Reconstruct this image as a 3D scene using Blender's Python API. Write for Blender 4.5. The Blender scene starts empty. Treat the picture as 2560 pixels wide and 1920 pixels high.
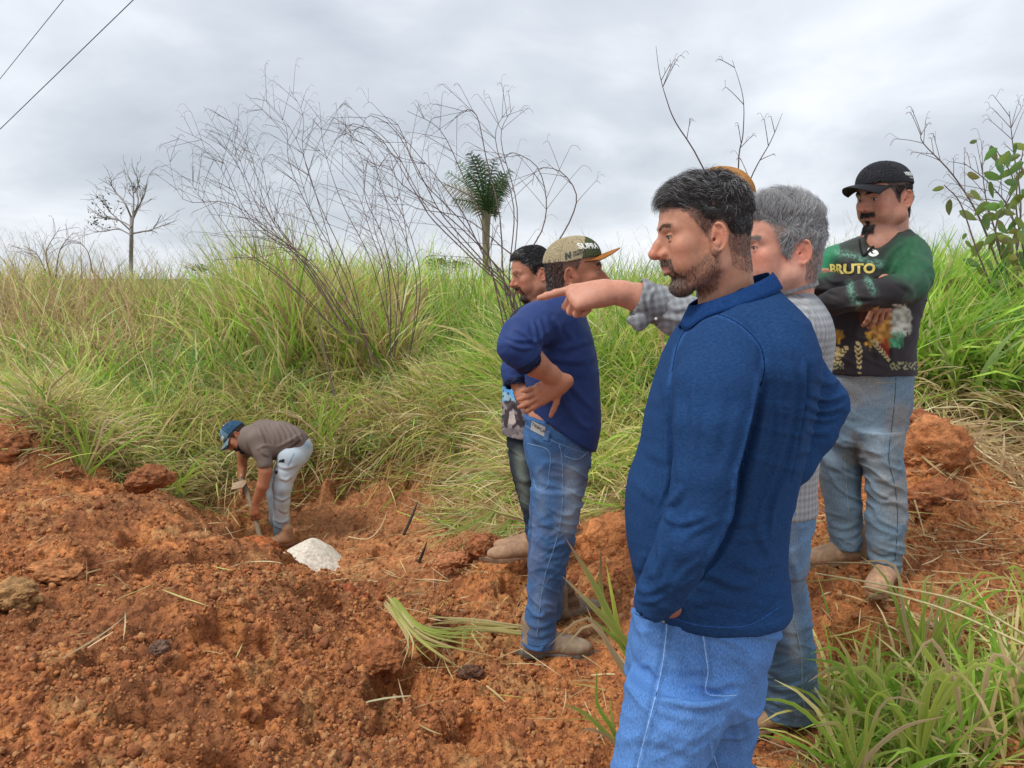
import bpy, math, random
import numpy as np
from mathutils import Vector, Matrix
from mathutils.bvhtree import BVHTree
sc = bpy.context.scene
COL = sc.collection
F32 = np.float32
# ------------------------------------------------------------------ camera
TILT = math.radians(7.85); CAMZ = 1.55
HFOV = 2*math.atan(1280/1922.0)
cam_d = bpy.data.cameras.new("camera"); cam = bpy.data.objects.new("camera", cam_d); COL.objects.link(cam)
cam.location = (0, 0, CAMZ); cam.rotation_euler = (math.radians(90)-TILT, 0, 0)
cam_d.angle = HFOV; cam_d.clip_start = 0.05; cam_d.clip_end = 3000
sc.camera = cam
# ------------------------------------------------------------------ sky, sun, exposure
SUN_EL, SUN_AZ = 56.0, 238.0      # azimuth clockwise from +Y
w = bpy.data.worlds.new("World"); sc.world = w; w.use_nodes = True
nt = w.node_tree; nt.nodes.clear()
def N(nt, t, **k):
    n = nt.nodes.new(t)
    for a, v in k.items():
        if a.startswith('i_'):
            n.inputs[a[2:].replace('_', ' ')].default_value = v
        else: setattr(n, a, v)
    return n
def L(nt, a, b): nt.links.new(a, b)
def ramp(nt, fac, stops, interp='LINEAR'):
    r = nt.nodes.new('ShaderNodeValToRGB'); r.color_ramp.interpolation = interp
    e = r.color_ramp.elements
    while len(e) < len(stops): e.new(0.5)
    for i, (p, c) in enumerate(stops):
        e[i].position = p; e[i].color = (*c, 1) if len(c) == 3 else c
    L(nt, fac, r.inputs[0]); return r.outputs[0]
def world_nodes():
    out = N(nt, 'ShaderNodeOutputWorld'); bg = N(nt, 'ShaderNodeBackground'); L(nt, bg.outputs[0], out.inputs[0])
    sky = N(nt, 'ShaderNodeTexSky', sky_type='NISHITA'); sky.sun_disc = False
    sky.sun_elevation = math.radians(SUN_EL); sky.sun_rotation = math.radians(SUN_AZ)
    bg.inputs['Strength'].default_value = 0.1
    tc = N(nt, 'ShaderNodeTexCoord'); sp = N(nt, 'ShaderNodeSeparateXYZ'); L(nt, tc.outputs['Generated'], sp.inputs[0])
    mx = N(nt, 'ShaderNodeMath', operation='MAXIMUM'); L(nt, sp.outputs[2], mx.inputs[0]); mx.inputs[1].default_value = 0.0
    ad = N(nt, 'ShaderNodeMath', operation='ADD'); L(nt, mx.outputs[0], ad.inputs[0]); ad.inputs[1].default_value = 0.30
    dx = N(nt, 'ShaderNodeMath', operation='DIVIDE'); L(nt, sp.outputs[0], dx.inputs[0]); L(nt, ad.outputs[0], dx.inputs[1])
    dy = N(nt, 'ShaderNodeMath', operation='DIVIDE'); L(nt, sp.outputs[1], dy.inputs[0]); L(nt, ad.outputs[0], dy.inputs[1])
    cb = N(nt, 'ShaderNodeCombineXYZ'); L(nt, dx.outputs[0], cb.inputs[0]); L(nt, dy.outputs[0], cb.inputs[1])
    def noise(scale, detail, rough, dist, off):
        m = N(nt, 'ShaderNodeMapping'); L(nt, cb.outputs[0], m.inputs[0]); m.inputs['Location'].default_value = off
        n = N(nt, 'ShaderNodeTexNoise'); n.inputs['Scale'].default_value = scale; n.inputs['Detail'].default_value = detail
        n.inputs['Roughness'].default_value = rough; n.inputs['Distortion'].default_value = dist
        L(nt, m.outputs[0], n.inputs[0]); return n.outputs[0]
    a = noise(0.95, 7, 0.52, 0.4, (3.1, 1.7, 0)); b = noise(3.2, 6, 0.5, 0.3, (7.7, 2.1, 0))
    mm = N(nt, 'ShaderNodeMath', operation='MULTIPLY_ADD'); L(nt, b, mm.inputs[0]); mm.inputs[1].default_value = 0.27
    m2 = N(nt, 'ShaderNodeMath', operation='MULTIPLY'); L(nt, a, m2.inputs[0]); m2.inputs[1].default_value = 0.73; L(nt, m2.outputs[0], mm.inputs[2])
    c = ramp(nt, mm.outputs[0], [(0.34, (0.50, 0.55, 0.615)), (0.46, (0.63, 0.675, 0.74)), (0.55, (0.78, 0.82, 0.88)), (0.67, (0.98, 1.0, 1.04))])
    # CIE-like overcast: brighter toward the zenith
    zr = N(nt, 'ShaderNodeMapRange'); L(nt, mx.outputs[0], zr.inputs[0]); zr.inputs[1].default_value = 0; zr.inputs[2].default_value = 1
    zr.inputs[3].default_value = 9.3; zr.inputs[4].default_value = 13.5
    vm = N(nt, 'ShaderNodeVectorMath', operation='SCALE'); L(nt, c, vm.inputs[0]); L(nt, zr.outputs[0], vm.inputs['Scale'])
    mix = N(nt, 'ShaderNodeMix', data_type='RGBA'); mix.inputs[0].default_value = 0.93
    L(nt, sky.outputs[0], mix.inputs[6]); L(nt, vm.outputs[0], mix.inputs[7])
    L(nt, mix.outputs[2], bg.inputs[0])
world_nodes()
sd = bpy.data.lights.new("sun", 'SUN'); sd.energy = 2.1; sd.angle = math.radians(16); sd.color = (1, 0.95, 0.88)
sun = bpy.data.objects.new("sun", sd); COL.objects.link(sun)
_el, _az = math.radians(SUN_EL), math.radians(SUN_AZ)
_dir = Vector((math.sin(_az)*math.cos(_el), math.cos(_az)*math.cos(_el), math.sin(_el)))
sun.rotation_euler = (-_dir).to_track_quat('-Z', 'Y').to_euler()
sc.view_settings.view_transform = 'Standard'; sc.view_settings.look = 'None'
sc.view_settings.exposure = 0.20; sc.view_settings.gamma = 1.0; sc.view_settings.use_curve_mapping = False
sc.render.engine = 'CYCLES'; sc.cycles.use_denoising = True
sc.cycles.max_bounces = 6; sc.cycles.transparent_max_bounces = 8
# ------------------------------------------------------------------ projection helpers (photo px -> point at distance Y)
CT, ST = math.cos(TILT), math.sin(TILT)
def P(u, v, Y):
    a = (np.asarray(u, float)-1280)/1922.0; b = (960-np.asarray(v, float))/1922.0
    dy = CT + b*ST; dz = -ST + b*CT
    return np.stack(np.broadcast_arrays(a/dy*Y, Y+0*a, CAMZ+dz/dy*Y), -1)
def UV(p):
    p = np.asarray(p, float); x, y, z = p[..., 0], p[..., 1], p[..., 2]-CAMZ
    d = y*CT - z*ST; up = y*ST + z*CT
    return 1280+1922*x/d, 960-1922*up/d
def Q(u, v, Y): return P(u*1.1573, v*1.1573, Y)
# ------------------------------------------------------------------ noise
_rs = np.random.RandomState(7)
_perm = np.tile(_rs.permutation(1024), 3).astype(np.int32)
def _h(i, j, k=0): return _perm[(_perm[(_perm[i & 1023] + j) & 1023] + k) & 1023]
def noise3(x, y, z, seed=0):
    x = np.asarray(x, F32)+seed*17.13; y = np.asarray(y, F32)+seed*5.71; z = np.asarray(z, F32)
    xi, yi, zi = np.floor(x), np.floor(y), np.floor(z); fx, fy, fz = x-xi, y-yi, z-zi
    xi, yi, zi = xi.astype(np.int32), yi.astype(np.int32), zi.astype(np.int32)
    u, v, w_ = fx*fx*(3-2*fx), fy*fy*(3-2*fy), fz*fz*(3-2*fz)
    def g(a, b, c): return _h(xi+a, yi+b, zi+c).astype(F32)/512.0-1
    x00 = g(0,0,0)*(1-u)+g(1,0,0)*u; x10 = g(0,1,0)*(1-u)+g(1,1,0)*u
    x01 = g(0,0,1)*(1-u)+g(1,0,1)*u; x11 = g(0,1,1)*(1-u)+g(1,1,1)*u
    return (x00*(1-v)+x10*v)*(1-w_)+(x01*(1-v)+x11*v)*w_
def noise2(x, y, seed=0):
    x = np.asarray(x, F32)+seed*17.13; y = np.asarray(y, F32)+seed*5.71
    xi, yi = np.floor(x), np.floor(y); fx, fy = x-xi, y-yi
    xi, yi = xi.astype(np.int32), yi.astype(np.int32)
    u, v = fx*fx*(3-2*fx), fy*fy*(3-2*fy)
    def g(a, b): return _h(xi+a, yi+b, seed).astype(F32)/512.0-1
    return (g(0,0)*(1-u)+g(1,0)*u)*(1-v)+(g(0,1)*(1-u)+g(1,1)*u)*v
def fbm2(x, y, o=4, seed=0):
    s = 0; a = 0.5
    for i in range(o): s = s+a*noise2(x*2**i, y*2**i, seed+i*3); a *= 0.5
    return s
def worley2(x, y, seed=0):
    x = np.asarray(x, F32); y = np.asarray(y, F32)
    xi, yi = np.floor(x).astype(np.int32), np.floor(y).astype(np.int32)
    f1 = np.full(x.shape, 9., F32); f2 = f1.copy(); idv = np.zeros(x.shape, F32)
    for a in (-1, 0, 1):
        for b in (-1, 0, 1):
            h1 = _h(xi+a, yi+b, seed).astype(F32)/1024; h2 = _h(xi+a, yi+b, seed+91).astype(F32)/1024
            d = (xi+a+h1-x)**2+(yi+b+h2-y)**2
            nw = d < f1
            f2 = np.where(nw, f1, np.minimum(f2, d)); idv = np.where(nw, h1, idv); f1 = np.where(nw, d, f1)
    return np.sqrt(f1), np.sqrt(f2), idv
def sst(a, b, x):
    t = np.clip((x-a)/(b-a), 0, 1); return t*t*(3-2*t)
# ------------------------------------------------------------------ mesh building
def new_mesh(name, V, Fc, mat, parent=None, colors=None, smooth=True, mats=None, midx=None):
    """V (n,3); Fc (m,k) int array or list of such arrays with k = 3 or 4."""
    V = np.ascontiguousarray(V, F32)
    Fs = Fc if isinstance(Fc, (list, tuple)) else [Fc]
    Fs = [np.asarray(f, np.int32) for f in Fs if len(f)]
    me = bpy.data.meshes.new(name)
    me.vertices.add(len(V)); me.vertices.foreach_set('co', V.ravel())
    nl = sum(f.size for f in Fs); nf = sum(len(f) for f in Fs)
    me.loops.add(nl); me.loops.foreach_set('vertex_index', np.concatenate([f.ravel() for f in Fs]))
    me.polygons.add(nf)
    st = np.concatenate([np.full(len(f), f.shape[1], np.int32) for f in Fs])
    me.polygons.foreach_set('loop_start', np.concatenate([[0], np.cumsum(st)[:-1]]).astype(np.int32))
    me.polygons.foreach_set('use_smooth', np.full(nf, smooth))
    if midx is not None: me.polygons.foreach_set('material_index', np.asarray(midx, np.int32))
    me.update(calc_edges=True); me.validate()
    if colors is not None:
        ca = me.color_attributes.new('Col', 'FLOAT_COLOR', 'POINT')
        c = np.ones((len(V), 4), F32); c[:, :3] = colors; ca.data.foreach_set('color', c.ravel())
    for m in (mats or [mat]): me.materials.append(m)
    o = bpy.data.objects.new(name, me); COL.objects.link(o)
    if parent: o.parent = parent
    return o
def thing(name, label, cat, loc=(0, 0, 0), group=None):
    o = bpy.data.objects.new(name, None); COL.objects.link(o); o.location = tuple(float(q) for q in loc)
    o.empty_display_size = 0.1
    o['label'] = label; o['category'] = cat
    if group: o['group'] = group
    return o
def tag(o, label=None, cat=None, group=None, kind=None):
    for k, v in (('label', label), ('category', cat), ('group', group), ('kind', kind)):
        if v: o[k] = v
    return o
def under(parent, V): return np.asarray(V)-np.array(parent.location)   # world -> child coords
def tubes(paths, radii, sides=5):
    """paths: list of (k,3) ; radii list of (k,) -> V, F(quads)"""
    Vs, Fs, n = [], [], 0
    for p, r in zip(paths, radii):
        p = np.asarray(p, float); k = len(p); r = np.broadcast_to(r, (k,))
        t = np.gradient(p, axis=0); t /= np.linalg.norm(t, axis=1)[:, None]+1e-9
        ref = np.array([0.31, 0.95, 0.05]) if abs(t[0] @ np.array([0.31, .95, .05])) < .9 else np.array([1., 0, 0])
        a = np.cross(t, ref); a /= np.linalg.norm(a, axis=1)[:, None]+1e-9; b = np.cross(t, a)
        th = np.arange(sides)*2*math.pi/sides
        ring = p[:, None]+r[:, None, None]*(np.cos(th)[None, :, None]*a[:, None]+np.sin(th)[None, :, None]*b[:, None])
        Vs.append(ring.reshape(-1, 3))
        i = np.arange(k-1)[:, None]*sides; j = np.arange(sides)[None]; j2 = (j+1) % sides
        Fs.append(np.stack([i+j, i+j2, i+sides+j2, i+sides+j], -1).reshape(-1, 4)+n); n += k*sides
    return np.concatenate(Vs), np.concatenate(Fs)
def curve_pts(ctrl, n=12):
    """Catmull-Rom through control points"""
    c = np.asarray(ctrl, float)
    if len(c) == 2: return c[0]+(c[1]-c[0])*np.linspace(0, 1, n)[:, None]
    c = np.vstack([2*c[0]-c[1], c, 2*c[-1]-c[-2]]); out = []
    m = max(2, n//(len(c)-3))
    for i in range(len(c)-3):
        t = np.linspace(0, 1, m, endpoint=False)[:, None]; p0, p1, p2, p3 = c[i:i+4]
        out.append(0.5*((2*p1)+(-p0+p2)*t+(2*p0-5*p1+4*p2-p3)*t**2+(-p0+3*p1-3*p2+p3)*t**3))
    out.append(c[-2][None]); return np.concatenate(out)
# ------------------------------------------------------------------ materials
def mat(name):
    m = bpy.data.materials.new(name); m.use_nodes = True; t = m.node_tree
    return m, t, t.nodes['Principled BSDF']
def simple(name, col, rough=0.6, metal=0.0, noise=0.0, scale=40, bump=0.0):
    m, t, b = mat(name); b.inputs['Roughness'].default_value = rough; b.inputs['Metallic'].default_value = metal
    b.inputs['Base Color'].default_value = (*col, 1)
    if noise or bump:
        tc = N(t, 'ShaderNodeTexCoord'); n = N(t, 'ShaderNodeTexNoise'); n.inputs['Scale'].default_value = scale; n.inputs['Detail'].default_value = 6
        L(t, tc.outputs['Object'], n.inputs[0])
        c0 = tuple(q*(1-noise) for q in col); c1 = tuple(min(1, q*(1+noise)) for q in col)
        L(t, ramp(t, n.outputs[0], [(0.3, c0), (0.7, c1)]), b.inputs['Base Color'])
        if bump:
            bp = N(t, 'ShaderNodeBump'); bp.inputs['Strength'].default_value = bump; bp.inputs['Distance'].default_value = 0.01
            L(t, n.outputs[0], bp.inputs['Height']); L(t, bp.outputs[0], b.inputs['Normal'])
    return m
def vcol(name, rough=0.7, spec=0.3, sheen=0.0, grain=0.0, gscale=300, bump=0.0, bscale=400, bdist=0.001, trans=0.0, sss=0.0, stretch=(1, 1, 1), wrink=0.0):
    m, t, b = mat(name); at = N(t, 'ShaderNodeAttribute'); at.attribute_name = 'Col'
    b.inputs['Roughness'].default_value = rough; b.inputs['Specular IOR Level'].default_value = spec
    if sheen: b.inputs['Sheen Weight'].default_value = sheen; b.inputs['Sheen Roughness'].default_value = 0.5
    col = at.outputs['Color']; tc = N(t, 'ShaderNodeTexCoord')
    mp = N(t, 'ShaderNodeMapping'); L(t, tc.outputs['Object'], mp.inputs[0]); mp.inputs['Scale'].default_value = stretch
    if grain:
        n = N(t, 'ShaderNodeTexNoise'); n.inputs['Scale'].default_value = gscale; n.inputs['Detail'].default_value = 3; L(t, mp.outputs[0], n.inputs[0])
        mr = N(t, 'ShaderNodeMapRange'); L(t, n.outputs[0], mr.inputs[0]); mr.inputs[1].default_value = .3; mr.inputs[2].default_value = .7
        mr.inputs[3].default_value = 1-grain; mr.inputs[4].default_value = 1+grain
        vm = N(t, 'ShaderNodeVectorMath', operation='SCALE'); L(t, col, vm.inputs[0]); L(t, mr.outputs[0], vm.inputs['Scale']); col = vm.outputs[0]
    L(t, col, b.inputs['Base Color'])
    nrm = None
    if wrink:
        n = N(t, 'ShaderNodeTexNoise', noise_type='RIDGED_MULTIFRACTAL'); n.inputs['Scale'].default_value = 5.5; n.inputs['Detail'].default_value = 3; n.inputs['Distortion'].default_value = .8; n.normalize = True
        mw = N(t, 'ShaderNodeMapping'); L(t, tc.outputs['Object'], mw.inputs[0]); mw.inputs['Scale'].default_value = (1, 1, 2.4); L(t, mw.outputs[0], n.inputs[0])
        bp = N(t, 'ShaderNodeBump'); bp.inputs['Strength'].default_value = wrink; bp.inputs['Distance'].default_value = 0.02; L(t, n.outputs[0], bp.inputs['Height']); nrm = bp.outputs[0]
    if bump:
        n = N(t, 'ShaderNodeTexNoise'); n.inputs['Scale'].default_value = bscale; n.inputs['Detail'].default_value = 4; L(t, mp.outputs[0], n.inputs[0])
        bp = N(t, 'ShaderNodeBump'); bp.inputs['Strength'].default_value = bump; bp.inputs['Distance'].default_value = bdist; L(t, n.outputs[0], bp.inputs['Height'])
        if nrm: L(t, nrm, bp.inputs['Normal'])
        nrm = bp.outputs[0]
    if nrm: L(t, nrm, b.inputs['Normal'])
    if sss:
        b.inputs['Subsurface Weight'].default_value = sss; b.inputs['Subsurface Radius'].default_value = (1, .35, .2); b.inputs['Subsurface Scale'].default_value = 0.006
    if trans:
        tr = N(t, 'ShaderNodeBsdfTranslucent'); L(t, col, tr.inputs[0]); ms = N(t, 'ShaderNodeMixShader'); ms.inputs[0].default_value = trans
        L(t, b.outputs[0], ms.inputs[1]); L(t, tr.outputs[0], ms.inputs[2]); L(t, ms.outputs[0], t.nodes['Material Output'].inputs[0])
    return m
M_LEAF = vcol('leaf blade', rough=0.6, spec=0.10, trans=0.38)
M_BARK = vcol('twig bark', rough=0.8, grain=0.2, gscale=60)
# ================================================================== TERRAIN
# (u, v, distance) ground samples in 2212-px photo units
GP = [(-300,1659,2.0),(0,1659,1.85),(300,1659,1.85),(600,1659,1.95),(850,1659,2.1),(1050,1659,2.22),(1300,1659,2.28),(1600,1659,2.26),(1900,1659,2.1),(2212,1659,1.95),(2600,1659,1.9),
 (0,1480,2.2),(350,1480,2.25),(650,1480,2.45),(850,1480,2.65),(1000,1480,2.75),(1200,1480,2.72),
 (0,1300,2.85),(300,1300,2.95),(550,1280,3.15),(700,1320,3.15),(820,1400,2.95),
 (0,1180,3.7),(300,1190,3.75),(500,1175,3.95),(600,1200,4.05),(700,1260,3.75),
 (0,1080,4.8),(200,1100,4.7),(350,1110,4.9),(460,1140,4.75),
 (0,1010,5.7),(40,930,5.9),(130,1020,5.8),(250,1050,5.9),(400,1080,6.2),
 (900,1400,3.05),(960,1340,3.35),(1000,1420,3.0),(1100,1340,3.4),(1180,1435,2.95),(1300,1420,2.95),(1080,1500,2.65),
 (860,1300,3.9),(1000,1260,3.95),(1080,1210,4.0),(1150,1210,4.0),(1200,1300,3.6),
 (300,1055,6.4),(470,1080,6.8),(660,1010,7.6),(800,995,7.6),(950,990,7.3),(1060,1010,6.6),(1130,1080,5.6),(1220,1110,5.1),(1350,1090,4.9),
 (1320,1165,3.75),(1330,1260,3.35),(1440,1200,3.6),(1560,1150,3.8),
 (1680,1570,2.4),(1800,1218,3.14),(1910,1275,2.99),(1760,1050,4.1),(1950,1010,4.0),(1990,930,4.2),(2060,960,4.25),(2200,1000,4.4),
 (2100,1100,3.7),(2212,1200,3.3),(2050,1250,3.1),(2212,1400,2.6),(1900,1420,2.65),(2400,1300,2.9),(2500,1000,4.6),
 (1950,890,5.0),(2200,900,5.2),(1700,1000,5.4),(2500,880,5.6)]
# (x, y, z): the pit beyond the spoil heap and the rising field behind
GZ = [(-1.7,5.6,-.62),(-2.3,6.2,-.66),(-2.0,6.7,-.70),(-1.2,6.2,-.70),(-1.3,5.3,-.60),(-.9,6.8,-.66),(-.6,5.6,-.45),(-.45,5.0,-.30),(-2.9,6.6,-.6),(-.3,6.0,-.52),(-1.6,7.25,-.60),(-.7,7.1,-.55),(-2.2,7.3,-.55),
 (-1.0,4.6,-.42),(-1.6,4.75,-.5),(-2.6,5.2,-.42),
 (-6,7.5,.12),(-4.2,7.6,.10),(-2.6,8.4,.12),(-1.2,8.6,.15),(0,8.0,.2),(1.0,7.0,.3),(3,7,.6),(5,6.5,.7),
 (-8,10,.5),(-5,10,.5),(-3,10,.5),(-1,10,.5),(1,10,.5),(4,10,.7),(8,10,.7),(-12,12,.5),(0,12.5,.5),(12,12,.6),(-7,5.5,.1),(-9,7,.2),(-4,3,.2),(-6,3,.2),(5,3,.35),(4,2,.3),(-2,.8,.1),(0,.5,0),(2,.8,.1),(0,-2,0),(-4,-1,.1),(4,-1,.1),(1.2,1.5,.0),(.4,1.5,0)]
_p = np.array([Q(*g) for g in GP]); _p = np.vstack([_p, np.array(GZ, float)])
def _rbf(r): return np.sqrt(r*r+0.09)
_A = _rbf(np.linalg.norm(_p[:, None, :2]-_p[None, :, :2], axis=2)); _n = len(_p)
_B = np.zeros((_n+3, _n+3)); _B[:_n, :_n] = _A+np.eye(_n)*-0.012; _B[:_n, _n] = 1; _B[:_n, _n+1:] = _p[:, :2]; _B[_n:, :_n] = _B[:_n, _n:].T
_W = np.linalg.solve(_B, np.concatenate([_p[:, 2], [0, 0, 0]]))
def ground_base(x, y):
    x = np.asarray(x, float); y = np.asarray(y, float); sh = x.shape; x = x.ravel(); y = y.ravel(); out = np.zeros(len(x))
    xc = np.clip(x, -12, 12); yc = np.clip(y, -3, 12.5)
    for i in range(0, len(x), 60000):
        a, b = xc[i:i+60000], yc[i:i+60000]
        out[i:i+60000] = _rbf(np.hypot(a[:, None]-_p[:, 0], b[:, None]-_p[:, 1])) @ _W[:_n] + _W[_n]+a*_W[_n+1]+b*_W[_n+2]
    far = sst(10.5, 16, np.hypot(x*.7, y))
    out = out*(1-far)+0.5*far
    return np.clip(out, -0.8, 1.1).reshape(sh)
# edge of the grass: distance as a function of x (world), smooth polyline
_EB = np.array([Q(u, v, Y) for u, v, Y in [(-500,930,6.5),(0,925,6.3),(60,960,6.1),(150,1000,6.1),(300,1040,6.45),(470,1065,6.9),(640,1000,7.75),(800,990,7.75),(950,985,7.5),(1060,1000,6.9),(1130,1070,5.9),(1200,1100,5.45),(1350,1080,5.3),(1600,1020,5.4),(1800,950,5.2),(1960,900,5.0),(2212,960,4.75),(2800,960,4.6)]])
_o = np.argsort(_EB[:, 0]); _EB = _EB[_o]
def grass_edge(x): return np.interp(x, _EB[:, 0], _EB[:, 1])
def rough_mask(x, y):
    """how crumbly the soil is: 1 on the spoil heap, 0.35 where feet have pressed it flat"""
    m = 1-0.62*sst(-.35, .25, x-0.25*(y-2.2))*(1-sst(.8, 1.3, x))
    m = np.minimum(m, 1-.10*sst(4.4, 5.2, y)*(x > -2.9)*(x < .4))
    return m
def soil_disp(x, y):
    m = rough_mask(x, y)
    wx = x+0.05*noise2(x*9, y*9, 3); wy = y+0.05*noise2(x*9, y*9, 4)
    z = 0.055*fbm2(x*1.9, y*1.9, 3, 5)*m*1.5
    f1, f2, idv = worley2(wx*3.6, wy*3.6, 11); z = z+0.085*m*(0.55-np.minimum(f1, .9))*(idv > .45)
    f1, f2, idv = worley2(wx*9.5, wy*9.5, 21); z = z+0.050*m*(0.5-np.minimum(f1, .8))*(.2+1.2*idv)
    wx = x+0.012*noise2(x*40, y*40, 6); wy = y+0.012*noise2(x*40, y*40, 7)
    f1, f2, idv = worley2(wx*24, wy*24, 31); z = z+0.032*(.25+.75*m)*(0.5-np.minimum(f1, .8))*(.2+1.3*idv)
    near = 1-sst(4.5, 7, y)
    f1, f2, idv = worley2(wx*58, wy*58, 41); z = z+0.013*near*(.4+.6*m)*(0.5-np.minimum(f1, .8))*(.3+1.2*idv)
    rn = (1-np.abs(noise2(x*23, y*23, 55)))**2*.5+(1-np.abs(noise2(x*51, y*51, 56)))**2*.28+(1-np.abs(noise2(x*105, y*105, 57)))**2*.16*near; z = z-.022*m*(rn-.4)-.006*(rn-.4)
    z = z-0.12*m*sst(.64, .78, 0.5+0.5*fbm2(x*3.3+3, y*3.3, 3, 51)*1.7)
    return z
def ground_z(x, y, detail=True):
    z = ground_base(x, y)
    if detail:
        g = sst(-.3, .5, y-grass_edge(x))
        z = z+soil_disp(x, y)*(1-.8*g)*(1-sst(12, 20, y))
        # the cut face under the turf: vertical spade grooves
        c = np.exp(-((y-grass_edge(x)+.25)/.3)**2)*(x > -2.8)*(x < .6)
        z = z+c*(0.16*noise2(x*7, y*2.5, 61)+.08*noise2(x*19, y*6, 62))
    return z
def build_ground():
    ys = np.concatenate([np.linspace(-4, .9, 12), np.linspace(1.0, 1.45, 10), 1.5*np.exp(np.linspace(0, math.log(8.2/1.5), 560)),
                         np.geomspace(8.3, 16, 90), np.geomspace(16.5, 900, 40)])
    s = np.linspace(-1, 1, 700)
    hw = np.where(ys < 16, np.maximum(2.2, .82*ys+.6), .82*ys+.6+(ys-16)*1.2)
    X = s[None]*hw[:, None]; Y = np.repeat(ys[:, None], len(s), 1)
    jit = .35*(ys[:, None]*.0030)
    X = X+jit*noise2(X*37, Y*37, 71); Y = Y+jit*noise2(X*37, Y*37, 72)
    Z = ground_z(X, Y)
    # crumbs lean and overhang a little
    o = .008*(1-sst(6, 9, Y))
    X2 = X+o*noise2(X*45, Y*45, 81); Y2 = Y+o*noise2(X*45, Y*45, 82)
    V = np.stack([X2, Y2, Z], -1).reshape(-1, 3)
    n, m = X.shape; i = np.arange(n-1)[:, None]*m; j = np.arange(m-1)[None]
    Fq = np.stack([i+j, i+j+1, i+m+j+1, i+m+j], -1).reshape(-1, 4)
    # colours of the soil itself: orange clay, dark loam, ochre subsoil
    x, y = V[:, 0], V[:, 1]
    col = soil_color(x, y)
    g = sst(.1, .9, y-grass_edge(x))[:, None]
    litter = np.array([.11, .085, .04])*(1+.4*noise2(x*20, y*20, 15)[:, None])
    col = col*(1-g*.9)+litter*g*.9
    far = sst(14, 30, y)[:, None]; col = col*(1-far)+np.array([.10, .14, .04])*far
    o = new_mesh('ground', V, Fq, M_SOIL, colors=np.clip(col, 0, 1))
    o['kind'] = 'structure'; return o
def soil_color(x, y):
    a = 0.5+fbm2(x*2.1, y*2.1, 4, 91)*.9; b = 0.5+fbm2(x*5+2, y*5, 3, 95)*.9; c = 0.5+fbm2(x*14, y*14, 3, 99)*.9
    orange = np.array([.57, .225, .080]); dark = np.array([.28, .112, .050]); ochre = np.array([.50, .275, .115]); red = np.array([.49, .155, .060]); mud = np.array([.47, .22, .10])
    col = orange[None]*np.ones((len(x), 1))
    def mixin(cc, m): return col*(1-m[:, None])+cc*m[:, None]
    col = mixin(ochre, .75*sst(.5, .72, b)); col = mixin(red, .6*sst(.52, .75, c))
    left = 1-sst(-1.1, .2, x-.2*(y-2))
    col = mixin(dark, (.25+.48*left)*sst(.42, .66, a)); col = mixin(dark, .55*sst(.58, .7, c))
    pit = sst(4.2, 5, y)*(x > -2.9)*(x < .5); col = mixin(mud, .5*pit)
    return col
def soil_material():
    m, t, b = mat('red clay soil'); at = N(t, 'ShaderNodeAttribute'); at.attribute_name = 'Col'
    tc = N(t, 'ShaderNodeTexCoord')
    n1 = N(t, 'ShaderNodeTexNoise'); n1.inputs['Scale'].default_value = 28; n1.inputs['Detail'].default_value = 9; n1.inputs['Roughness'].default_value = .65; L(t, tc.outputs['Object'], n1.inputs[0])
    mr = N(t, 'ShaderNodeMapRange'); L(t, n1.outputs[0], mr.inputs[0]); mr.inputs[1].default_value = .3; mr.inputs[2].default_value = .7; mr.inputs[3].default_value = .42; mr.inputs[4].default_value = 1.42  # noise darkens spots of the clay colour, painted stand-in for shade in crevices
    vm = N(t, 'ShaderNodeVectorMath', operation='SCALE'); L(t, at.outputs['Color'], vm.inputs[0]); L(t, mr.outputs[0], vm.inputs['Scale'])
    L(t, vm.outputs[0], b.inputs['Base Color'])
    rr = N(t, 'ShaderNodeMapRange'); L(t, n1.outputs[0], rr.inputs[0]); rr.inputs[3].default_value = .55; rr.inputs[4].default_value = .95; L(t, rr.outputs[0], b.inputs['Roughness'])
    b.inputs['Specular IOR Level'].default_value = .10
    n2 = N(t, 'ShaderNodeTexNoise'); n2.inputs['Scale'].default_value = 110; n2.inputs['Detail'].default_value = 6; n2.inputs['Roughness'].default_value = .7; L(t, tc.outputs['Object'], n2.inputs[0])
    bp = N(t, 'ShaderNodeBump'); bp.inputs['Strength'].default_value = .9; bp.inputs['Distance'].default_value = .009; L(t, n2.outputs[0], bp.inputs['Height'])
    dm = N(t, 'ShaderNodeMapping'); L(t, tc.outputs['Object'], dm.inputs[0]); nd = N(t, 'ShaderNodeTexNoise'); nd.inputs['Scale'].default_value = 40; L(t, tc.outputs['Object'], nd.inputs[0])
    va = N(t, 'ShaderNodeVectorMath', operation='SCALE'); L(t, nd.outputs['Color'], va.inputs[0]); va.inputs['Scale'].default_value = .02; vb = N(t, 'ShaderNodeVectorMath', operation='ADD'); L(t, dm.outputs[0], vb.inputs[0]); L(t, va.outputs[0], vb.inputs[1])
    last = bp.outputs[0]
    for sc_, ds in ((95, .010), (38, .016)):
        vo = N(t, 'ShaderNodeTexVoronoi', feature='F1'); vo.inputs['Scale'].default_value = sc_; L(t, vb.outputs[0], vo.inputs['Vector'])
        inv = N(t, 'ShaderNodeMath', operation='SUBTRACT'); inv.inputs[0].default_value = 1; L(t, vo.outputs['Distance'], inv.inputs[1])
        b2 = N(t, 'ShaderNodeBump'); b2.inputs['Strength'].default_value = .55; b2.inputs['Distance'].default_value = ds; L(t, inv.outputs[0], b2.inputs['Height']); L(t, last, b2.inputs['Normal']); last = b2.outputs[0]
    L(t, last, b.inputs['Normal'])
    return m
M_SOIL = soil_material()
build_ground()
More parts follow.
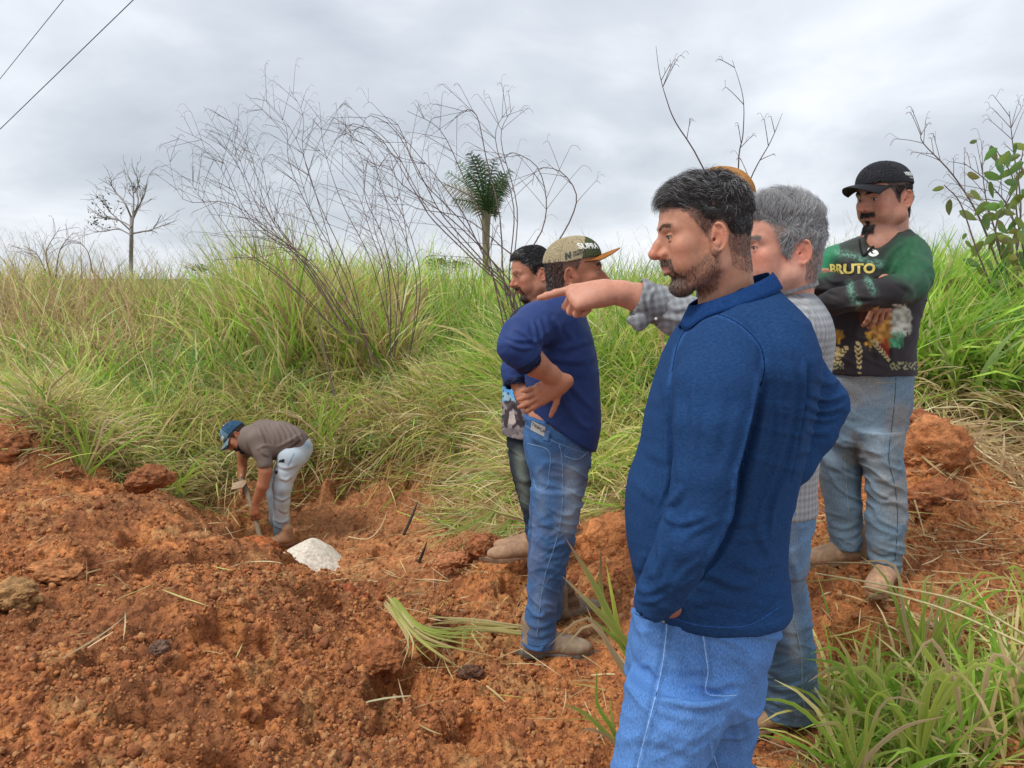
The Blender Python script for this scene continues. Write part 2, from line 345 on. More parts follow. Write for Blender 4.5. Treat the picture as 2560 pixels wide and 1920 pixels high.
# ------------------------------------------------------------------ lumps of clay
def ico(sub):
    import bmesh
    bm = bmesh.new(); bmesh.ops.create_icosphere(bm, subdivisions=sub, radius=1)
    V = np.array([v.co[:] for v in bm.verts]); Fc = np.array([[v.index for v in f.verts] for f in bm.faces]); bm.free(); return V, Fc
ICO = {k: ico(k) for k in (1, 2, 3, 4, 5)}
def lump(name, label, c, r, seed, col, sub=5, sink=.3, cat='clod', group='large clods of clay', rough=.2, mat_=None, flat=None):
    V, Fc = ICO[sub]; r = np.array(r, float)
    n = noise3(V[:, 0]*1.1+seed, V[:, 1]*1.1, V[:, 2]*1.1, seed)*.35 + noise3(V[:, 0]*2.7, V[:, 1]*2.7+seed, V[:, 2]*2.7, seed+2)*.18
    n = n+noise3(V[:, 0]*6, V[:, 1]*6+seed, V[:, 2]*6, seed+3)*.13*(rough/.2)+noise3(V[:, 0]*14, V[:, 1]*14+seed, V[:, 2]*14, seed+4)*.07*(rough/.2)
    n = n-.08*np.abs(noise3(V[:, 0]*4, V[:, 1]*4+seed, V[:, 2]*4, seed+8))
    W = V*(1+n)[:, None]*r
    if flat is not None: W[:, 2] = np.minimum(W[:, 2], flat+.15*(W[:, 2]-flat))
    c = np.array(c, float); cc = np.array(col)[None]*(1+.25*noise3(V[:, 0]*3, V[:, 1]*3, V[:, 2]*3+seed, 9)[:, None]+.2*noise3(V[:, 0]*12, V[:, 1]*12, V[:, 2]*12+seed, 9)[:, None])
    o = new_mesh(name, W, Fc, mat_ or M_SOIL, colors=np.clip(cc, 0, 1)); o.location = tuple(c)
    if label: tag(o, label, cat, group)
    return o
OR, DK = (.60, .24, .09), (.36, .14, .06)
def at_ground(u, v, Y):
    p = Q(u, v, Y); return p
for nm, lab, u, v, Y, r, sd, col in [
    ('clay_clod', 'big smooth orange clod of clay in front of the cut grass', 212, 1108, 4.75, (.20, .16, .15), 3, OR),
    ('clay_clod', 'flat pinkish clod with a pointed tip left of the big orange clod', 95, 1150, 4.3, (.13, .1, .045), 5, (.50, .21, .09)),
    ('clay_clod', 'reddish clod resting on the ridge at the digging man\'s boots', 545, 1192, 4.0, (.12, .11, .07), 8, (.48, .15, .05)),
    ('clay_clod', 'brown clod under the hanging grass above the orange clod', 320, 1035, 5.6, (.16, .13, .10), 12, DK),
    ('clay_clod', 'small round clod at the left end of the cut grass', 140, 1030, 5.8, (.11, .1, .09), 14, DK),
    ('clay_clod', 'tall orange clod between the striped boots and the blue shirt', 1335, 1210, 3.75, (.20, .16, .19), 17, OR),
    ('clay_clod', 'large cracked clod beside the legs of the man with crossed arms', 1995, 985, 4.0, (.22, .18, .17), 21, (.50, .20, .08)),
    ('clay_clod', 'dark crumbling clod capping the heap against the tall grass', 1965, 915, 4.25, (.15, .13, .10), 24, (.36, .13, .06)),
    ('clay_clod', 'ridged clod below the large cracked clod on the right heap', 2010, 1080, 3.75, (.16, .12, .10), 27, (.38, .14, .06)),
    ('clay_clod', 'dark red clod by the toe of the tan boot behind the navy shirt', 1045, 1175, 4.15, (.10, .09, .08), 31, DK),
    ('clay_clod', 'orange chunk split by a crack beside the dark stick', 985, 1210, 4.1, (.10, .08, .045), 33, (.50, .20, .09)),
    ('clay_clod', 'black charred lump of earth in the bare orange patch', 1015, 1450, 2.75, (.042, .036, .028), 36, (.17, .085, .055)),
    ('clay_clod', 'dark grey lump of earth low in the spoil heap', 345, 1400, 2.42, (.030, .026, .020), 39, (.20, .12, .085)),
    ('clay_clod', 'crumbly ochre clod at the left edge of the spoil heap', 20, 1290, 2.8, (.12, .1, .06), 41, (.44, .24, .10)),
    ('clay_clod', 'brown clod at the far left of the heap below the grass', 20, 960, 5.9, (.30, .2, .16), 44, DK),
    ('clay_clod', 'long orange clod across the upper left of the spoil heap', 120, 1235, 3.2, (.12, .09, .05), 47, (.48, .2, .08)),
    ('clay_clod', 'rusty clod on the right ridge above the laid grass bundle', 745, 1300, 3.6, (.12, .1, .07), 49, (.38, .11, .045)),
    ('clay_clod', 'round clod on the right slope of the spoil heap', 830, 1425, 2.85, (.09, .08, .06), 52, (.40, .15, .06)),
    ]:
    lump(nm, lab, at_ground(u, v, Y), r, sd, col)
# pale rock
M_ROCK = vcol('pale rock', rough=.75, grain=.25, gscale=45, bump=.9, bscale=90, bdist=.01)
def rock():
    V, Fc = ICO[5]
    W = V.copy(); W[:, 2] = np.where(W[:, 2] > 0, W[:, 2], W[:, 2]*.6)
    h = (1-np.abs(W[:, 0])**1.4*.35)
    n = .10*noise3(V[:, 0]*1.5, V[:, 1]*1.5, V[:, 2]*1.5, 3)+.05*noise3(V[:, 0]*4, V[:, 1]*4, V[:, 2]*4, 5)+.02*noise3(V[:, 0]*11, V[:, 1]*11, V[:, 2]*11, 6)
    W = W*(1+n)[:, None]*np.array([.35, .26, .20]); W[:, 2] *= np.interp(W[:, 0], [-.3, -.1, .06, .3], [.35, .75, 1.05, .55])
    dirt = sst(.1, .55, noise3(V[:, 0]*2.6, V[:, 1]*2.6, V[:, 2]*2.6, 22)+.25*noise3(V[:, 0]*9, V[:, 1]*9, V[:, 2]*9, 23)+(-.25-W[:, 2]*1.2)+.28*sst(.12, -.2, W[:, 0]))[:, None]
    col = np.array([.68, .61, .51])*(1-dirt)+np.array([.55, .27, .12])*dirt
    o = new_mesh('pale_rock', W, Fc, M_ROCK, colors=np.clip(col, 0, 1)); o.location = tuple(P(756, 1418, 5.75)); tag(o, 'whitish wedge shaped rock half buried at the digging man\'s boots', 'rock')
rock()
# crumbs: instanced, nobody could count them
M_CRUMB = vcol('clay crumb', rough=.9, spec=.15, grain=.25, gscale=2.5, bump=.5, bscale=6, bdist=.15)
def crumbs():
    rs = np.random.RandomState(5); pts = []; 
    for (n, ylo, yhi, slo, shi) in [(34000, 1.7, 3.4, .003, .010), (1800, 1.7, 3.6, .010, .022), (16000, 3.2, 5.2, .005, .013), (900, 3, 6.5, .014, .026), (9000, 4.8, 7.8, .007, .016)]:
        y = ylo*(yhi/ylo)**rs.rand(n); x = (rs.rand(n)*2-1)*(.72*y)
        k = (y < grass_edge(x)+.05) & (rs.rand(n) < .25+.75*rough_mask(x, y)); k &= (0.5+fbm2(x*2.5, y*2.5, 3, 33)) > rs.rand(n)*.75
        x, y = x[k], y[k]; s = slo*(shi/slo)**(rs.rand(len(x))**1.6)
        pts.append(np.stack([x, y, ground_z(x, y)+s*.25, s], -1))
    p = np.concatenate(pts)
    me = bpy.data.meshes.new('soil_crumbs'); me.vertices.add(len(p)); me.vertices.foreach_set('co', np.ascontiguousarray(p[:, :3], F32).ravel())
    a = me.attributes.new('siz', 'FLOAT', 'POINT'); a.data.foreach_set('value', p[:, 3].astype(F32))
    a = me.attributes.new('rot', 'FLOAT_VECTOR', 'POINT'); a.data.foreach_set('vector', (rs.rand(len(p), 3)*6.28).astype(F32).ravel())
    o = bpy.data.objects.new('soil_crumbs', me); COL.objects.link(o); o['kind'] = 'stuff'
    o['label'] = 'loose crumbs of red clay over the dug soil'
    cc = bpy.data.collections.new('crumb shapes'); 
    for k in range(6):
        V, Fc = ICO[2]; n = .55*noise3(V[:, 0]*1.6+k*9, V[:, 1]*1.6, V[:, 2]*1.6, k)+.38*noise3(V[:, 0]*3.6+k*9, V[:, 1]*3.6, V[:, 2]*3.6, k)
        W = V*(1+n)[:, None]*np.array([1, .85, .7]); c = [(.58, .225, .08), (.50, .18, .07), (.34, .13, .06), (.56, .29, .13), (.60, .26, .10), (.46, .18, .075)][k]
        me2 = bpy.data.meshes.new('crumb'); me2.from_pydata([tuple(q) for q in W], [], [tuple(int(i) for i in f) for f in Fc]); me2.polygons.foreach_set('use_smooth', [True]*len(Fc))
        ca = me2.color_attributes.new('Col', 'FLOAT_COLOR', 'POINT'); ca.data.foreach_set('color', np.tile(np.array([*c, 1], F32), (len(W), 1)).ravel()); me2.materials.append(M_CRUMB)
        oo = bpy.data.objects.new('crumb', me2); cc.objects.link(oo)
    ng = bpy.data.node_groups.new('scatter crumbs', 'GeometryNodeTree'); ng.interface.new_socket('Geometry', in_out='INPUT', socket_type='NodeSocketGeometry'); ng.interface.new_socket('Geometry', in_out='OUTPUT', socket_type='NodeSocketGeometry')
    gi, go = ng.nodes.new('NodeGroupInput'), ng.nodes.new('NodeGroupOutput')
    ci = ng.nodes.new('GeometryNodeCollectionInfo'); ci.inputs['Collection'].default_value = cc; ci.inputs['Separate Children'].default_value = True; ci.inputs['Reset Children'].default_value = True
    ip = ng.nodes.new('GeometryNodeInstanceOnPoints'); ip.inputs['Pick Instance'].default_value = True
    m2p = ng.nodes.new('GeometryNodeMeshToPoints')
    s = ng.nodes.new('GeometryNodeInputNamedAttribute'); s.data_type = 'FLOAT'; s.inputs['Name'].default_value = 'siz'
    r = ng.nodes.new('GeometryNodeInputNamedAttribute'); r.data_type = 'FLOAT_VECTOR'; r.inputs['Name'].default_value = 'rot'
    ng.links.new(gi.outputs[0], m2p.inputs[0]); ng.links.new(m2p.outputs[0], ip.inputs['Points']); ng.links.new(ci.outputs[0], ip.inputs['Instance'])
    ng.links.new(r.outputs['Attribute'], ip.inputs['Rotation']); ng.links.new(s.outputs['Attribute'], ip.inputs['Scale']); ng.links.new(ip.outputs[0], go.inputs[0])
    md = o.modifiers.new('scatter', 'NODES'); md.node_group = ng
crumbs()
# ================================================================== GRASS
G_BR = [(.26, .42, .06), (.34, .50, .09), (.18, .33, .045), (.44, .56, .14)]       # fresh greens
G_BL = [(.22, .35, .13), (.31, .43, .19), (.16, .28, .09)]                          # bluish greens
G_YL = [(.56, .56, .19), (.48, .49, .14), (.64, .58, .25)]                          # yellowing
G_ST = [(.66, .53, .31), (.54, .41, .22), (.74, .64, .42), (.40, .28, .15)]            # straw
G_BN = [(.38, .25, .16), (.48, .34, .23), (.30, .20, .12)]                          # brown seed heads
def blades(rs, base, az, lean, length, width, droop, segs=5, twist=None):
    """vectorised ribbons: base (n,3), az heading, lean from vertical, droop = extra bending along the blade"""
    n = len(base); t = np.linspace(0, 1, segs+1)
    ang = lean[:, None]+droop[:, None]*t[None]**1.5
    ang = np.minimum(ang, 2.9)
    st = length[:, None]/segs
    dxy = np.sin(ang)*st; dz = np.cos(ang)*st
    cx = np.concatenate([np.zeros((n, 1)), np.cumsum(dxy[:, :-1]+0*dxy[:, 1:], 1)], 1); cz = np.concatenate([np.zeros((n, 1)), np.cumsum(dz[:, :-1], 1)], 1)
    sway = (rs.rand(n)-.5)[:, None]*.25*t[None]**2*length[:, None]
    px = base[:, 0, None]+cx*np.cos(az)[:, None]-sway*np.sin(az)[:, None]; py = base[:, 1, None]+cx*np.sin(az)[:, None]+sway*np.cos(az)[:, None]; pz = base[:, 2, None]+cz
    prof = np.array([.55, .95, 1., .85, .55, .06]) if segs == 5 else np.interp(t, [0, .2, .5, .8, 1], [.5, 1, 1, .6, .05])
    tw = (rs.rand(n)*math.pi if twist is None else twist)[:, None]+(rs.rand(n)-.5)[:, None]*1.6*t[None]
    wx = np.cos(tw)*-np.sin(az)[:, None]+np.sin(tw)*np.cos(ang)*np.cos(az)[:, None]
    wy = np.cos(tw)*np.cos(az)[:, None]+np.sin(tw)*np.cos(ang)*np.sin(az)[:, None]
    wz = -np.sin(tw)*np.sin(ang)
    h = .5*width[:, None]*prof[None]
    A = np.stack([px+wx*h, py+wy*h, pz+wz*h], -1); B = np.stack([px-wx*h, py-wy*h, pz-wz*h], -1)
    V = np.stack([A, B], 2).reshape(-1, 3)
    k = (segs+1)*2; i = np.arange(n)[:, None]*k+np.arange(segs)[None]*2
    Fq = np.stack([i, i+1, i+3, i+2], -1).reshape(-1, 4)
    return V, Fq, np.tile(t.repeat(2), n)
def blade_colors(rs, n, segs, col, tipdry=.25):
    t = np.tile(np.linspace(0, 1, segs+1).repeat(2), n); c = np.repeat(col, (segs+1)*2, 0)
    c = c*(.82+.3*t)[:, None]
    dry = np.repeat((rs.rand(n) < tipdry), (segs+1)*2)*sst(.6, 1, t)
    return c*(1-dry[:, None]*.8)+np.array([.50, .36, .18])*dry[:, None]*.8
def pick(rs, n, table):
    """table: list of (weight, palette)"""
    w_ = np.array([q[0] for q in table], float); w_ /= w_.sum(); ch = rs.choice(len(table), n, p=w_); out = np.zeros((n, 3))
    for i, (_, pal) in enumerate(table):
        m = ch == i; out[m] = np.array(pal)[rs.randint(0, len(pal), m.sum())]
    return out*(.8+.4*rs.rand(n))[:, None]
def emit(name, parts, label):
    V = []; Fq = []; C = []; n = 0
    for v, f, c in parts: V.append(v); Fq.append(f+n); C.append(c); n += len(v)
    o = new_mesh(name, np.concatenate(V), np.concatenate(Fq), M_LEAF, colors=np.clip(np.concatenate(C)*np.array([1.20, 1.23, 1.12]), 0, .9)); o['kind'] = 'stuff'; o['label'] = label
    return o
rs = np.random.RandomState(11)
def field(n, ylo, yhi, ulo=-150, uhi=2400, hfun=None, pal=None, width=(.008, .02), lean=(.05, .6), droop=(.2, 1.5), dens=None, length=(.5, 1.2), segs=5, edge=0.0, clump=.8, tip=.25, az=None):
    """scatter blades between distances ylo..yhi beyond the turf edge; ulo..uhi in 2212-px photo columns"""
    d = ylo+(yhi-ylo)*rs.rand(n); u = ulo+(uhi-ulo)*rs.rand(n)
    x = (u-1106)/1661*d; y = d
    # clumping
    k = (y > grass_edge(x)+edge)
    if clump: k &= (0.5+fbm2(x*2.2, y*2.2, 2, 44)*1.1) > rs.rand(n)*clump
    if dens is not None: k &= rs.rand(n) < dens(u, y)
    x, y, u = x[k], y[k], u[k]; m = len(x)
    if not m: return None
    hs = hfun(u, y) if hfun is not None else np.ones(m)
    ln = (length[0]+(length[1]-length[0])*rs.rand(m))*hs
    base = np.stack([x, y, ground_z(x, y, False)-.02], -1)
    a = rs.rand(m)*2*math.pi if az is None else az(u, m)
    le = lean[0]+(lean[1]-lean[0])*rs.rand(m)**1.3; dr = droop[0]+(droop[1]-droop[0])*rs.rand(m)
    wd = width[0]+(width[1]-width[0])*rs.rand(m)
    V, Fq, t = blades(rs, base, a, le, ln, wd, dr, segs)
    col = pal(u, y, m) if callable(pal) else pick(rs, m, pal)
    return V, Fq, blade_colors(rs, m, segs, col, tip)
def topv(u):   # photo row (2212 px) of the vegetation's top, by column
    return np.interp(u, [-200, 0, 60, 150, 260, 330, 400, 440, 480, 520, 600, 700, 760, 820, 900, 960, 1040, 1100, 1200, 1300, 1400, 1600, 1700, 1800, 1950, 2040, 2120, 2212, 2500],
                     [540, 540, 525, 525, 545, 548, 572, 575, 530, 490, 475, 505, 540, 545, 505, 520, 540, 565, 560, 545, 545, 545, 525, 520, 512, 512, 508, 490, 470])
def hcap(u, y, k=1.0):
    """how tall grass may stand there so that its top meets the skyline of the field"""
    x = (u-1106)/1661*y; z = ground_z(x, y, False)
    zt = CAMZ+(600-topv(u))/1661*y
    return np.maximum(zt-z, .25)*k
def palf(u, y, m):
    c = np.zeros((m, 3)); r = rs.rand(m)
    left = sst(520, 250, u); right = sst(1800, 1950, u); e = y-grass_edge((u-1106)/1661*y)
    g = pick(rs, m, [(6, G_BR), (2, G_BL), (1.2, G_YL), (.8, G_ST)]); s = pick(rs, m, [(3, G_ST), (2, G_YL), (1.5, G_BR)]); b = pick(rs, m, [(4, G_BN), (2, G_ST), (1.5, G_YL), (1, G_BR)]); bl = pick(rs, m, [(5, G_BL), (2, G_BR), (1, G_ST)])
    pn = .5+.9*fbm2((u-1106)/1661*y*1.2, y*1.2, 3, 66)
    ws = np.clip(sst(1.35, .2, e)*.92+.25*left*sst(2.6, 1.6, e)+.5*(pn-.5), .1, .95)*(1-.8*right)
    wb = left*sst(1.5, 2.3, e)*.95+.38*sst(1.0, .2, abs(u-620)/160)*sst(1.8, 2.6, e)
    c = np.where((r < ws)[:, None], s, g); r2 = rs.rand(m); c = np.where((r2 < wb)[:, None], b, c)
    c = np.where(((rs.rand(m) < .6*sst(260, 330, u)*sst(700, 560, u)*sst(.9, 1.5, e)*sst(2.6, 2.2, e)))[:, None], bl, c)
    return c
def pale(u, y, m):
    e = y-grass_edge((u-1106)/1661*y); g = pick(rs, m, [(5, G_BR), (1.5, G_BL), (1.8, G_YL), (1.2, G_ST)]); s = pick(rs, m, [(4, G_ST), (2, G_YL), (1.2, G_BR)])
    return np.where((rs.rand(m) < sst(1.7, .4, e)*.88)[:, None], s, g)
parts = []
# upright growth in three depth bands
def rag(u, y, k=1.): x = (u-1106)/1661*y; return 1-.30*k*np.clip(.5+1.1*fbm2(x*1.6+5, y*1.6, 3, 77), 0, 1)
def H(u, y): return np.clip(hcap(u, y)*rag(u, y)*1.10, .3, 2.2)
def Hmid(u, y): return np.clip(hcap(u, y)*rag(u, y)*1.08*np.interp(y-grass_edge((u-1106)/1661*y), [0, .8, 2.2, 4], [.30, .42, .66, 1]), .25, 2.0)
for args in [dict(n=36000, ylo=4.6, yhi=8.5, hfun=Hmid, pal=palf, length=(.35, 1.1), width=(.007, .022), lean=(.05, 1.1), droop=(.2, 1.9)),
             dict(n=36000, ylo=7.0, yhi=11.5, hfun=Hmid, pal=palf, length=(.5, 1.1), width=(.009, .026), lean=(.05, .8), droop=(.2, 1.8)),
             dict(n=24000, ylo=10, yhi=15, hfun=H, pal=palf, length=(.5, 1.08), width=(.012, .028), lean=(.03, .4), droop=(.1, 1.1))]:
    r_ = field(**args); parts.append(r_)
emit('field_grass', parts, 'tall wild grass covering the field behind the dug bank')
# the tall clump behind the bare shrubs
parts = []
parts.append(field(n=16000, ylo=8.6, yhi=10.6, ulo=455, uhi=870, hfun=lambda u, y: np.clip(hcap(u, y)*rag(u, y, 1.6)*1.15, .3, 2.5), pal=lambda u, y, m: pick(rs, m, [(3.2, G_BR), (1.8, G_YL), (2.4, G_ST), (2.0, G_BN)]), length=(.35, 1.02), width=(.014, .036), lean=(.02, .5), droop=(.0, 1.6), clump=1.3))
emit('tall_grass_clump', parts, 'tallest clump of mixed green and dry cane grass under the bare shrubs')
# lush grass on the right
parts = []
RP = [(6, G_BR), (1, G_BL), (.8, G_YL), (.5, G_ST)]
parts.append(field(n=21000, ylo=4.7, yhi=7.4, ulo=1880, uhi=2450, hfun=lambda u, y: np.clip(hcap(u, y)*rag(u, y)*1.12*np.interp(y, [4.7, 6], [.75, 1.0]), .3, 1.7), pal=RP, length=(.4, 1.05), width=(.014, .042), lean=(.05, .6), droop=(.2, 1.6), clump=0, tip=.12))
parts.append(field(n=20000, ylo=5.2, yhi=8.0, ulo=1050, uhi=1900, hfun=lambda u, y: np.clip(hcap(u, y)*np.interp(y-grass_edge((u-1106)/1661*y), [0, .5, 1.0, 1.8], [.16, .26, .5, .92]), .25, 1.6), pal=pale, length=(.4, 1.15), width=(.009, .026), lean=(.1, 1.1), droop=(.3, 2.0), clump=0))
emit('lush_grass', parts, 'fresh broad bladed grass standing behind the group of men')
# dry, flattened and hanging grass along the top of the cut
def fringe(n, ulo, uhi, off, length, pal, width=(.004, .015), dz=(-.02, .25), lean=(1.0, 2.0), droop=(.2, 1.4), toward=True):
    u = ulo+(uhi-ulo)*rs.rand(n); x = np.interp(u, [(_b[0]/_b[1])*1661+1106 for _b in _EB], _EB[:, 0]); e = grass_edge(x); y = e+off[0]+(off[1]-off[0])*rs.rand(n); x = x*y/e
    z = ground_z(x, y, False)+dz[0]+(dz[1]-dz[0])*rs.rand(n)
    cl = noise2(x*5, y*5, 88); a = (-math.pi/2+(rs.rand(n)-.5)*3.4+cl*1.6) if toward else rs.rand(n)*6.28
    V, Fq, t = blades(rs, np.stack([x, y, z], -1), a, lean[0]+(lean[1]-lean[0])*rs.rand(n)+.35*noise2(x*3, y*3, 89), (length[0]+(length[1]-length[0])*rs.rand(n))*(.75+.45*noise2(x*4, y*4, 87)), width[0]+(width[1]-width[0])*rs.rand(n), droop[0]+(droop[1]-droop[0])*rs.rand(n), 5)
    return V, Fq, blade_colors(rs, n, 5, pick(rs, n, pal), .3)
parts = []
FP = [(5, G_ST), (1.6, G_YL), (1.4, G_BL), (1.2, G_BR), (1.6, G_BN)]
parts.append(fringe(13000, 620, 1200, (-.15, 1.5), (.25, .85), FP, lean=(.3, 2.1)))
parts.append(fringe(3800, 960, 1200, (-.2, 1.0), (.25, .7), [(3, G_ST), (1.5, G_BN), (2, G_YL), (2, G_BR), (1, G_BL)], lean=(.2, 1.7)))
parts.append(fringe(5600, 50, 640, (-.15, 1.1), (.25, .6), FP, lean=(.5, 1.6)))
parts.append(fringe(4600, -100, 620, (.2, 1.8), (.3, .7), [(4, G_ST), (3, G_YL), (1, G_BR)], lean=(.2, 1.2)))
parts.append(fringe(3600, 1200, 1960, (-.3, .9), (.3, .7), [(3, G_ST), (3, G_YL), (3, G_BR)], lean=(.6, 1.8)))
parts.append(fringe(1500, 1950, 2350, (-.15, .5), (.3, .7), [(4, G_ST), (1, G_BN), (1, G_BR)], lean=(.9, 2.0)))
def tangle(n, ulo, uhi, off, pal, ln=(.12, .5)):
    u = ulo+(uhi-ulo)*rs.rand(n); x = np.interp(u, [(_b[0]/_b[1])*1661+1106 for _b in _EB], _EB[:, 0]); e = grass_edge(x); y = e+off[0]+(off[1]-off[0])*rs.rand(n)**.8; x = x*y/e; k = (.5+fbm2(x*4, y*4, 2, 12)*1.2 > rs.rand(n)*.9); x, y = x[k], y[k]; m = len(x)
    z = ground_z(x, y)+.01+.07*rs.rand(m)**2; az = rs.rand(m)*6.28
    V, Fq, t = blades(rs, np.stack([x, y, z], -1), az, 1.57+(rs.rand(m)-.55)*.9+.5*np.sin(az)*-.4, ln[0]+(ln[1]-ln[0])*rs.rand(m), .004+.011*rs.rand(m), -.4+1.2*rs.rand(m), 5)
    return V, Fq, blade_colors(rs, m, 5, pick(rs, m, pal), .3)
TP = [(5, G_ST), (2, G_BN), (1.2, G_YL), (1.2, G_BR), (.8, G_BL)]
parts.append(tangle(7000, 930, 1210, (-1.3, .5), TP)); parts.append(tangle(5000, 480, 960, (-.35, .5), TP)); parts.append(tangle(5000, -100, 520, (-.4, .6), TP)); parts.append(tangle(3500, 1210, 1950, (-.8, .4), TP)); parts.append(tangle(2500, 1950, 2350, (-1.0, .3), [(5, G_ST), (2, G_BN)]))
emit('dry_grass_fringe', parts, 'dry flattened grass hanging over the edge of the cut bank')
# feathery stems standing into the sky
def stems(n, ulo, uhi, ylo, yhi, hx, col=(.42, .36, .26), r=.0022):
    paths, rad = [], []
    for i in range(n):
        y = rs.uniform(ylo, yhi); u = rs.uniform(ulo, uhi); x = (u-1106)/1661*y; z0 = float(ground_z(np.array([x]), np.array([y]), False)[0])
        h = float(hcap(np.array([u]), np.array([y]))[0])*rs.uniform(.8, 1)+rs.uniform(*hx); az = rs.uniform(-.5, .9)+math.pi; b = rs.uniform(.05, .4)
        tt = np.linspace(0, 1, 7); p = np.stack([x+b*h*tt**2*math.cos(az), y+b*.5*h*tt**2*math.sin(az), z0+h*tt], -1); paths.append(p); rad.append(np.linspace(r, r*.4, 7))
        for k in range(rs.randint(3, 8)):
            s = rs.uniform(.78, .98); q = np.array([np.interp(s, tt, p[:, c]) for c in range(3)]); a2 = rs.uniform(0, 6.28); l = rs.uniform(.05, .16)
            e = q+np.array([math.cos(a2)*l*.7, math.sin(a2)*l*.5, l*.75]); paths.append(np.stack([q, (q+e)/2+[0, 0, .01], e])); rad.append(np.full(3, r*.45))
    V, Fq = tubes(paths, rad, 3); c = np.tile(np.array(col), (len(V), 1))*(.8+.4*rs.rand(len(V)))[:, None]
    return V, Fq, c
o = None
parts = [stems(170, -50, 480, 9, 12.5, (.0, .45)), stems(60, 440, 900, 8.8, 10.5, (0, .5)), stems(90, 1250, 2100, 6, 9, (0, .4), (.30, .30, .17), .0018), stems(40, 860, 1250, 8, 10, (0, .3))]
emit('seeding_grass_stems', parts, 'thin seeding grass stems standing above the field')
# litter strewn on the bare soil
def litter(n, ulo, uhi, vlo, vhi, Ylo, Yhi):
    y = rs.uniform(Ylo, Yhi, n); u = rs.uniform(ulo, uhi, n); x = (u-1106)/1661*y; z = ground_z(x, y)+.012
    V, Fq, t = blades(rs, np.stack([x, y, z], -1), rs.rand(n)*6.28, rs.uniform(1.35, 1.62, n), rs.uniform(.05, .28, n), rs.uniform(.0025, .007, n), rs.uniform(-.3, .5, n), 5)
    return V, Fq, blade_colors(rs, n, 5, pick(rs, n, [(6, G_ST), (1, G_YL), (1, G_BN)]), .2)
parts = [litter(520, 620, 1300, 0, 0, 4.2, 7.4), litter(220, 850, 1350, 0, 0, 2.4, 4.2), litter(800, 1700, 2300, 0, 0, 2.3, 4.6), litter(70, 0, 700, 0, 0, 2.2, 5.5), litter(220, 1650, 2300, 0, 0, 1.9, 2.8), litter(120, 60, 620, 0, 0, 5.2, 6.4)]
emit('scattered_straw', parts, 'bits of dry straw strewn over the bare soil')
# ------------------------------------------------------------------ single plants with leaves of their own
def leaf_mesh(p, wd, col, par, name='leaf', tip=None):
    col = tuple(min(.85, q*1.15) for q in col)
    p = curve_pts(p, 9); n = len(p); t = np.gradient(p, axis=0); t /= np.linalg.norm(t, axis=1)[:, None]+1e-9
    s = np.cross(t, np.array([0, -1, .25])); s /= np.linalg.norm(s, axis=1)[:, None]+1e-9; nn = np.cross(t, s)
    pr = np.interp(np.linspace(0, 1, n), [0, .25, .6, .85, 1], [.55, 1, .85, .45, .03])*wd/2
    V = np.stack([p+s*pr[:, None]+nn*pr[:, None]*.35, p, p-s*pr[:, None]+nn*pr[:, None]*.35], 1).reshape(-1, 3)
    i = np.arange(n-1)[:, None]*3+np.arange(2)[None]; Fq = np.stack([i, i+1, i+4, i+3], -1).reshape(-1, 4)
    c = np.tile(np.array(col), (len(V), 1))*np.array([1, .82, 1]).repeat(1)[np.arange(len(V)) % 3][:, None]
    tt = np.repeat(np.linspace(0, 1, n), 3)[:, None]
    if tip is not None: c = c*(1-sst(.55, 1, tt))+np.array(tip)*sst(.55, 1, tt)
    return new_mesh(name, under(par, V), Fq, M_LEAF, par, colors=np.clip(c, 0, 1))
def plant(label, base, leaves, group='grass tufts growing in the bare soil', name='grass_tuft'):
    b = Q(*base); t = thing(name, label, 'grass', b, group)
    for lf in leaves: leaf_mesh([b if q is None else Q(*q) for q in lf[0]], lf[1], lf[2], t, tip=lf[3] if len(lf) > 3 else None)
    return t
GA, GB, GS, GD, GP2 = (.38, .46, .10), (.24, .38, .06), (.55, .42, .24), (.36, .25, .14), (.30, .16, .12)
Y1 = 2.25
plant('broad bladed grass shoot leaning left beside the hem of the blue shirt', (1410, 1500, Y1), [
    ([None, (1330, 1370, Y1), (1300, 1290, Y1), (1298, 1180, Y1-.05)], .022, GA, GP2), ([None, (1350, 1400, Y1), (1285, 1265, Y1-.1), (1220, 1160, Y1-.1)], .024, GA, GP2),
    ([None, (1370, 1410, Y1), (1300, 1330, Y1-.1), (1215, 1245, Y1-.15)], .024, (.40, .46, .10), GS), ([None, (1390, 1450, Y1), (1330, 1380, Y1), (1260, 1325, Y1)], .014, GB),
    ([None, (1340, 1430, Y1), (1270, 1335, Y1-.1), (1180, 1400, Y1-.12)], .012, GS, GD), ([None, (1350, 1455, Y1-.05), (1280, 1350, Y1-.1), (1210, 1410, Y1-.1)], .014, GS, GS),
    ([None, (1345, 1385, Y1+.05), (1325, 1300, Y1+.05), (1310, 1220, Y1+.1)], .016, (.45, .50, .09)), ([None, (1340, 1420, Y1+.1), (1290, 1360, Y1+.1), (1265, 1305, Y1+.1)], .007, GS)])
plant('small green shoot at the knee of the bright blue jeans', (1345, 1625, 2.12), [
    ([None, (1320, 1570, 2.1), (1290, 1520, 2.1), (1290, 1440, 2.1)], .014, GB), ([None, (1300, 1575, 2.1), (1260, 1540, 2.05), (1220, 1522, 2.0)], .016, GA), ([None, (1325, 1570, 2.1), (1318, 1510, 2.1)], .010, GA),
    ([None, (1310, 1590, 2.1), (1270, 1575, 2.05), (1250, 1585, 2.0)], .010, GS), ([None, (1350, 1580, 2.1), (1370, 1530, 2.1), (1375, 1490, 2.1)], .012, GB)])
prs = np.random.RandomState(3)
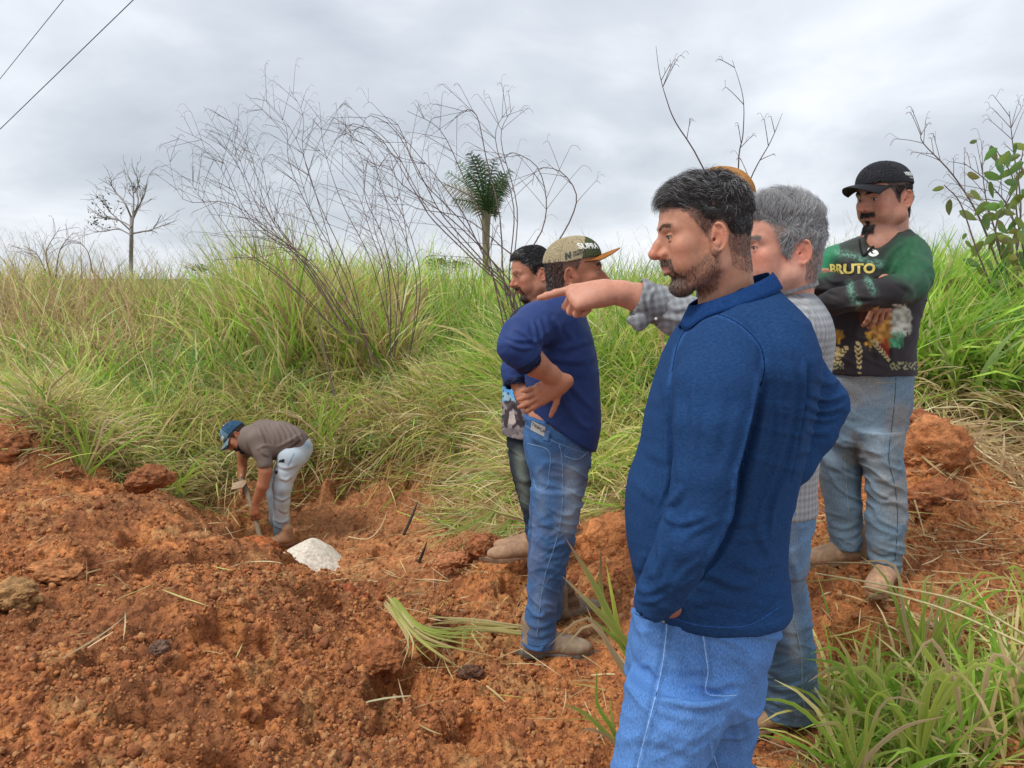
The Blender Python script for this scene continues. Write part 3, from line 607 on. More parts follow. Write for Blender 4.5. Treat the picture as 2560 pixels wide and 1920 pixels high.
def tuft(label, u, v, Y, n, hv, spread, cols, wd=(.012, .024)):
    ls = []
    for i in range(n):
        a = prs.uniform(-1.2, 1.2)*spread; h = prs.uniform(.55, 1)*hv; dy = prs.uniform(-.2, .2); c = cols[prs.randint(len(cols))]
        dr = prs.uniform(0, .22)*h if c in (GS, GD) else prs.uniform(0, .12)*h
        wq = prs.uniform(*wd)*.72; ls.append(([(u+prs.uniform(-.18, .18)*spread, v+prs.uniform(-12, 12), Y+prs.uniform(-.04, .04)), (u+a*.25+prs.uniform(-8, 8), v-h*.45, Y+dy*.3), (u+a*.65+prs.uniform(-18, 18), v-h*prs.uniform(.72, .9), Y+dy*.7), (u+a*1.2, v-h*prs.uniform(.7, 1.05)+dr, Y+dy)], wq, c, GS if prs.rand() < .4 else None))
    plant(label, (u, v, Y), ls)
GL = [GA, (.26, .44, .06), GB, (.42, .52, .09), (.30, .48, .07), GA, GS]
for lab, u, v, Y, n, hv, sp, wd in [
    ('spray of purple tipped grass in front of the crossed arms man\'s boots', 1990, 1480, 2.45, 14, 330, 190, (.010, .020)),
    ('broad upright grass tuft right of the lone lower leg in jeans', 1880, 1600, 2.15, 12, 300, 110, (.016, .026)),
    ('wide bright green leaves standing in the bottom right corner region', 2090, 1640, 2.05, 12, 330, 140, (.018, .032)),
    ('grass tuft with yellow dry leaves at the right picture edge', 2190, 1600, 2.15, 11, 300, 120, (.014, .026)),
    ('drooping dry tuft at the bottom edge below the tan boot', 1850, 1700, 1.95, 10, 240, 170, (.012, .024)),
    ('leafy tuft low in the middle of the right foreground', 1980, 1680, 2.0, 11, 300, 150, (.014, .028)),
    ('green tuft rising behind the broad leaves of the corner', 2050, 1450, 2.55, 9, 200, 120, (.012, .02)),
    ('fresh green leaves poking in from the right edge beside the heap', 2225, 1330, 2.7, 7, 150, 90, (.018, .03)),
    ('straw coloured tuft spilling down from the right heap', 2205, 1080, 3.9, 16, 140, 70, (.008, .014)),
    ('tuft of long leaves leaning over the left part of the cut edge', 190, 1040, 5.9, 16, 210, 150, (.016, .028)),
    ('grass tuft of wide leaves near the left heap of soil', 90, 1000, 5.9, 8, 110, 60, (.016, .028)),
    ('drooping green tuft above the digging man\'s hand', 380, 1060, 6.2, 14, 90, 110, (.014, .024)),
    ('leafy tuft leaning out of the cut behind the digging man\'s back', 700, 960, 7.3, 14, 150, 120, (.016, .026)),
    ]:
    cols = GL if 'straw' not in lab else [GS, GS, GD]
    tuft(lab, u, v, Y, n, hv, sp, cols, wd)
# dense low growth in the right corner
parts = []
n = 2200; y = prs.uniform(1.95, 2.75, n); u = prs.uniform(1630, 2330, n); k = (u > 1790+(2.75-y)*60) & (prs.rand(n) < sst(2.9, 2.0, y)*1.1); y, u = y[k], u[k]; x = (u-1106)/1661*y
V, Fq, t_ = blades(prs, np.stack([x, y, ground_z(x, y)], -1), prs.rand(len(x))*6.28, prs.uniform(.1, 1.4, len(x)), prs.uniform(.10, .36, len(x)), prs.uniform(.004, .018, len(x)), prs.uniform(.1, 1.8, len(x)), 5)
parts.append((V, Fq, blade_colors(prs, len(x), 5, pick(prs, len(x), [(2.2, G_ST), (.4, G_BN), (5, G_BR), (2, G_YL)]), .2)))
emit('low_foreground_grass', parts, 'short green and withered grass covering the near right corner')
# long straw stalks arching in from the right
for lab, pts in [('long yellow straw stalk arching from the right edge toward the boots', [(2212, 1370, 2.3), (2080, 1300, 2.3), (1900, 1262, 2.3), (1760, 1238, 2.35)]),
                 ('second straw stalk lying lower across the right foreground', [(2230, 1400, 2.2), (2050, 1320, 2.2), (1890, 1272, 2.2), (1860, 1268, 2.2)]),
                 ('thin straight straw stalk crossing the grass at the right edge', [(2220, 1545, 2.1), (2090, 1537, 2.1), (1990, 1535, 2.1)]),
                 ('bent straw stalk lying against the right soil heap', [(1925, 1170, 3.2), (1960, 1215, 3.1), (2010, 1290, 3.0)]),
                 ('pale straw stalk stuck upright in the right soil heap', [(1975, 1080, 3.5), (1990, 1130, 3.45), (2006, 1195, 3.4)]),
                 ('pale stick pointing up from the top of the right heap', [(1962, 925, 4.1), (1985, 905, 4.05), (2000, 892, 4.0)])]:
    p = curve_pts([Q(*q) for q in pts], 14); V, Fq = tubes([p], [np.linspace(.0045, .002, len(p))], 5)
    o = new_mesh('straw_stalk', V-p[0], Fq, M_BARK, colors=np.tile([.62, .52, .26], (len(V), 1))); o.location = tuple(p[0]); tag(o, lab, 'stalk', 'straw stalks')
# cut grass bundles on the soil
def bundle(label, a, b, c, n, Y, cols):
    A, B, C2 = Q(*a), Q(*b), Q(*c); t = thing('cut_grass_bundle', label, 'grass', A, 'bundles of cut grass')
    for i in range(n):
        j = prs.uniform(-1, 1, 3); s = .045
        p = [A+np.array([j[0]*s*.5, j[1]*s, .01+.02*abs(j[2])]), B+np.array([j[0]*s*.8, j[1]*s*1.2, .035+.02*j[2]]), C2+np.array([j[0]*s*4.5, j[1]*s*4.5, .02+.04*abs(j[2])])+(B-C2)*prs.uniform(-.1, .5)]
        leaf_mesh(p, prs.uniform(.005, .011), cols[prs.randint(len(cols))], t)
BC = [(.55, .48, .20), (.60, .52, .27), (.42, .45, .13), (.50, .42, .2), (.34, .42, .10)]
bundle('bundle of cut yellow grass lying left of the navy man\'s boots', (842, 1305, 3.15), (900, 1385, 2.97), (985, 1420, 2.85), 26, 3, BC)
bundle('cut green and dry grass lying crosswise against the bundle', (1130, 1370, 3.1), (1010, 1368, 3.1), (930, 1395, 2.98), 18, 3, BC)
bundle('fresh green grass clippings heaped at the foot of the bank', (1090, 1080, 5.3), (1060, 1130, 4.9), (1010, 1185, 4.6), 40, 3, BC+[(.30, .42, .08), (.25, .36, .1)])
bundle('green clippings heaped beside the tan boot behind the navy shirt', (1120, 1120, 4.9), (1095, 1150, 4.6), (1060, 1185, 4.35), 26, 3, BC+[(.30, .42, .08)])
bundle('pale cut grass strewn behind the navy man\'s knees', (1340, 1085, 4.9), (1290, 1120, 4.7), (1235, 1140, 4.5), 26, 3, BC)
# ------------------------------------------------------------------ bare shrubs
TW = (.15, .10, .09); TW2 = (.15, .11, .095)
def shrub(name, label, cat, base, stems_, mode='hook', twigs=9, r0=.011, col=TW, seed=1, group=None, tl=(.25, .7), fill=0):
    r = np.random.RandomState(seed); b = Q(*base); t = thing(name, label, cat, b, group)
    if fill: stems_ = list(stems_)+[[(q[0]+r.uniform(-6, 6)+i*dx, q[1]+i*dy, q[2]+r.uniform(-.3, .3)) for i, q in enumerate(s)] for s, dx, dy in [(stems_[r.randint(len(stems_))], r.uniform(-9, 14), r.uniform(-2, 12)) for _ in range(fill)]]
    for s in stems_:
        pts = [Q(*q) for q in s]; p = curve_pts(pts, 22); ln = np.linalg.norm(np.diff(p, axis=0), axis=1).sum(); n = len(p)
        paths, rad = [p], [np.linspace(r0, r0*.22, n)]
        for k in range(twigs):
            i = r.randint(int(n*.3), n-1); d = p[min(i+1, n-1)]-p[i-1]; d /= np.linalg.norm(d)+1e-9
            side = r.choice([-1, 1]); ax = np.array([d[2], 0, -d[0]])*side
            l = r.uniform(*tl)*(1.15-.6*i/n); q = p[i]; dirv = d*.75+ax*r.uniform(.35, .9)+np.array([0, r.uniform(-.5, .5), .15]); dirv /= np.linalg.norm(dirv)
            e = [q]; dd = dirv.copy(); bend = r.uniform(.03, .10); m = 11
            for j in range(m):
                if j > m*.62: dd = dd+np.array([np.sign(dd[0])*.12, 0, -.62])
                else: dd = dd+np.array([0, 0, bend*(-.3)])
                dd /= np.linalg.norm(dd); e.append(e[-1]+dd*l/m*(1.25 if j < m*.62 else .5))
            paths.append(np.array(e)); rr = max(r0*.20, .0019); rad.append(np.linspace(rr*1.3, rr*.55, m+1))
            for kk in range(2):
                if r.rand() < .75:
                    a = r.randint(3, m-2); q2 = e[a]; d2 = dirv+np.array([r.uniform(-.8, .8), r.uniform(-.5, .5), r.uniform(-.1, .7)]); d2 /= np.linalg.norm(d2); l2 = l*r.uniform(.25, .5)
                    e2 = [q2]; 
                    for j in range(7):
                        if j > 3: d2 = d2+np.array([0, 0, -.7]); d2 /= np.linalg.norm(d2)
                        e2.append(e2[-1]+d2*l2/7)
                    paths.append(np.array(e2)); rad.append(np.full(8, rr*.5))
        V, Fq = tubes(paths, rad, 4)
        c = np.tile(np.array(col), (len(V), 1))*(.8+.4*r.rand(len(V)))[:, None]
        new_mesh('branch', under(t, V), Fq, M_BARK, t, colors=c)
    return t
YS = 8.2
def S(*pts, Y=YS, dy=0): return [(u, v, Y+dy*i/len(pts)) for i, (u, v) in enumerate(pts)]
shrub('bare_shrub', 'leafless shrub of thin upright stems with hooked tips rising from the tall clump', 'shrub', (790, 790, YS), [
    S((830, 800), (720, 640), (640, 540), (530, 385), (440, 230)), S((820, 800), (740, 620), (700, 480), (640, 300), (560, 200)), S((800, 790), (760, 600), (690, 440), (655, 330), (655, 250), (625, 190)),
    S((845, 780), (830, 600), (800, 500), (760, 400), (640, 275)), S((850, 770), (860, 620), (850, 500), (800, 330), (755, 300)), S((880, 800), (900, 620), (870, 500), (820, 400), (812, 330)),
    S((760, 740), (700, 600), (610, 520), (500, 440), (395, 430), (360, 320)), S((770, 740), (660, 560), (540, 470), (470, 330), (380, 275)), S((740, 700), (650, 560), (580, 460), (540, 330), (505, 260)),
    S((840, 700), (800, 560), (740, 440), (700, 320), (690, 220)), S((730, 720), (610, 600), (520, 530), (450, 430), (425, 380)), S((870, 700), (830, 520), (790, 430), (780, 340), (720, 260))],
    twigs=13, r0=.0064, fill=12, seed=4, group='leafless shrubs behind the cut', tl=(.25, .75))
YS2 = 7.2
shrub('bare_shrub', 'leafless shrub of arching stems sweeping left in front of the palm', 'shrub', (1100, 600, YS2), [
    S((1150, 800), (1120, 640), (1060, 560), (990, 470), (905, 380), (860, 270), (800, 245), Y=YS2), S((1150, 800), (1110, 640), (1040, 560), (960, 470), (930, 420), (860, 290), (800, 250), (780, 280), Y=YS2),
    S((1120, 800), (1080, 640), (1020, 500), (980, 430), (900, 330), (830, 250), Y=YS2), S((1130, 800), (1090, 620), (1080, 470), (1050, 340), (1030, 250), (1000, 240), (960, 280), Y=YS2),
    S((1110, 800), (1070, 620), (1040, 480), (1000, 380), (950, 280), (880, 240), Y=YS2), S((1130, 800), (1100, 620), (1110, 450), (1070, 300), (1100, 230), Y=YS2),
    S((1100, 760), (1120, 590), (1170, 500), (1180, 430), (1160, 360), (1110, 330), (1090, 340), Y=YS2), S((1110, 760), (1180, 570), (1230, 480), (1245, 420), (1210, 370), (1160, 365), (1150, 400), Y=YS2-.5),
    S((1140, 800), (1100, 640), (1060, 560), (970, 470), (870, 400), (840, 360), (800, 360), Y=YS2), S((1160, 800), (1140, 600), (1080, 530), (1000, 470), (900, 450), (850, 420), Y=YS2)],
    twigs=8, r0=.0082, fill=3, seed=9, group='leafless shrubs behind the cut', tl=(.3, .8))
shrub('bare_shrub', 'sparse leafless shrub low behind the grass on the left horizon', 'shrub', (110, 600, 12), [
    S((110, 600), (100, 545), (130, 490), Y=12), S((120, 600), (130, 540), (160, 500), Y=12), S((100, 590), (80, 550), (50, 530), Y=12), S((200, 590), (190, 545), (170, 520), Y=12)], twigs=8, r0=.014, seed=5, tl=(.2, .6), group='leafless shrubs behind the cut')
YT = 5.0
shrub('bare_shrub', 'three long leafless stems rising above the heads against the sky', 'shrub', (1600, 700, YT), [
    S((1640, 640), (1520, 365), (1460, 265), (1440, 215), (1425, 160), (1417, 100), Y=YT), S((1600, 640), (1595, 365), (1605, 290), (1605, 210), (1582, 130), Y=YT), S((1560, 560), (1620, 390), (1665, 305), (1690, 245), Y=YT)],
    twigs=4, r0=.0052, seed=21, tl=(.12, .34), col=(.10, .055, .05))
shrub('bare_shrub', 'dry twiggy shrub standing at the right picture edge', 'shrub', (2170, 640, 5.6), [
    S((2180, 640), (2120, 480), (2060, 380), (1995, 310), (1990, 285), Y=5.6), S((2190, 640), (2150, 500), (2130, 430), (2120, 350), Y=5.6), S((2200, 660), (2190, 480), (2140, 400), (2080, 350), Y=5.6), S((2190, 600), (2205, 450), (2190, 330), (2180, 240), Y=5.6)],
    twigs=12, r0=.0085, seed=31, tl=(.15, .5), col=(.17, .12, .11), group='leafless shrubs behind the cut')
shrub('dead_stick', 'dark slanting dead stick standing in the grass of the slope', 'stick', (712, 800, 7.7), [[(724, 860, 7.5), (705, 780, 7.6), (690, 700, 7.7), (683, 640, 7.8)]], twigs=1, r0=.014, seed=2, col=(.16, .11, .09), tl=(.1, .2))
shrub('dead_stick', 'pale forked twig standing behind the pointing sleeve', 'stick', (1420, 780, 4.6), [[(1440, 800, 4.6), (1425, 700, 4.6), (1408, 655, 4.6), (1385, 625, 4.6)], [(1408, 655, 4.6), (1425, 625, 4.6), (1450, 600, 4.6)]], twigs=1, r0=.010, seed=2, col=(.46, .30, .16), tl=(.1, .2))
# broad leaves on the right vine
M_BROAD = vcol('broad leaf', rough=.45, spec=.35, trans=.25)
def broad_leaf(par, p, d, ln, col):
    d = np.array(d, float); d /= np.linalg.norm(d); s = np.cross(d, [0, -1, .2]); s /= np.linalg.norm(s); n = np.cross(d, s)
    t = np.array([0, .15, .4, .7, .9, 1]); w_ = np.array([.02, .17, .25, .20, .08, .0])*ln; bend = -vr.uniform(.05, .5)*t**2*ln
    c = p+d*(t*ln)[:, None]+np.array([0, 0, 1.])*bend[:, None]
    V = np.stack([c+s*w_[:, None]+n*w_[:, None]*.3, c, c-s*w_[:, None]+n*w_[:, None]*.3], 1).reshape(-1, 3)
    i = np.arange(5)[:, None]*3+np.arange(2)[None]; Fq = np.stack([i, i+1, i+4, i+3], -1).reshape(-1, 4)
    new_mesh('leaf', under(par, V), Fq, M_BROAD, par, colors=np.tile(col, (len(V), 1)))
vine = thing('leafy_vine', 'broad leaved vine climbing the dry shrub at the right picture edge', 'vine', Q(2195, 640, 5.4))
V, Fq = tubes([curve_pts([Q(2195, 640, 5.4), Q(2150, 500, 5.4), Q(2190, 400, 5.4), Q(2150, 320, 5.4)], 16), curve_pts([Q(2150, 640, 5.3), Q(2110, 540, 5.3), Q(2075, 440, 5.3), Q(2040, 400, 5.3)], 16), curve_pts([Q(2215, 560, 5.4), Q(2195, 440, 5.4), Q(2212, 310, 5.4)], 16)], [np.linspace(.007, .003, 16)[:len(curve_pts([(0, 0, 0), (0, 0, 1), (0, 1, 1), (1, 1, 1)], 16))]]*2+[np.linspace(.007, .003, len(curve_pts([(0, 0, 0), (0, 0, 1), (0, 1, 1)], 16)))], 5)
new_mesh('stem', under(vine, V), Fq, M_BARK, vine, colors=np.tile(TW, (len(V), 1)))
vr = np.random.RandomState(8)
for (u, v) in [(2040, 405), (2052, 430), (2072, 455), (2155, 320), (2160, 335), (2180, 330), (2195, 310), (2205, 335), (2190, 370), (2200, 395), (2175, 440), (2130, 460), (2210, 420), (2145, 505), (2125, 520), (2085, 520), (2100, 530), (2165, 525), (2190, 540), (2175, 555), (2205, 500), (2080, 560), (2110, 575), (2200, 470), (2212, 350), (2150, 590), (2190, 600), (2075, 600), (2210, 560), (2130, 610)]+[(vr.uniform(2080, 2215), vr.uniform(300, 640)) for _ in range(22)]+[(vr.uniform(2140, 2215), vr.uniform(290, 640)) for _ in range(34)]:
    broad_leaf(vine, Q(u, v, 5.35+vr.uniform(-.12, .12)), (vr.uniform(-1.3, 1.3), vr.uniform(-.6, .4), vr.uniform(-1, .1)), vr.uniform(.06, .13), (.11*vr.uniform(.6, 1.9), .19*vr.uniform(.7, 1.3), .04))
# ------------------------------------------------------------------ palm
YP = 24.0
M_FROND = vcol('palm frond', rough=.5, spec=.3, trans=.2)
palm = thing('palm_tree', 'tall palm with bunched upswept dark fronds behind the bare shrub', 'palm', Q(1052, 620, YP)-np.array([0, 0, .5]))
pr = np.random.RandomState(6)
tp = curve_pts([Q(1052, 640, YP)-np.array([0, 0, .5]), Q(1050, 560, YP), Q(1050, 455, YP)], 18); V, Fq = tubes([tp], [np.interp(np.linspace(0, 1, len(tp)), [0, .6, .85, 1], [.12, .11, .13, .17])], 10)
new_mesh('trunk', under(palm, V), Fq, M_BARK, palm, colors=np.tile([.22, .19, .12], (len(V), 1))*(.7+.5*pr.rand(len(V)))[:, None])
crown0 = Q(1050, 470, YP)
for k, (u, v, c) in enumerate([(1016, 332, 0), (1030, 338, 0), (1068, 346, 0), (1102, 368, 0), (1090, 392, 0), (992, 350, 1), (968, 372, 1), (1080, 425, 0), (960, 398, 2), (980, 430, 1), (1072, 455, 0), (1046, 350, 0), (1010, 375, 0), (1085, 375, 0)]):
    e = Q(u, v, YP+pr.uniform(-1.4, 1.4)); mid = (crown0+e)/2+np.array([-(u-1050)*.002, 0, .15]); p = curve_pts([crown0+pr.uniform(-.1, .1, 3), mid, e], 14); n = len(p)
    t = np.gradient(p, axis=0); t /= np.linalg.norm(t, axis=1)[:, None]; Vs, Fs, q = [], [], 0
    vv, ff = tubes([p], [np.linspace(.03, .01, n)], 4); Vs.append(vv); Fs.append(ff); q = len(vv)
    for i in range(2, n):
        for sgn in (-1, 1):
            for h in range(2):
                c0 = p[i]-(p[i]-p[i-1])*h/3; s = np.cross(t[i], [0, 1, 0])*sgn+np.array([0, pr.uniform(-.6, .6), 0]); l = .42*math.sin(math.pi*min(1, .18+.8*i/n))*pr.uniform(.75, 1.1)+.12
                tip = c0+s*l*.75+t[i]*l*.55+np.array([0, 0, -.35*l]); m = (c0+tip)/2+np.array([0, 0, .08*l]); wv = t[i]*.015
                Vs.append(np.array([c0-wv, c0+wv, m-wv, m+wv, tip])); Fs.append(np.array([[0, 1, 3, 2], [2, 3, 4, 4]])[:1]+q); Fs.append(np.array([[2, 3, 4, 2]])[:0].reshape(0, 4)+q)
                Fs.append(np.array([[2, 3, 4, 4]])[:0].reshape(0, 4)); 
                Vs[-1] = np.array([c0-wv, c0+wv, m-wv, m+wv, tip-wv*.15, tip+wv*.15]); Fs.append(np.array([[2, 3, 5, 4]])+q); q += 6
    col = [(.055, .10, .035), (.10, .15, .05), (.30, .26, .16)][c]
    V = np.concatenate(Vs); new_mesh('frond', under(palm, V), np.concatenate([f for f in Fs if len(f)]), M_FROND, palm, colors=np.tile(col, (len(V), 1))*(.8+.4*pr.rand(len(V)))[:, None])
# ------------------------------------------------------------------ dead tree on the left
YD = 26.0
tree = thing('dead_tree', 'grey leafless tree with spreading limbs on the left skyline', 'tree', Q(283, 640, YD))
tr = np.random.RandomState(12); TG = (.30, .26, .245)
def limb(ctrl, r0, r1, sub=6, sl=(.35, 1.1)):
    p = curve_pts([Q(*q, YD+tr.uniform(-.6, .6)) for q in ctrl], 14); paths, rad = [p], [np.linspace(r0, r1, len(p))]
    for k in range(sub):
        i = tr.randint(len(p)//3, len(p)); q = p[i-1]; d = p[i-1]-p[max(i-3, 0)]; d /= np.linalg.norm(d)+1e-9; l = tr.uniform(*sl)
        e = [q]; dd = d+np.array([tr.uniform(-.9, .9), tr.uniform(-.6, .6), tr.uniform(-.1, .6)])
        for j in range(7): dd = dd/np.linalg.norm(dd)+tr.uniform(-.25, .25, 3); e.append(e[-1]+dd/np.linalg.norm(dd)*l/7)
        paths.append(np.array(e)); rad.append(np.linspace(max(r1, .010)*.9, .005, 8))
        for kk in range(2):
            q2 = e[tr.randint(2, 7)]; e2 = [q2]; d3 = dd+tr.uniform(-.9, .9, 3)
            for j in range(4): d3 = d3/np.linalg.norm(d3)+tr.uniform(-.3, .3, 3); e2.append(e2[-1]+d3/np.linalg.norm(d3)*l*.4/4)
            paths.append(np.array(e2)); rad.append(np.linspace(.007, .004, 5))
    return paths, rad
pa, ra = limb([(283, 640), (283, 570), (284, 510), (284, 470)], .075, .055, 0); V, Fq = tubes(pa, ra, 8); new_mesh('trunk', under(tree, V), Fq, M_BARK, tree, colors=np.tile(TG, (len(V), 1))*(.8+.3*tr.rand(len(V)))[:, None])
for ctrl, r0 in [([(284, 505), (288, 460), (288, 420), (283, 395)], .042), ([(284, 480), (300, 445), (312, 420), (318, 390)], .036), ([(284, 470), (270, 440), (250, 415), (235, 390)], .034), ([(284, 500), (262, 480), (240, 460), (225, 440)], .03),
                 ([(284, 505), (310, 500), (330, 495), (348, 465)], .032), ([(284, 508), (255, 495), (225, 500), (205, 500)], .025), ([(284, 490), (262, 478), (232, 472), (205, 470)], .025), ([(285, 470), (298, 440), (296, 410), (302, 388)], .025)]:
    pa, ra = limb(ctrl, r0, .011, 9); V, Fq = tubes(pa, ra, 5); new_mesh('limb', under(tree, V), Fq, M_BARK, tree, colors=np.tile(TG, (len(V), 1))*(.8+.3*tr.rand(len(V)))[:, None])
V, Fq, C = [], [], []; q = 0
for (u, v, n, s) in [(214, 470, 26, .35), (236, 452, 34, .5), (290, 408, 24, .22), (205, 475, 14, .2)]:
    for k in range(n):
        c0 = Q(u, v, YD)+tr.normal(0, s*.45, 3); a = tr.normal(0, 1, 3); a /= np.linalg.norm(a); b = np.cross(a, tr.normal(0, 1, 3)); b /= np.linalg.norm(b); h = .055
        V.append(np.array([c0-a*h, c0-b*h*.5, c0+a*h, c0+b*h*.5])); Fq.append(np.arange(4)[None]+q); q += 4
new_mesh('leaf_cluster', under(tree, np.concatenate(V)), np.concatenate(Fq), M_FROND, tree, colors=np.tile([.05, .075, .035], (q, 1)))['kind'] = 'stuff'
# ------------------------------------------------------------------ far trees on the horizon
def far_tree(label, u, vtop, w_, Y, seed):
    r = np.random.RandomState(seed); base = Q(u, 612, Y); t = thing('far_tree', label, 'tree', base, 'small trees on the horizon')
    h = (612-vtop)/1661*Y; V, Fq = tubes([np.array([base, base+[0, 0, h*.75]])], [np.array([h*.04, h*.02])], 5); new_mesh('trunk', under(t, V), Fq, M_BARK, t, colors=np.tile(TG, (len(V), 1)))
    n = 420; W = w_/1661*Y/2; p = r.normal(0, .42, (n, 3))*np.array([W, W, h*.26])+base+np.array([0, 0, h*.78])
    a = r.normal(0, 1, (n, 3)); a /= np.linalg.norm(a, axis=1)[:, None]; b = np.cross(a, r.normal(0, 1, (n, 3))); b /= np.linalg.norm(b, axis=1)[:, None]; s = h*.05
    V = np.stack([p-a*s, p-b*s*.6, p+a*s, p+b*s*.6], 1).reshape(-1, 3); new_mesh('crown', under(t, V), np.arange(4*n).reshape(-1, 4), M_FROND, t, colors=np.tile([.06, .09, .05], (4*n, 1))*(.7+.6*np.repeat(r.rand(n), 4))[:, None])
far_tree('small round tree on the horizon left of the bare shrub', 432, 572, 60, 110, 1); far_tree('dark tree on the horizon right of the bare shrub', 945, 555, 70, 100, 2)
far_tree('flat crowned tree on the horizon beside the palm', 990, 562, 50, 120, 3); far_tree('low tree on the horizon behind the black tee man', 1080, 580, 60, 120, 4)
# ------------------------------------------------------------------ wires and charred sticks
M_WIRE = simple('dark wire', (.06, .06, .065), .5)
for lab, a, b in [('upper of two power cables crossing the sky at the left', (-40, 220, 9), (145, -10, 7)), ('lower and thicker of two power cables crossing the sky at the left', (-40, 318, 8), (300, -12, 6.5))]:
    A, B = Q(*a), Q(*b); d = B-A; tt = np.linspace(-2, 3, 40)[:, None]; p = A+d*tt; V, Fq = tubes([p], [np.full(40, .0040 if 'lower' in lab else .0032)], 6)
    o = new_mesh('power_cable', V-A, Fq, M_WIRE); o.location = tuple(A); tag(o, lab, 'cable')
p = curve_pts([Q(1960, 738, 4.9), Q(2080, 740, 4.9), Q(2230, 742, 4.9), Q(2500, 742, 4.9)], 30); V, Fq = tubes([p], [np.full(len(p), .0028)], 5)
o = new_mesh('fence_wire', V-p[0], Fq, simple('rusty wire', (.20, .14, .09), .7)); o.location = tuple(p[0]); tag(o, 'rusty fence wire stretched in front of the right hand grass', 'wire')
for lab, pts, r in [('charred black stick leaning against the clay of the cut', [(872, 1155, 5.5), (888, 1120, 5.6), (902, 1085, 5.75)], .012), ('short dark stick standing in the wet clay beside the orange chunk', [(905, 1215, 4.5), (913, 1195, 4.5), (922, 1172, 4.5)], .009), ('curved pale root lying right of the digging man', [(752, 1160, 5.9), (795, 1165, 5.9), (822, 1140, 6.0), (836, 1105, 6.1)], .008)]:
    p = curve_pts([Q(*q) for q in pts], 10); V, Fq = tubes([p], [np.interp(np.linspace(0, 1, len(p)), [0, .5, 1], [r, r, r*.4])], 6)
    o = new_mesh('stick', V-p[0], Fq, M_BARK, colors=np.tile([.04, .03, .025] if 'pale' not in lab else [.55, .38, .2], (len(V), 1))); o.location = tuple(p[0]); tag(o, lab, 'stick')
# puddles in the pit
M_WATER = simple('muddy water', (.36, .19, .085), .08)
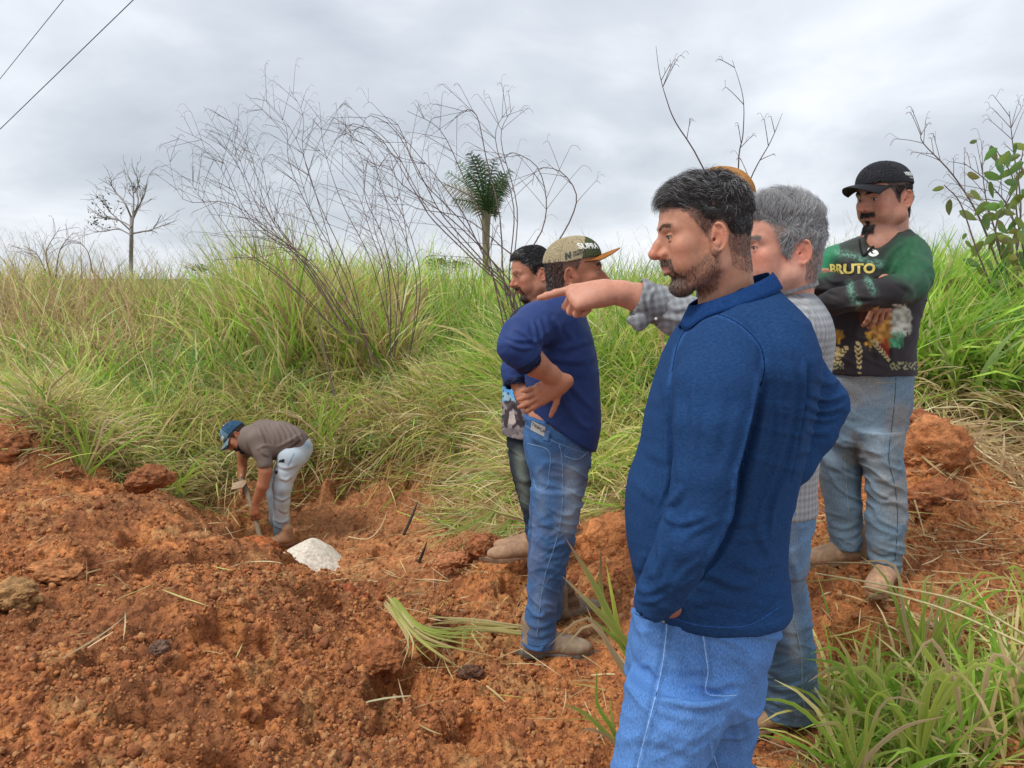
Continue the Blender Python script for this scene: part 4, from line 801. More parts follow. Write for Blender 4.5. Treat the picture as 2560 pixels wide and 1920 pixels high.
# ================================================================== SDF MODELLING (for people, clothes, boots)
def smin(a, b, k):
    if k <= 0: return np.minimum(a, b)
    h = np.maximum(k-np.abs(a-b), 0)/k; return np.minimum(a, b)-h*h*k*.25
def unit(v): v = np.asarray(v, float); return v/(np.linalg.norm(v)+1e-12)
class Field:
    def __init__(s, lo, hi, h):
        s.lo = np.asarray(lo, float); s.h = h; s.n = np.maximum(np.ceil((np.asarray(hi)-s.lo)/h).astype(int)+1, 4)
        s.D = np.full(tuple(s.n), .5, F32)
        s.ax = [(s.lo[i]+h*np.arange(s.n[i])).astype(F32) for i in range(3)]
    def sl(s, lo, hi, m):
        a = np.clip(np.floor((np.asarray(lo)-m-s.lo)/s.h).astype(int), 0, s.n); b = np.clip(np.ceil((np.asarray(hi)+m-s.lo)/s.h).astype(int)+1, 0, s.n)
        if np.any(b <= a): return None, None
        S_ = tuple(slice(a[i], b[i]) for i in range(3))
        return S_, (s.ax[0][S_[0]][:, None, None], s.ax[1][S_[1]][None, :, None], s.ax[2][S_[2]][None, None, :])
    def op(s, S_, d, k, mode):
        if mode == 'add': s.D[S_] = smin(s.D[S_], d, k)
        elif mode == 'sub': s.D[S_] = -smin(-s.D[S_], d, k)
        elif mode == 'int': s.D[S_] = -smin(-s.D[S_], -d, k)
    def ell(s, c, r, k=.01, mode='add', R=None, sym=False):
        """ellipsoid; R: 3x3 rows = its axes"""
        c = np.asarray(c, float); r = np.asarray(r, float); rm = r.max()
        for cc in ([c, c*[1, -1, 1]] if sym else [c]):
            S_, g = s.sl(cc-rm, cc+rm, k+3*s.h)
            if S_ is None: continue
            x, y, z = g[0]-cc[0], g[1]-cc[1], g[2]-cc[2]
            if R is not None:
                RR = np.array(R, float)
                if sym and cc is not c: RR = RR*np.array([1, -1, 1])
                x, y, z = [(RR[i, 0]*x+RR[i, 1]*y+RR[i, 2]*z) for i in range(3)]
            k0 = np.sqrt((x/r[0])**2+(y/r[1])**2+(z/r[2])**2)+1e-6; k1 = np.sqrt((x/r[0]**2)**2+(y/r[1]**2)**2+(z/r[2]**2)**2)+1e-6
            s.op(S_, (k0*(k0-1)/k1).astype(F32), k, mode)
        return s
    def cone(s, a, b, ra, rb, k=.01, mode='add', sq=None, sym=False):
        """round cone a->b; sq=(axis, factor): section squashed along axis"""
        a = np.asarray(a, float); b = np.asarray(b, float)
        for f in ([1, -1] if sym else [1]):
            A, B = a*[1, f, 1], b*[1, f, 1]; rm = max(ra, rb)*(max(1, sq[1]) if sq else 1)
            S_, g = s.sl(np.minimum(A, B)-rm, np.maximum(A, B)+rm, k+3*s.h)
            if S_ is None: continue
            ba = B-A; x, y, z = g[0]-A[0], g[1]-A[1], g[2]-A[2]
            t = np.clip((x*ba[0]+y*ba[1]+z*ba[2])/max(ba @ ba, 1e-9), 0, 1)
            x, y, z = x-t*ba[0], y-t*ba[1], z-t*ba[2]; d2 = x*x+y*y+z*z
            if sq:
                n = unit(np.array(sq[0])*[1, f, 1]); q = x*n[0]+y*n[1]+z*n[2]; d2 = np.maximum(d2-q*q+(q/sq[1])**2, 0)
            d = np.sqrt(d2)-(ra+(rb-ra)*t)
            if sq and sq[1] < 1: d = d*(sq[1]+(1-sq[1])*.5)
            s.op(S_, d.astype(F32), k, mode)
        return s
    def chain(s, pts, rs_, k=.01, mode='add', sq=None):
        for i in range(len(pts)-1): s.cone(pts[i], pts[i+1], rs_[i], rs_[i+1], k, mode, sq)
        return s
    def stack(s, rows, k=.02, mode='add', yaw=0., p=2.3, cap=.01):
        """vertical stack of superellipses: rows (z, cx, cy, rx, ry) top to bottom"""
        r = np.array(sorted([tuple(map(float, q)) for q in rows])); z0, z1 = r[0, 0], r[-1, 0]; m = max(r[:, 3:5].max(), .01)
        S_, g = s.sl([r[:, 1].min()-m, r[:, 2].min()-m, z0], [r[:, 1].max()+m, r[:, 2].max()+m, z1], k+3*s.h)
        if S_ is None: return s
        z = g[2].ravel(); f = lambda i: np.interp(z, r[:, 0], r[:, i])[None, None, :].astype(F32)
        # smooth the profile
        zz = np.linspace(z0, z1, 60); 
        def sm(i):
            v = np.interp(zz, r[:, 0], r[:, i]); kk = np.array([1, 2, 3, 2, 1.])/9; vp = np.pad(v, 2, mode='edge'); return np.interp(z, zz, np.convolve(vp, kk, 'valid'))[None, None, :].astype(F32)
        cx, cy, rx, ry = sm(1), sm(2), sm(3), sm(4); x, y = g[0]-cx, g[1]-cy
        if yaw: c, n = math.cos(yaw), math.sin(yaw); x, y = x*c+y*n, -x*n+y*c
        e = (np.abs(x/rx)**p+np.abs(y/ry)**p)**(1/p); d = (e-1)*np.minimum(rx, ry)
        dz = np.maximum(z0-g[2], g[2]-z1); d = np.where(dz > 0, np.sqrt(np.maximum(d, 0)**2+dz*dz), np.maximum(d, dz))
        s.op(S_, d.astype(F32), k, mode); return s
    def half(s, p0, n, mode='int', k=.0):
        """cut: keep the side away from n"""
        n = unit(n); d = ((s.ax[0][:, None, None]-p0[0])*n[0]+(s.ax[1][None, :, None]-p0[1])*n[1]+(s.ax[2][None, None, :]-p0[2])*n[2]).astype(F32)
        s.D = -smin(-s.D, -d, k) if mode == 'int' else s.D; return s
    def mesh(s):
        D = s.D; neg = D < 0
        cnt = np.zeros(tuple(np.array(D.shape)-1), np.int8)
        for a in (0, 1):
            for b in (0, 1):
                for c in (0, 1): cnt += neg[a:D.shape[0]-1+a, b:D.shape[1]-1+b, c:D.shape[2]-1+c]
        act = (cnt > 0) & (cnt < 8); I = np.argwhere(act); idx = np.full(act.shape, -1, np.int32); idx[act] = np.arange(len(I))
        acc = np.zeros((len(I), 3)); num = np.zeros(len(I))
        cor = [(a, b, c) for a in (0, 1) for b in (0, 1) for c in (0, 1)]
        dv = {c: D[I[:, 0]+c[0], I[:, 1]+c[1], I[:, 2]+c[2]] for c in cor}
        for c in cor:
            for ax_ in range(3):
                if c[ax_] == 0:
                    c2 = list(c); c2[ax_] = 1; c2 = tuple(c2); d0, d1 = dv[c], dv[c2]; m = (d0 < 0) != (d1 < 0)
                    t = np.where(m, d0/(d0-d1+1e-12*(d0 == d1)), 0); q = np.array(c, float)[None].repeat(len(I), 0); q[:, ax_] += t; acc += q*m[:, None]; num += m
        V = s.lo+(I+acc/num[:, None])*s.h
        Fs = []
        for ax_ in range(3):
            o1, o2 = (ax_+1) % 3, (ax_+2) % 3
            sl0 = [slice(None)]*3; sl1 = [slice(None)]*3; sl0[ax_] = slice(0, -1); sl1[ax_] = slice(1, None)
            for d in (o1, o2): sl0[d] = slice(1, -1); sl1[d] = slice(1, -1)
            a, b = neg[tuple(sl0)], neg[tuple(sl1)]; E = np.argwhere(a != b)
            if not len(E): continue
            flip = a[E[:, 0], E[:, 1], E[:, 2]]; B = E.copy(); B[:, o1] += 1; B[:, o2] += 1
            def at(p1, p2):
                C = B.copy(); C[:, o1] -= p1; C[:, o2] -= p2; return idx[C[:, 0], C[:, 1], C[:, 2]]
            q = np.stack([at(1, 1), at(0, 1), at(0, 0), at(1, 0)], -1); q[~flip] = q[~flip][:, ::-1]; Fs.append(q)
        return V, np.concatenate(Fs)
def vnormals(V, Fq):
    a = V[Fq[:, 1]]-V[Fq[:, 0]]; b = V[Fq[:, -1]]-V[Fq[:, 0]]; n = np.cross(a, b); out = np.zeros_like(V)
    for i in range(Fq.shape[1]): np.add.at(out, Fq[:, i], n)
    return out/(np.linalg.norm(out, axis=1)[:, None]+1e-12)
def relax(V, Fq, it=1, f=.5):
    n = len(V); E = np.concatenate([Fq[:, [i, (i+1) % Fq.shape[1]]] for i in range(Fq.shape[1])])
    for _ in range(it):
        s = np.zeros_like(V); c = np.zeros(n)
        for j in range(3): s[:, j] = np.bincount(E[:, 0], V[E[:, 1], j], n)+np.bincount(E[:, 1], V[E[:, 0], j], n)
        c = np.bincount(E[:, 0], minlength=n)+np.bincount(E[:, 1], minlength=n); V = V*(1-f)+f*s/np.maximum(c, 1)[:, None]
    return V
def pdist(u, v, pts):
    """distance (photo px) of points to a polyline, and the parameter along it"""
    pts = np.asarray(pts, float); best = np.full(u.shape, 1e9); side = np.zeros(u.shape)
    for i in range(len(pts)-1):
        a, b = pts[i], pts[i+1]; d = b-a; L2 = d @ d+1e-9; t = np.clip(((u-a[0])*d[0]+(v-a[1])*d[1])/L2, 0, 1); ex, ey = u-a[0]-t*d[0], v-a[1]-t*d[1]; e = np.hypot(ex, ey)
        nw = e < best; best = np.where(nw, e, best); side = np.where(nw, np.sign(d[0]*ey-d[1]*ex), side)
    return best, side
def ptaper(u, v, pts):
    """position along the polyline 0..1"""
    pts = np.asarray(pts, float); L_ = np.concatenate([[0], np.cumsum(np.hypot(*np.diff(pts, axis=0).T))]); best = np.full(u.shape, 1e9); tt = np.zeros(u.shape)
    for i in range(len(pts)-1):
        a, b = pts[i], pts[i+1]; d = b-a; L2 = d @ d+1e-9; t = np.clip(((u-a[0])*d[0]+(v-a[1])*d[1])/L2, 0, 1); e = np.hypot(u-a[0]-t*d[0], v-a[1]-t*d[1])
        nw = e < best; best = np.where(nw, e, best); tt = np.where(nw, (L_[i]+t*(L_[i+1]-L_[i]))/L_[-1], tt)
    return tt
def inpoly(u, v, pts):
    pts = np.asarray(pts, float); r = np.zeros(u.shape, bool); j = len(pts)-1
    for i in range(len(pts)):
        (x1, y1), (x2, y2) = pts[i], pts[j]
        if y1 != y2: r ^= ((y1 > v) != (y2 > v)) & (u < (x2-x1)*(v-y1)/(y2-y1)+x1)
        j = i
    return r
FOLD_K = 1.
def folds(V, Nn, lines, front=True):
    """real creases: lines (pts in photo px, width px, depth m)"""
    u, v = UV(V); face = np.clip(-(Nn[:, 1])*2+.3, 0, 1) if front else 1
    D = np.zeros(len(V))
    for pts, wd, amp in lines:
        P2 = curve_pts(np.array(pts, float), 16) if len(pts) > 2 else np.array(pts, float)
        m = (u > P2[:, 0].min()-3*wd) & (u < P2[:, 0].max()+3*wd) & (v > P2[:, 1].min()-3*wd) & (v < P2[:, 1].max()+3*wd)
        if not m.any(): continue
        d, sd_ = pdist(u[m], v[m], P2); g = np.exp(-(d/wd)**2); amp = amp*np.sin(np.clip(ptaper(u[m], v[m], P2), 0, 1)*math.pi)**.6
        # sharp crease with a soft roll on one side
        D[m] += amp*FOLD_K*(g-.55*np.exp(-((d-1.3*wd)/(.8*wd))**2)*(sd_ > 0))
    return V+Nn*(D*face)[:, None]
def hand(fld, wrist, fwd, up, side, sc_=1., curl=(.3, .3, .3, .3), spread=.1, thumb=(.6, .2), thick=1., k=.006, skip=(), rad=1.):
    """five-fingered hand: wrist point, fwd = toward the fingers, up = back of the hand, side = toward the thumb"""
    w, f, n, s = map(np.asarray, (wrist, unit(fwd), unit(up), unit(side))); s_ = sc_
    kn = []
    for i, (off, ln) in enumerate([(.030, .094), (.010, .098), (-.011, .092), (-.030, .082)]):
        kp = w+f*ln*s_+s*off*s_; kn.append(kp)
        fld.cone(w+s*off*.55*s_+f*.01*s_, kp, .0165*s_*thick*rad, .0125*s_*rad, .014, sq=None)
    fld.cone(w-f*.02*s_, w+f*.03*s_, .024*s_*rad, .026*s_*rad, .02, sq=(n, .75))
    fld.cone(w+f*.05*s_+s*.012*s_-n*.006*s_, w+f*.07*s_-s*.014*s_-n*.006*s_, .02*s_, .019*s_, .015)
    lens = [(.044, .026, .021), (.048, .029, .022), (.045, .027, .021), (.036, .021, .019)]
    for i in range(4):
        if i in skip: continue
        p = kn[i]; c = curl[i]; c = (c, c, c*.8) if np.isscalar(c) else c; ang = 0.; sp = (1.5-i)*spread; d0 = unit(f+s*sp); r = [q*rad for q in (.0100, .0090, .0082, .0070)]
        if i == 3: r = [q*.87 for q in r]
        for j in range(3):
            ang += c[j]; d = d0*math.cos(ang)-n*math.sin(ang); q = p+d*lens[i][j]*s_; fld.cone(p, q, r[j]*s_, r[j+1]*s_, .0035)
            fld.ell(p, (r[j]*1.08*s_,)*3, .004); p = q
    tb = w+f*.028*s_+s*.024*s_-n*.006*s_; a, b = thumb; td = unit(f*math.cos(a)+s*math.sin(a)-n*b); t1 = tb+td*.042*s_; td2 = unit(td+f*.35-n*b*.3); t2 = t1+td2*.030*s_; t3 = t2+unit(td2+f*.1)*.024*s_
    fld.cone(w+f*.008*s_+s*.008*s_, tb, .017*s_, .0155*s_, .012); fld.cone(tb, t1, .0150*s_, .0118*s_, .008); fld.cone(t1, t2, .0115*s_, .0108*s_, .004); fld.cone(t2, t3, .0108*s_, .0082*s_, .003)
    return kn
# ------------------------------------------------------------------ heads
def head_field(h=.0025, prm=None, neck=None, ears=True):
    """local frame: x forward, y left, z up, origin between the ear canals. neck: list of (point, radius) in local coords"""
    q = dict(nose=1., jaw=1., brow=1., chin=0., fat=0., lip=1., mouthz=0., earx=0.); q.update(prm or {})
    lo = np.array([-.115, -.105, -.15]); hi = np.array([.145, .105, .145])
    if neck: a = np.array([p for p, r in neck]); rr = max(r for p, r in neck); lo = np.minimum(lo, a.min(0)-rr-.02); hi = np.maximum(hi, a.max(0)+rr+.02)
    f = Field(lo, hi, h); mz = q['mouthz']; cz = q['chin']; fa = q['fat']
    f.ell((-.004, 0, .047), (.097, .077, .088), .0); f.ell((.03, 0, .055), (.066, .069, .066), .02)
    f.ell((.040, 0, -.018), (.053, .058, .075), .03); f.ell((.030, 0, -.052), (.055, .052+fa, .046), .02)
    f.cone((.002, .055+fa, -.055), (.070, .020, -.092+cz), .017+fa*.5, .016, .018, sym=True)           # jaw line
    f.cone((-.002, .058, -.01), (.002, .055+fa, -.055), .018, .017+fa*.5, .02, sym=True)
    f.ell((.078, 0, -.088+cz), (.0185, .021, .0165), .014); f.ell((.070, .018, -.090+cz), (.016, .016, .015), .012, sym=True)
    f.ell((.064, .044, -.006), (.022, .022, .019), .022, sym=True)                                      # cheekbones
    f.ell((.058, .040+fa*.6, -.038), (.026, .020, .026), .02, sym=True)
    f.ell((.073, 0, -.040), (.026, .031, .030), .015)
    f.cone((.093, .010, .038), (.076, .046, .037), .0115*q['brow'], .010, .014, sym=True)               # brow ridge
    f.ell((.105, .034, .017), (.019, .0165, .0125), .010, 'sub', sym=True)                              # sockets
    f.ell((.088, .010, .020), (.012, .006, .012), .008)                                                 # nose root sides
    n = q['nose']
    f.cone((.0925, 0, .030), (.1105+.004*(n-1), 0, .004), .0078, .0085*n, .010); f.cone((.1105, 0, .004), (.121+.006*(n-1), 0, -.0125), .0085*n, .0112*n, .008)
    f.cone((.1205*n**.15, 0, -.0145), (.100, 0, -.0235), .0095, .008, .006)
    f.cone((.098, .0115, -.0155), (.105, .0125, -.0175), .0085*n, .0075*n, .005, sym=True)              # wings
    f.cone((.084, 0, .010), (.090, 0, -.014), .016, .018, .012)
    f.ell((.1135, .0055, -.0255), (.0052, .0033, .005), .002, 'sub', sym=True); f.cone((.1135, .0056, -.0255), (.104, .0085, -.019), .0026, .0026, .002, 'sub', sym=True)
    f.cone((.0965, 0, -.034+mz), (.080, .026, -.045+mz), .0100, .008, .008, sym=True)                   # upper lip mass
    lp = q['lip']
    f.cone((.1035, .0, -.0432+mz), (.0885, .0225, -.0475+mz), .0052*lp, .0032, .003, sym=True); f.cone((.1010, .0, -.0525+mz), (.0880, .021, -.0490+mz), .0062*lp, .0035, .004, sym=True)
    f.cone((.1125, 0, -.0482+mz), (.0905, .0260, -.0485+mz), .0011, .0010, .0022, 'sub', sym=True)
    f.ell((.104, 0, -.069+mz*.5+cz*.5), (.010, .020, .0058), .010, 'sub')                               # mentolabial fold
    f.cone((.103, .020, -.022), (.092, .034, -.048), .0012, .001, .006, 'sub', sym=True)                # nasolabial fold
    # eyelids
    ec = np.array([.0800, .0320, .0175])
    f.ell(ec, (.0145, .0145, .0138), .003, sym=True)
    f.ell(ec+[.0160, .0015, -.0008], (.0115, .0132, .0047), .0010, 'sub', sym=True)
    f.cone(ec+[.0125, -.012, .0058], ec+[.0080, .013, .0055], .0016, .0014, .002, sym=True); f.cone(ec+[.0110, -.011, -.0085], ec+[.007, .012, -.0075], .0014, .0012, .003, sym=True)
    f.cone(ec+[.0125, -.012, .0100], ec+[.0085, .014, .0098], .0010, .001, .0025, 'sub', sym=True)
    if ears:
        ex = unit([.18, -.30, 0]); ax_ = unit([-.93, .36, -.12]); az = unit([-.10, .06, 1.]); ay = np.cross(az, ax_); ay = unit(ay)
        c = np.array([-.012+q['earx'], .0785, -.001]); c2 = c+ax_*.004
        R = np.array([ax_, np.cross(az, ax_), az])
        f.ell(c2, (.0175, .0045, .0300), .006, R=R, sym=True)
        th = np.linspace(-2.1, 1.9, 15); 
        rim = [c2+ax_*(math.cos(t)*.0165+(.002 if t > 0 else 0))+az*(math.sin(t)*.0285+.003)+np.array([0, .0040, 0]) for t in th]
        rim = [c2+ax_*.0155*math.cos(t)+az*(.0285*math.sin(t)+.0015)+np.array([0, .0045, 0]) for t in th]
        for i in range(len(rim)-1): f.cone(rim[i], rim[i+1], .0034, .0034, .002, sym=True)
        f.ell(c2-ax_*.003+az*.0-np.array([0, -.0058, 0]), (.0085, .0052, .0125), .003, 'sub', R=R, sym=True)        # concha
        f.ell(c2+az*.017-np.array([0, -.0062, 0]), (.0065, .0032, .0070), .003, 'sub', R=R, sym=True)
        f.cone(c2+ax_*.010-az*.010+np.array([0, .003, 0]), c2+ax_*.008+az*.016+np.array([0, .003, 0]), .0026, .0022, .002, sym=True)
        f.ell(c2-ax_*.005-az*.0285+np.array([0, .0015, 0]), (.0080, .0045, .0090), .004, R=R, sym=True)             # lobe
        f.ell(c2-ax_*.0135-az*.002+np.array([0, .003, 0]), (.0032, .0035, .0055), .003, R=R, sym=True)              # tragus
        f.ell(c2-ax_*.008-az*.003+np.array([0, -.002, 0]), (.0035, .008, .0042), .002, 'sub', R=R, sym=True)        # canal
    if neck:
        for (a, ra), (b, rb) in zip(neck[:-1], neck[1:]): f.cone(a, b, ra, rb, .03)
    return f
def frame(origin, fwd, up, scale=1.):
    x = unit(fwd); y = unit(np.cross(up, x)); z = np.cross(x, y)
    return np.array([x, y, z]).T*scale, np.asarray(origin, float)
def to_world(V, fr): return V @ fr[0].T+fr[1]
def to_local(p, fr): return (np.asarray(p)-fr[1]) @ np.linalg.inv(fr[0]).T
SKIN = np.array([.50, .245, .155]); SKIN_D = np.array([.40, .18, .105])
def paint_head(V, base, beard=None, stub=None, red=1.):
    """V local. beard: list of (function mask, colour, strength)"""
    x, y, z = V[:, 0], np.abs(V[:, 1]), V[:, 2]; c = np.tile(base, (len(V), 1)).astype(float)
    def blob(cx, cy, cz, r, col, a):
        d = np.sqrt((x-cx)**2+(y-cy)**2+(z-cz)**2); m = (a*np.exp(-(d/r)**2))[:, None]; c[:] = c*(1-m)+np.array(col)*m
    R_ = base*np.array([1.15, .72, .68])
    blob(.12, 0, -.012, .022, R_, .6*red); blob(.075, .045, -.012, .026, R_, .4*red); blob(-.012, .085, 0, .03, R_, .45*red)
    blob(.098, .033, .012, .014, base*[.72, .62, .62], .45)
    lips = np.exp(-((z+.047)/.0062)**2)*(x > .086)*(y < .027); c = c*(1-lips[:, None]*.65)+np.array([.42, .13, .11])*lips[:, None]*.65
    c = c*(1+.07*noise3(x*60, V[:, 1]*60, z*60, 3)+.06*noise3(x*160, V[:, 1]*160, z*160, 4))[:, None]
    for fn, col, a in (beard or []):
        m = (np.clip(fn(x, y, z), 0, 1)*a)[:, None]; c = c*(1-m)+np.array(col)*m
    return np.clip(c, 0, 1)
def m_goatee(x, y, z):
    mou = sst(-.026, -.030, z)*sst(-.0445, -.041, z)*(x > .086)*sst(.034, .028, y)
    side = sst(.018, .024, y)*sst(.036, .030, y)*sst(-.038, -.044, z)*(x > .06)
    chin = sst(-.066, -.072, z)*(x > .035)*sst(.045, .034, y)*sst(-.125, -.105, z)
    soul = sst(-.058, -.062, z)*sst(.010, .006, y)*(x > .08)
    return np.maximum(np.maximum(mou, side), np.maximum(chin, soul))
def m_stache(x, y, z):
    mou = sst(-.025, -.029, z)*sst(-.0445, -.041, z)*(x > .084)*sst(.036, .030, y); chin = sst(-.070, -.076, z)*(x > .055)*sst(.030, .022, y)*sst(-.108, -.098, z); soul = sst(-.056, -.060, z)*sst(.009, .005, y)*(x > .08)
    return np.maximum(np.maximum(mou, chin), soul)
def m_jaw(x, y, z):
    l = np.interp(x, [-.02, .0, .03, .055, .075], [.02, -.015, -.040, -.052, -.062]); m = sst(l+.012, l-.012, z)*(x > -.012)*(x < .1)
    neckcut = np.interp(x, [-.02, .03, .08], [-.095, -.125, -.135]); return m*sst(neckcut-.012, neckcut+.004, z)*sst(-.012, .004, x)
def m_hair(hl=.088, side=.03, nape=-.055, temple=.055):
    """scalp area: hairline height hl, sideburn bottom, nape bottom"""
    def f(x, y, z):
        line = np.interp(x, [-.1, -.06, -.035, -.02, -.005, .012, .03, temple, temple+.012, .085, .1], [nape, nape+.002, nape+.02, .02, .028, side-.035, side+.0, side+.035, hl-.012, hl, hl+.01])
        ear = (((x+.012)/.021)**2+((z-0)/.036)**2 < 1)*(y > .068)
        return sst(line-.005, line+.006, z)*(1-ear)
    return f
M_SKIN = vcol('skin', rough=.48, spec=.35, bump=.25, bscale=420, bdist=.0006, sss=.12, grain=.06, gscale=90)
M_HAIR = vcol('hair', rough=.42, spec=.5)
M_EYE = vcol('eye', rough=.12, spec=.6)
def strands(r, V, Nn, mask, n, length, dirf, rad=.00035, curl=0., col=(.02, .017, .015), grey=0., segs=5, lift=.35, colf=None):
    """hair: n strands rooted on vertices weighted by mask; dirf(P)->comb direction. all local coords"""
    p = np.clip(mask, 0, 1); p = p/p.sum(); i = r.choice(len(V), n, p=p); root = V[i]+r.normal(0, .0012, (n, 3)); nn = Nn[i]; d = dirf(root); d = d-(d*nn).sum(1)[:, None]*nn
    d /= np.linalg.norm(d, axis=1)[:, None]+1e-9; l = length(root)*(.65+.6*r.rand(n)) if callable(length) else length*(.65+.6*r.rand(n))
    P_ = [root]; ph = r.rand(n)*6.28; b = np.cross(nn, d)
    for s in range(1, segs+1):
        t = s/segs; lf = lift*(1-t*1.05)
        step = d*(1-.3*lf)+nn*lf+b*(curl*np.cos(ph+t*5))[:, None]+nn*(curl*.7*np.sin(ph+t*5))[:, None]
        step += r.normal(0, .10, (n, 3)); step /= np.linalg.norm(step, axis=1)[:, None]; P_.append(P_[-1]+step*(l/segs)[:, None])
    P_ = np.stack(P_, 1); tg = np.gradient(P_, axis=1); tg /= np.linalg.norm(tg, axis=2)[..., None]+1e-9
    a = np.cross(tg, b[:, None]+.01); a /= np.linalg.norm(a, axis=2)[..., None]+1e-9; c = np.cross(tg, a); rr = rad*np.linspace(1, .25, segs+1)
    th = np.arange(3)*2*math.pi/3; ring = P_[:, :, None]+rr[None, :, None, None]*(np.cos(th)[None, None, :, None]*a[:, :, None]+np.sin(th)[None, None, :, None]*c[:, :, None])
    m = segs+1; Vv = ring.reshape(-1, 3); base = np.arange(n)[:, None, None]*m*3+np.arange(segs)[None, :, None]*3; j = np.arange(3)[None, None]; j2 = (j+1) % 3
    Fq = np.stack([base+j, base+j2, base+3+j2, base+3+j], -1).reshape(-1, 4)
    cc = np.tile(np.array(col), (n, 1))*(.7+.7*r.rand(n))[:, None]; g = (r.rand(n) < (grey(root) if callable(grey) else grey))[:, None]; cc = np.where(g, np.array([.42, .42, .43])*(.6+.7*r.rand(n))[:, None], cc)
    return Vv, Fq, np.repeat(cc, m*3, 0)
def join(parts):
    V, Fs, C, n = [], [], [], 0
    for v, f, c in parts: V.append(v); Fs.append(f+n); C.append(c); n += len(v)
    return np.concatenate(V), np.concatenate(Fs), np.concatenate(C)
def eyeballs(par, fr, look=(1, 0, 0)):
    ec = np.array([.0800, .0320, .0175]); lk = unit(look)
    for s in (1, -1):
        V, Fc = ICO[4]; V = V*.0122; c = ec*[1, s, 1]; a = V @ lk/.0122; col = np.where((a > .985)[:, None], [.005, .004, .004], np.where((a > .90)[:, None], [.035, .018, .010], [.62, .55, .50]))
        new_mesh('eye', under(par, to_world(V+c, fr)), Fc, M_EYE, par, colors=col)
        a = np.linspace(-1, 1, 12); lid = c+np.stack([.0142-.0050*a*a-.0018*a, s*(.0015+.0122*a), .0034-.0030*a*a], -1); W, Fq = tubes([to_world(lid, fr)], [np.full(12, .00085)], 5)
        new_mesh('eyelash', under(par, W), Fq, M_HAIR, par, colors=np.tile([.02, .014, .012], (len(W), 1)))
def cap_mesh(par, fr, crownf, brimf, off=(0, 0), lift=0., tilt=0., brimlen=.075, brimdrop=.014, mat_=None, name='cap', tall=.0, seamcol=None, back=0., base=0.):
    """baseball cap: crown shell > brim, button. crownf/brimf(local xyz)->colours"""
    f = Field((-.125, -.10, .0), (.13, .10, .175), .0028)
    f.ell((-.004, 0, .052), (.1035, .0845, .092+tall), .0); f.ell((.035, 0, .075), (.068, .072, .065+tall), .03)
    inner = Field((-.125, -.10, .0), (.13, .10, .175), .0028); inner.ell((-.004, 0, .052), (.1005, .0815, .089+tall), .0); inner.ell((.035, 0, .075), (.065, .069, .062+tall), .03)
    f.D = np.maximum(f.D, -inner.D)
    x = f.ax[0][:, None, None]; z = f.ax[2][None, None, :]; line = (.050+base+tilt*(x)+back*np.maximum(-x-.02, 0)); f.D = np.maximum(f.D, (line-z)*.95).astype(F32)
    V, Fq = f.mesh(); V = relax(V, Fq, 2); Nn = vnormals(V, Fq)
    # panel seams pressed into the crown
    an = np.arctan2(V[:, 1], V[:, 0]-.0); sm = np.zeros(len(V))
    for a0 in (0, 1.05, 2.1, -1.05, -2.1, 3.14159): sm += np.exp(-(np.abs(np.angle(np.exp(1j*(an-a0))))*np.hypot(V[:, 0], V[:, 1])/.0016)**2)
    V = V-Nn*(.0011*np.clip(sm, 0, 1)*(V[:, 2] > .06))[:, None]; c = crownf(V); c = c*(1-.25*np.clip(sm, 0, 1)[:, None])
    mm = mat_ or M_CLOTH; crown = new_mesh(name, under(par, to_world(V, fr)), Fq, mm, par, colors=np.clip(c, 0, 1))
    # brim: curved bill
    nu, nv = 40, 14; th = np.linspace(-1.12, 1.12, nu); B = []
    for j in range(nv):
        t = j/(nv-1); r0x = .0985; r0y = .0835
        xx = r0x*np.cos(th)-.004+brimlen*t*np.cos(th*.86)**.55; yy = r0y*np.sin(th)*(1-.04*t)
        zz = .050+base+tilt*xx+lift*t-brimdrop*t*t-.34*yy**2/.083*(.35+.65*t)*1.4+.001
        B.append(np.stack([xx, yy, zz], -1))
    B = np.array(B); top = B.reshape(-1, 3); bot = top-np.array([0, 0, .0032]); i = np.arange(nv-1)[:, None]*nu+np.arange(nu-1)[None]
    q = np.stack([i, i+1, i+nu+1, i+nu], -1).reshape(-1, 4); n = len(top); e = np.arange(nu-1)+(nv-1)*nu; rim = np.stack([e, e+1, e+1+n, e+n], -1)
    sd1 = np.arange(nv-1)*nu; r1 = np.stack([sd1, sd1+nu, sd1+nu+n, sd1+n], -1); sd2 = sd1+nu-1; r2 = np.stack([sd2+nu, sd2, sd2+n, sd2+nu+n], -1)
    Vb = np.concatenate([top, bot]); new_mesh('brim', under(par, to_world(Vb, fr)), np.concatenate([q, q[:, ::-1]+n, rim, r1, r2]), mm, crown, colors=brimf(Vb, np.arange(2*n) >= n))
    return crown
M_CLOTH = vcol('cotton cloth', rough=.85, spec=.07, grain=.10, gscale=260, bump=.35, bscale=900, bdist=.0006)
M_KNIT = vcol('washed blue knit', rough=.9, spec=.05, grain=.22, gscale=150, bump=.4, bscale=700, bdist=.0006, stretch=(1, 1, 2.5), wrink=.10)
M_POLY = vcol('polyester jersey', rough=.6, spec=.16, grain=.04, gscale=300, wrink=.35)
M_DENIM = vcol('denim', rough=.9, spec=.06, grain=.30, gscale=150, bump=.5, bscale=600, bdist=.0008, stretch=(3, 3, 1), wrink=.45)
M_LEATHER = vcol('dusty leather', rough=.75, spec=.25, grain=.18, gscale=60, bump=.5, bscale=150, bdist=.0015)
M_SOLE = vcol('rubber sole', rough=.7, spec=.3, grain=.2, gscale=80)
M_METAL = simple('dull metal', (.45, .40, .32), .35, .9)
def child(name, par, V, Fq, m, col, label=None):
    o = new_mesh(name, under(par if par.parent is None else par.parent, V), Fq, m, par, colors=col)
    if label: o['label'] = label
    return o
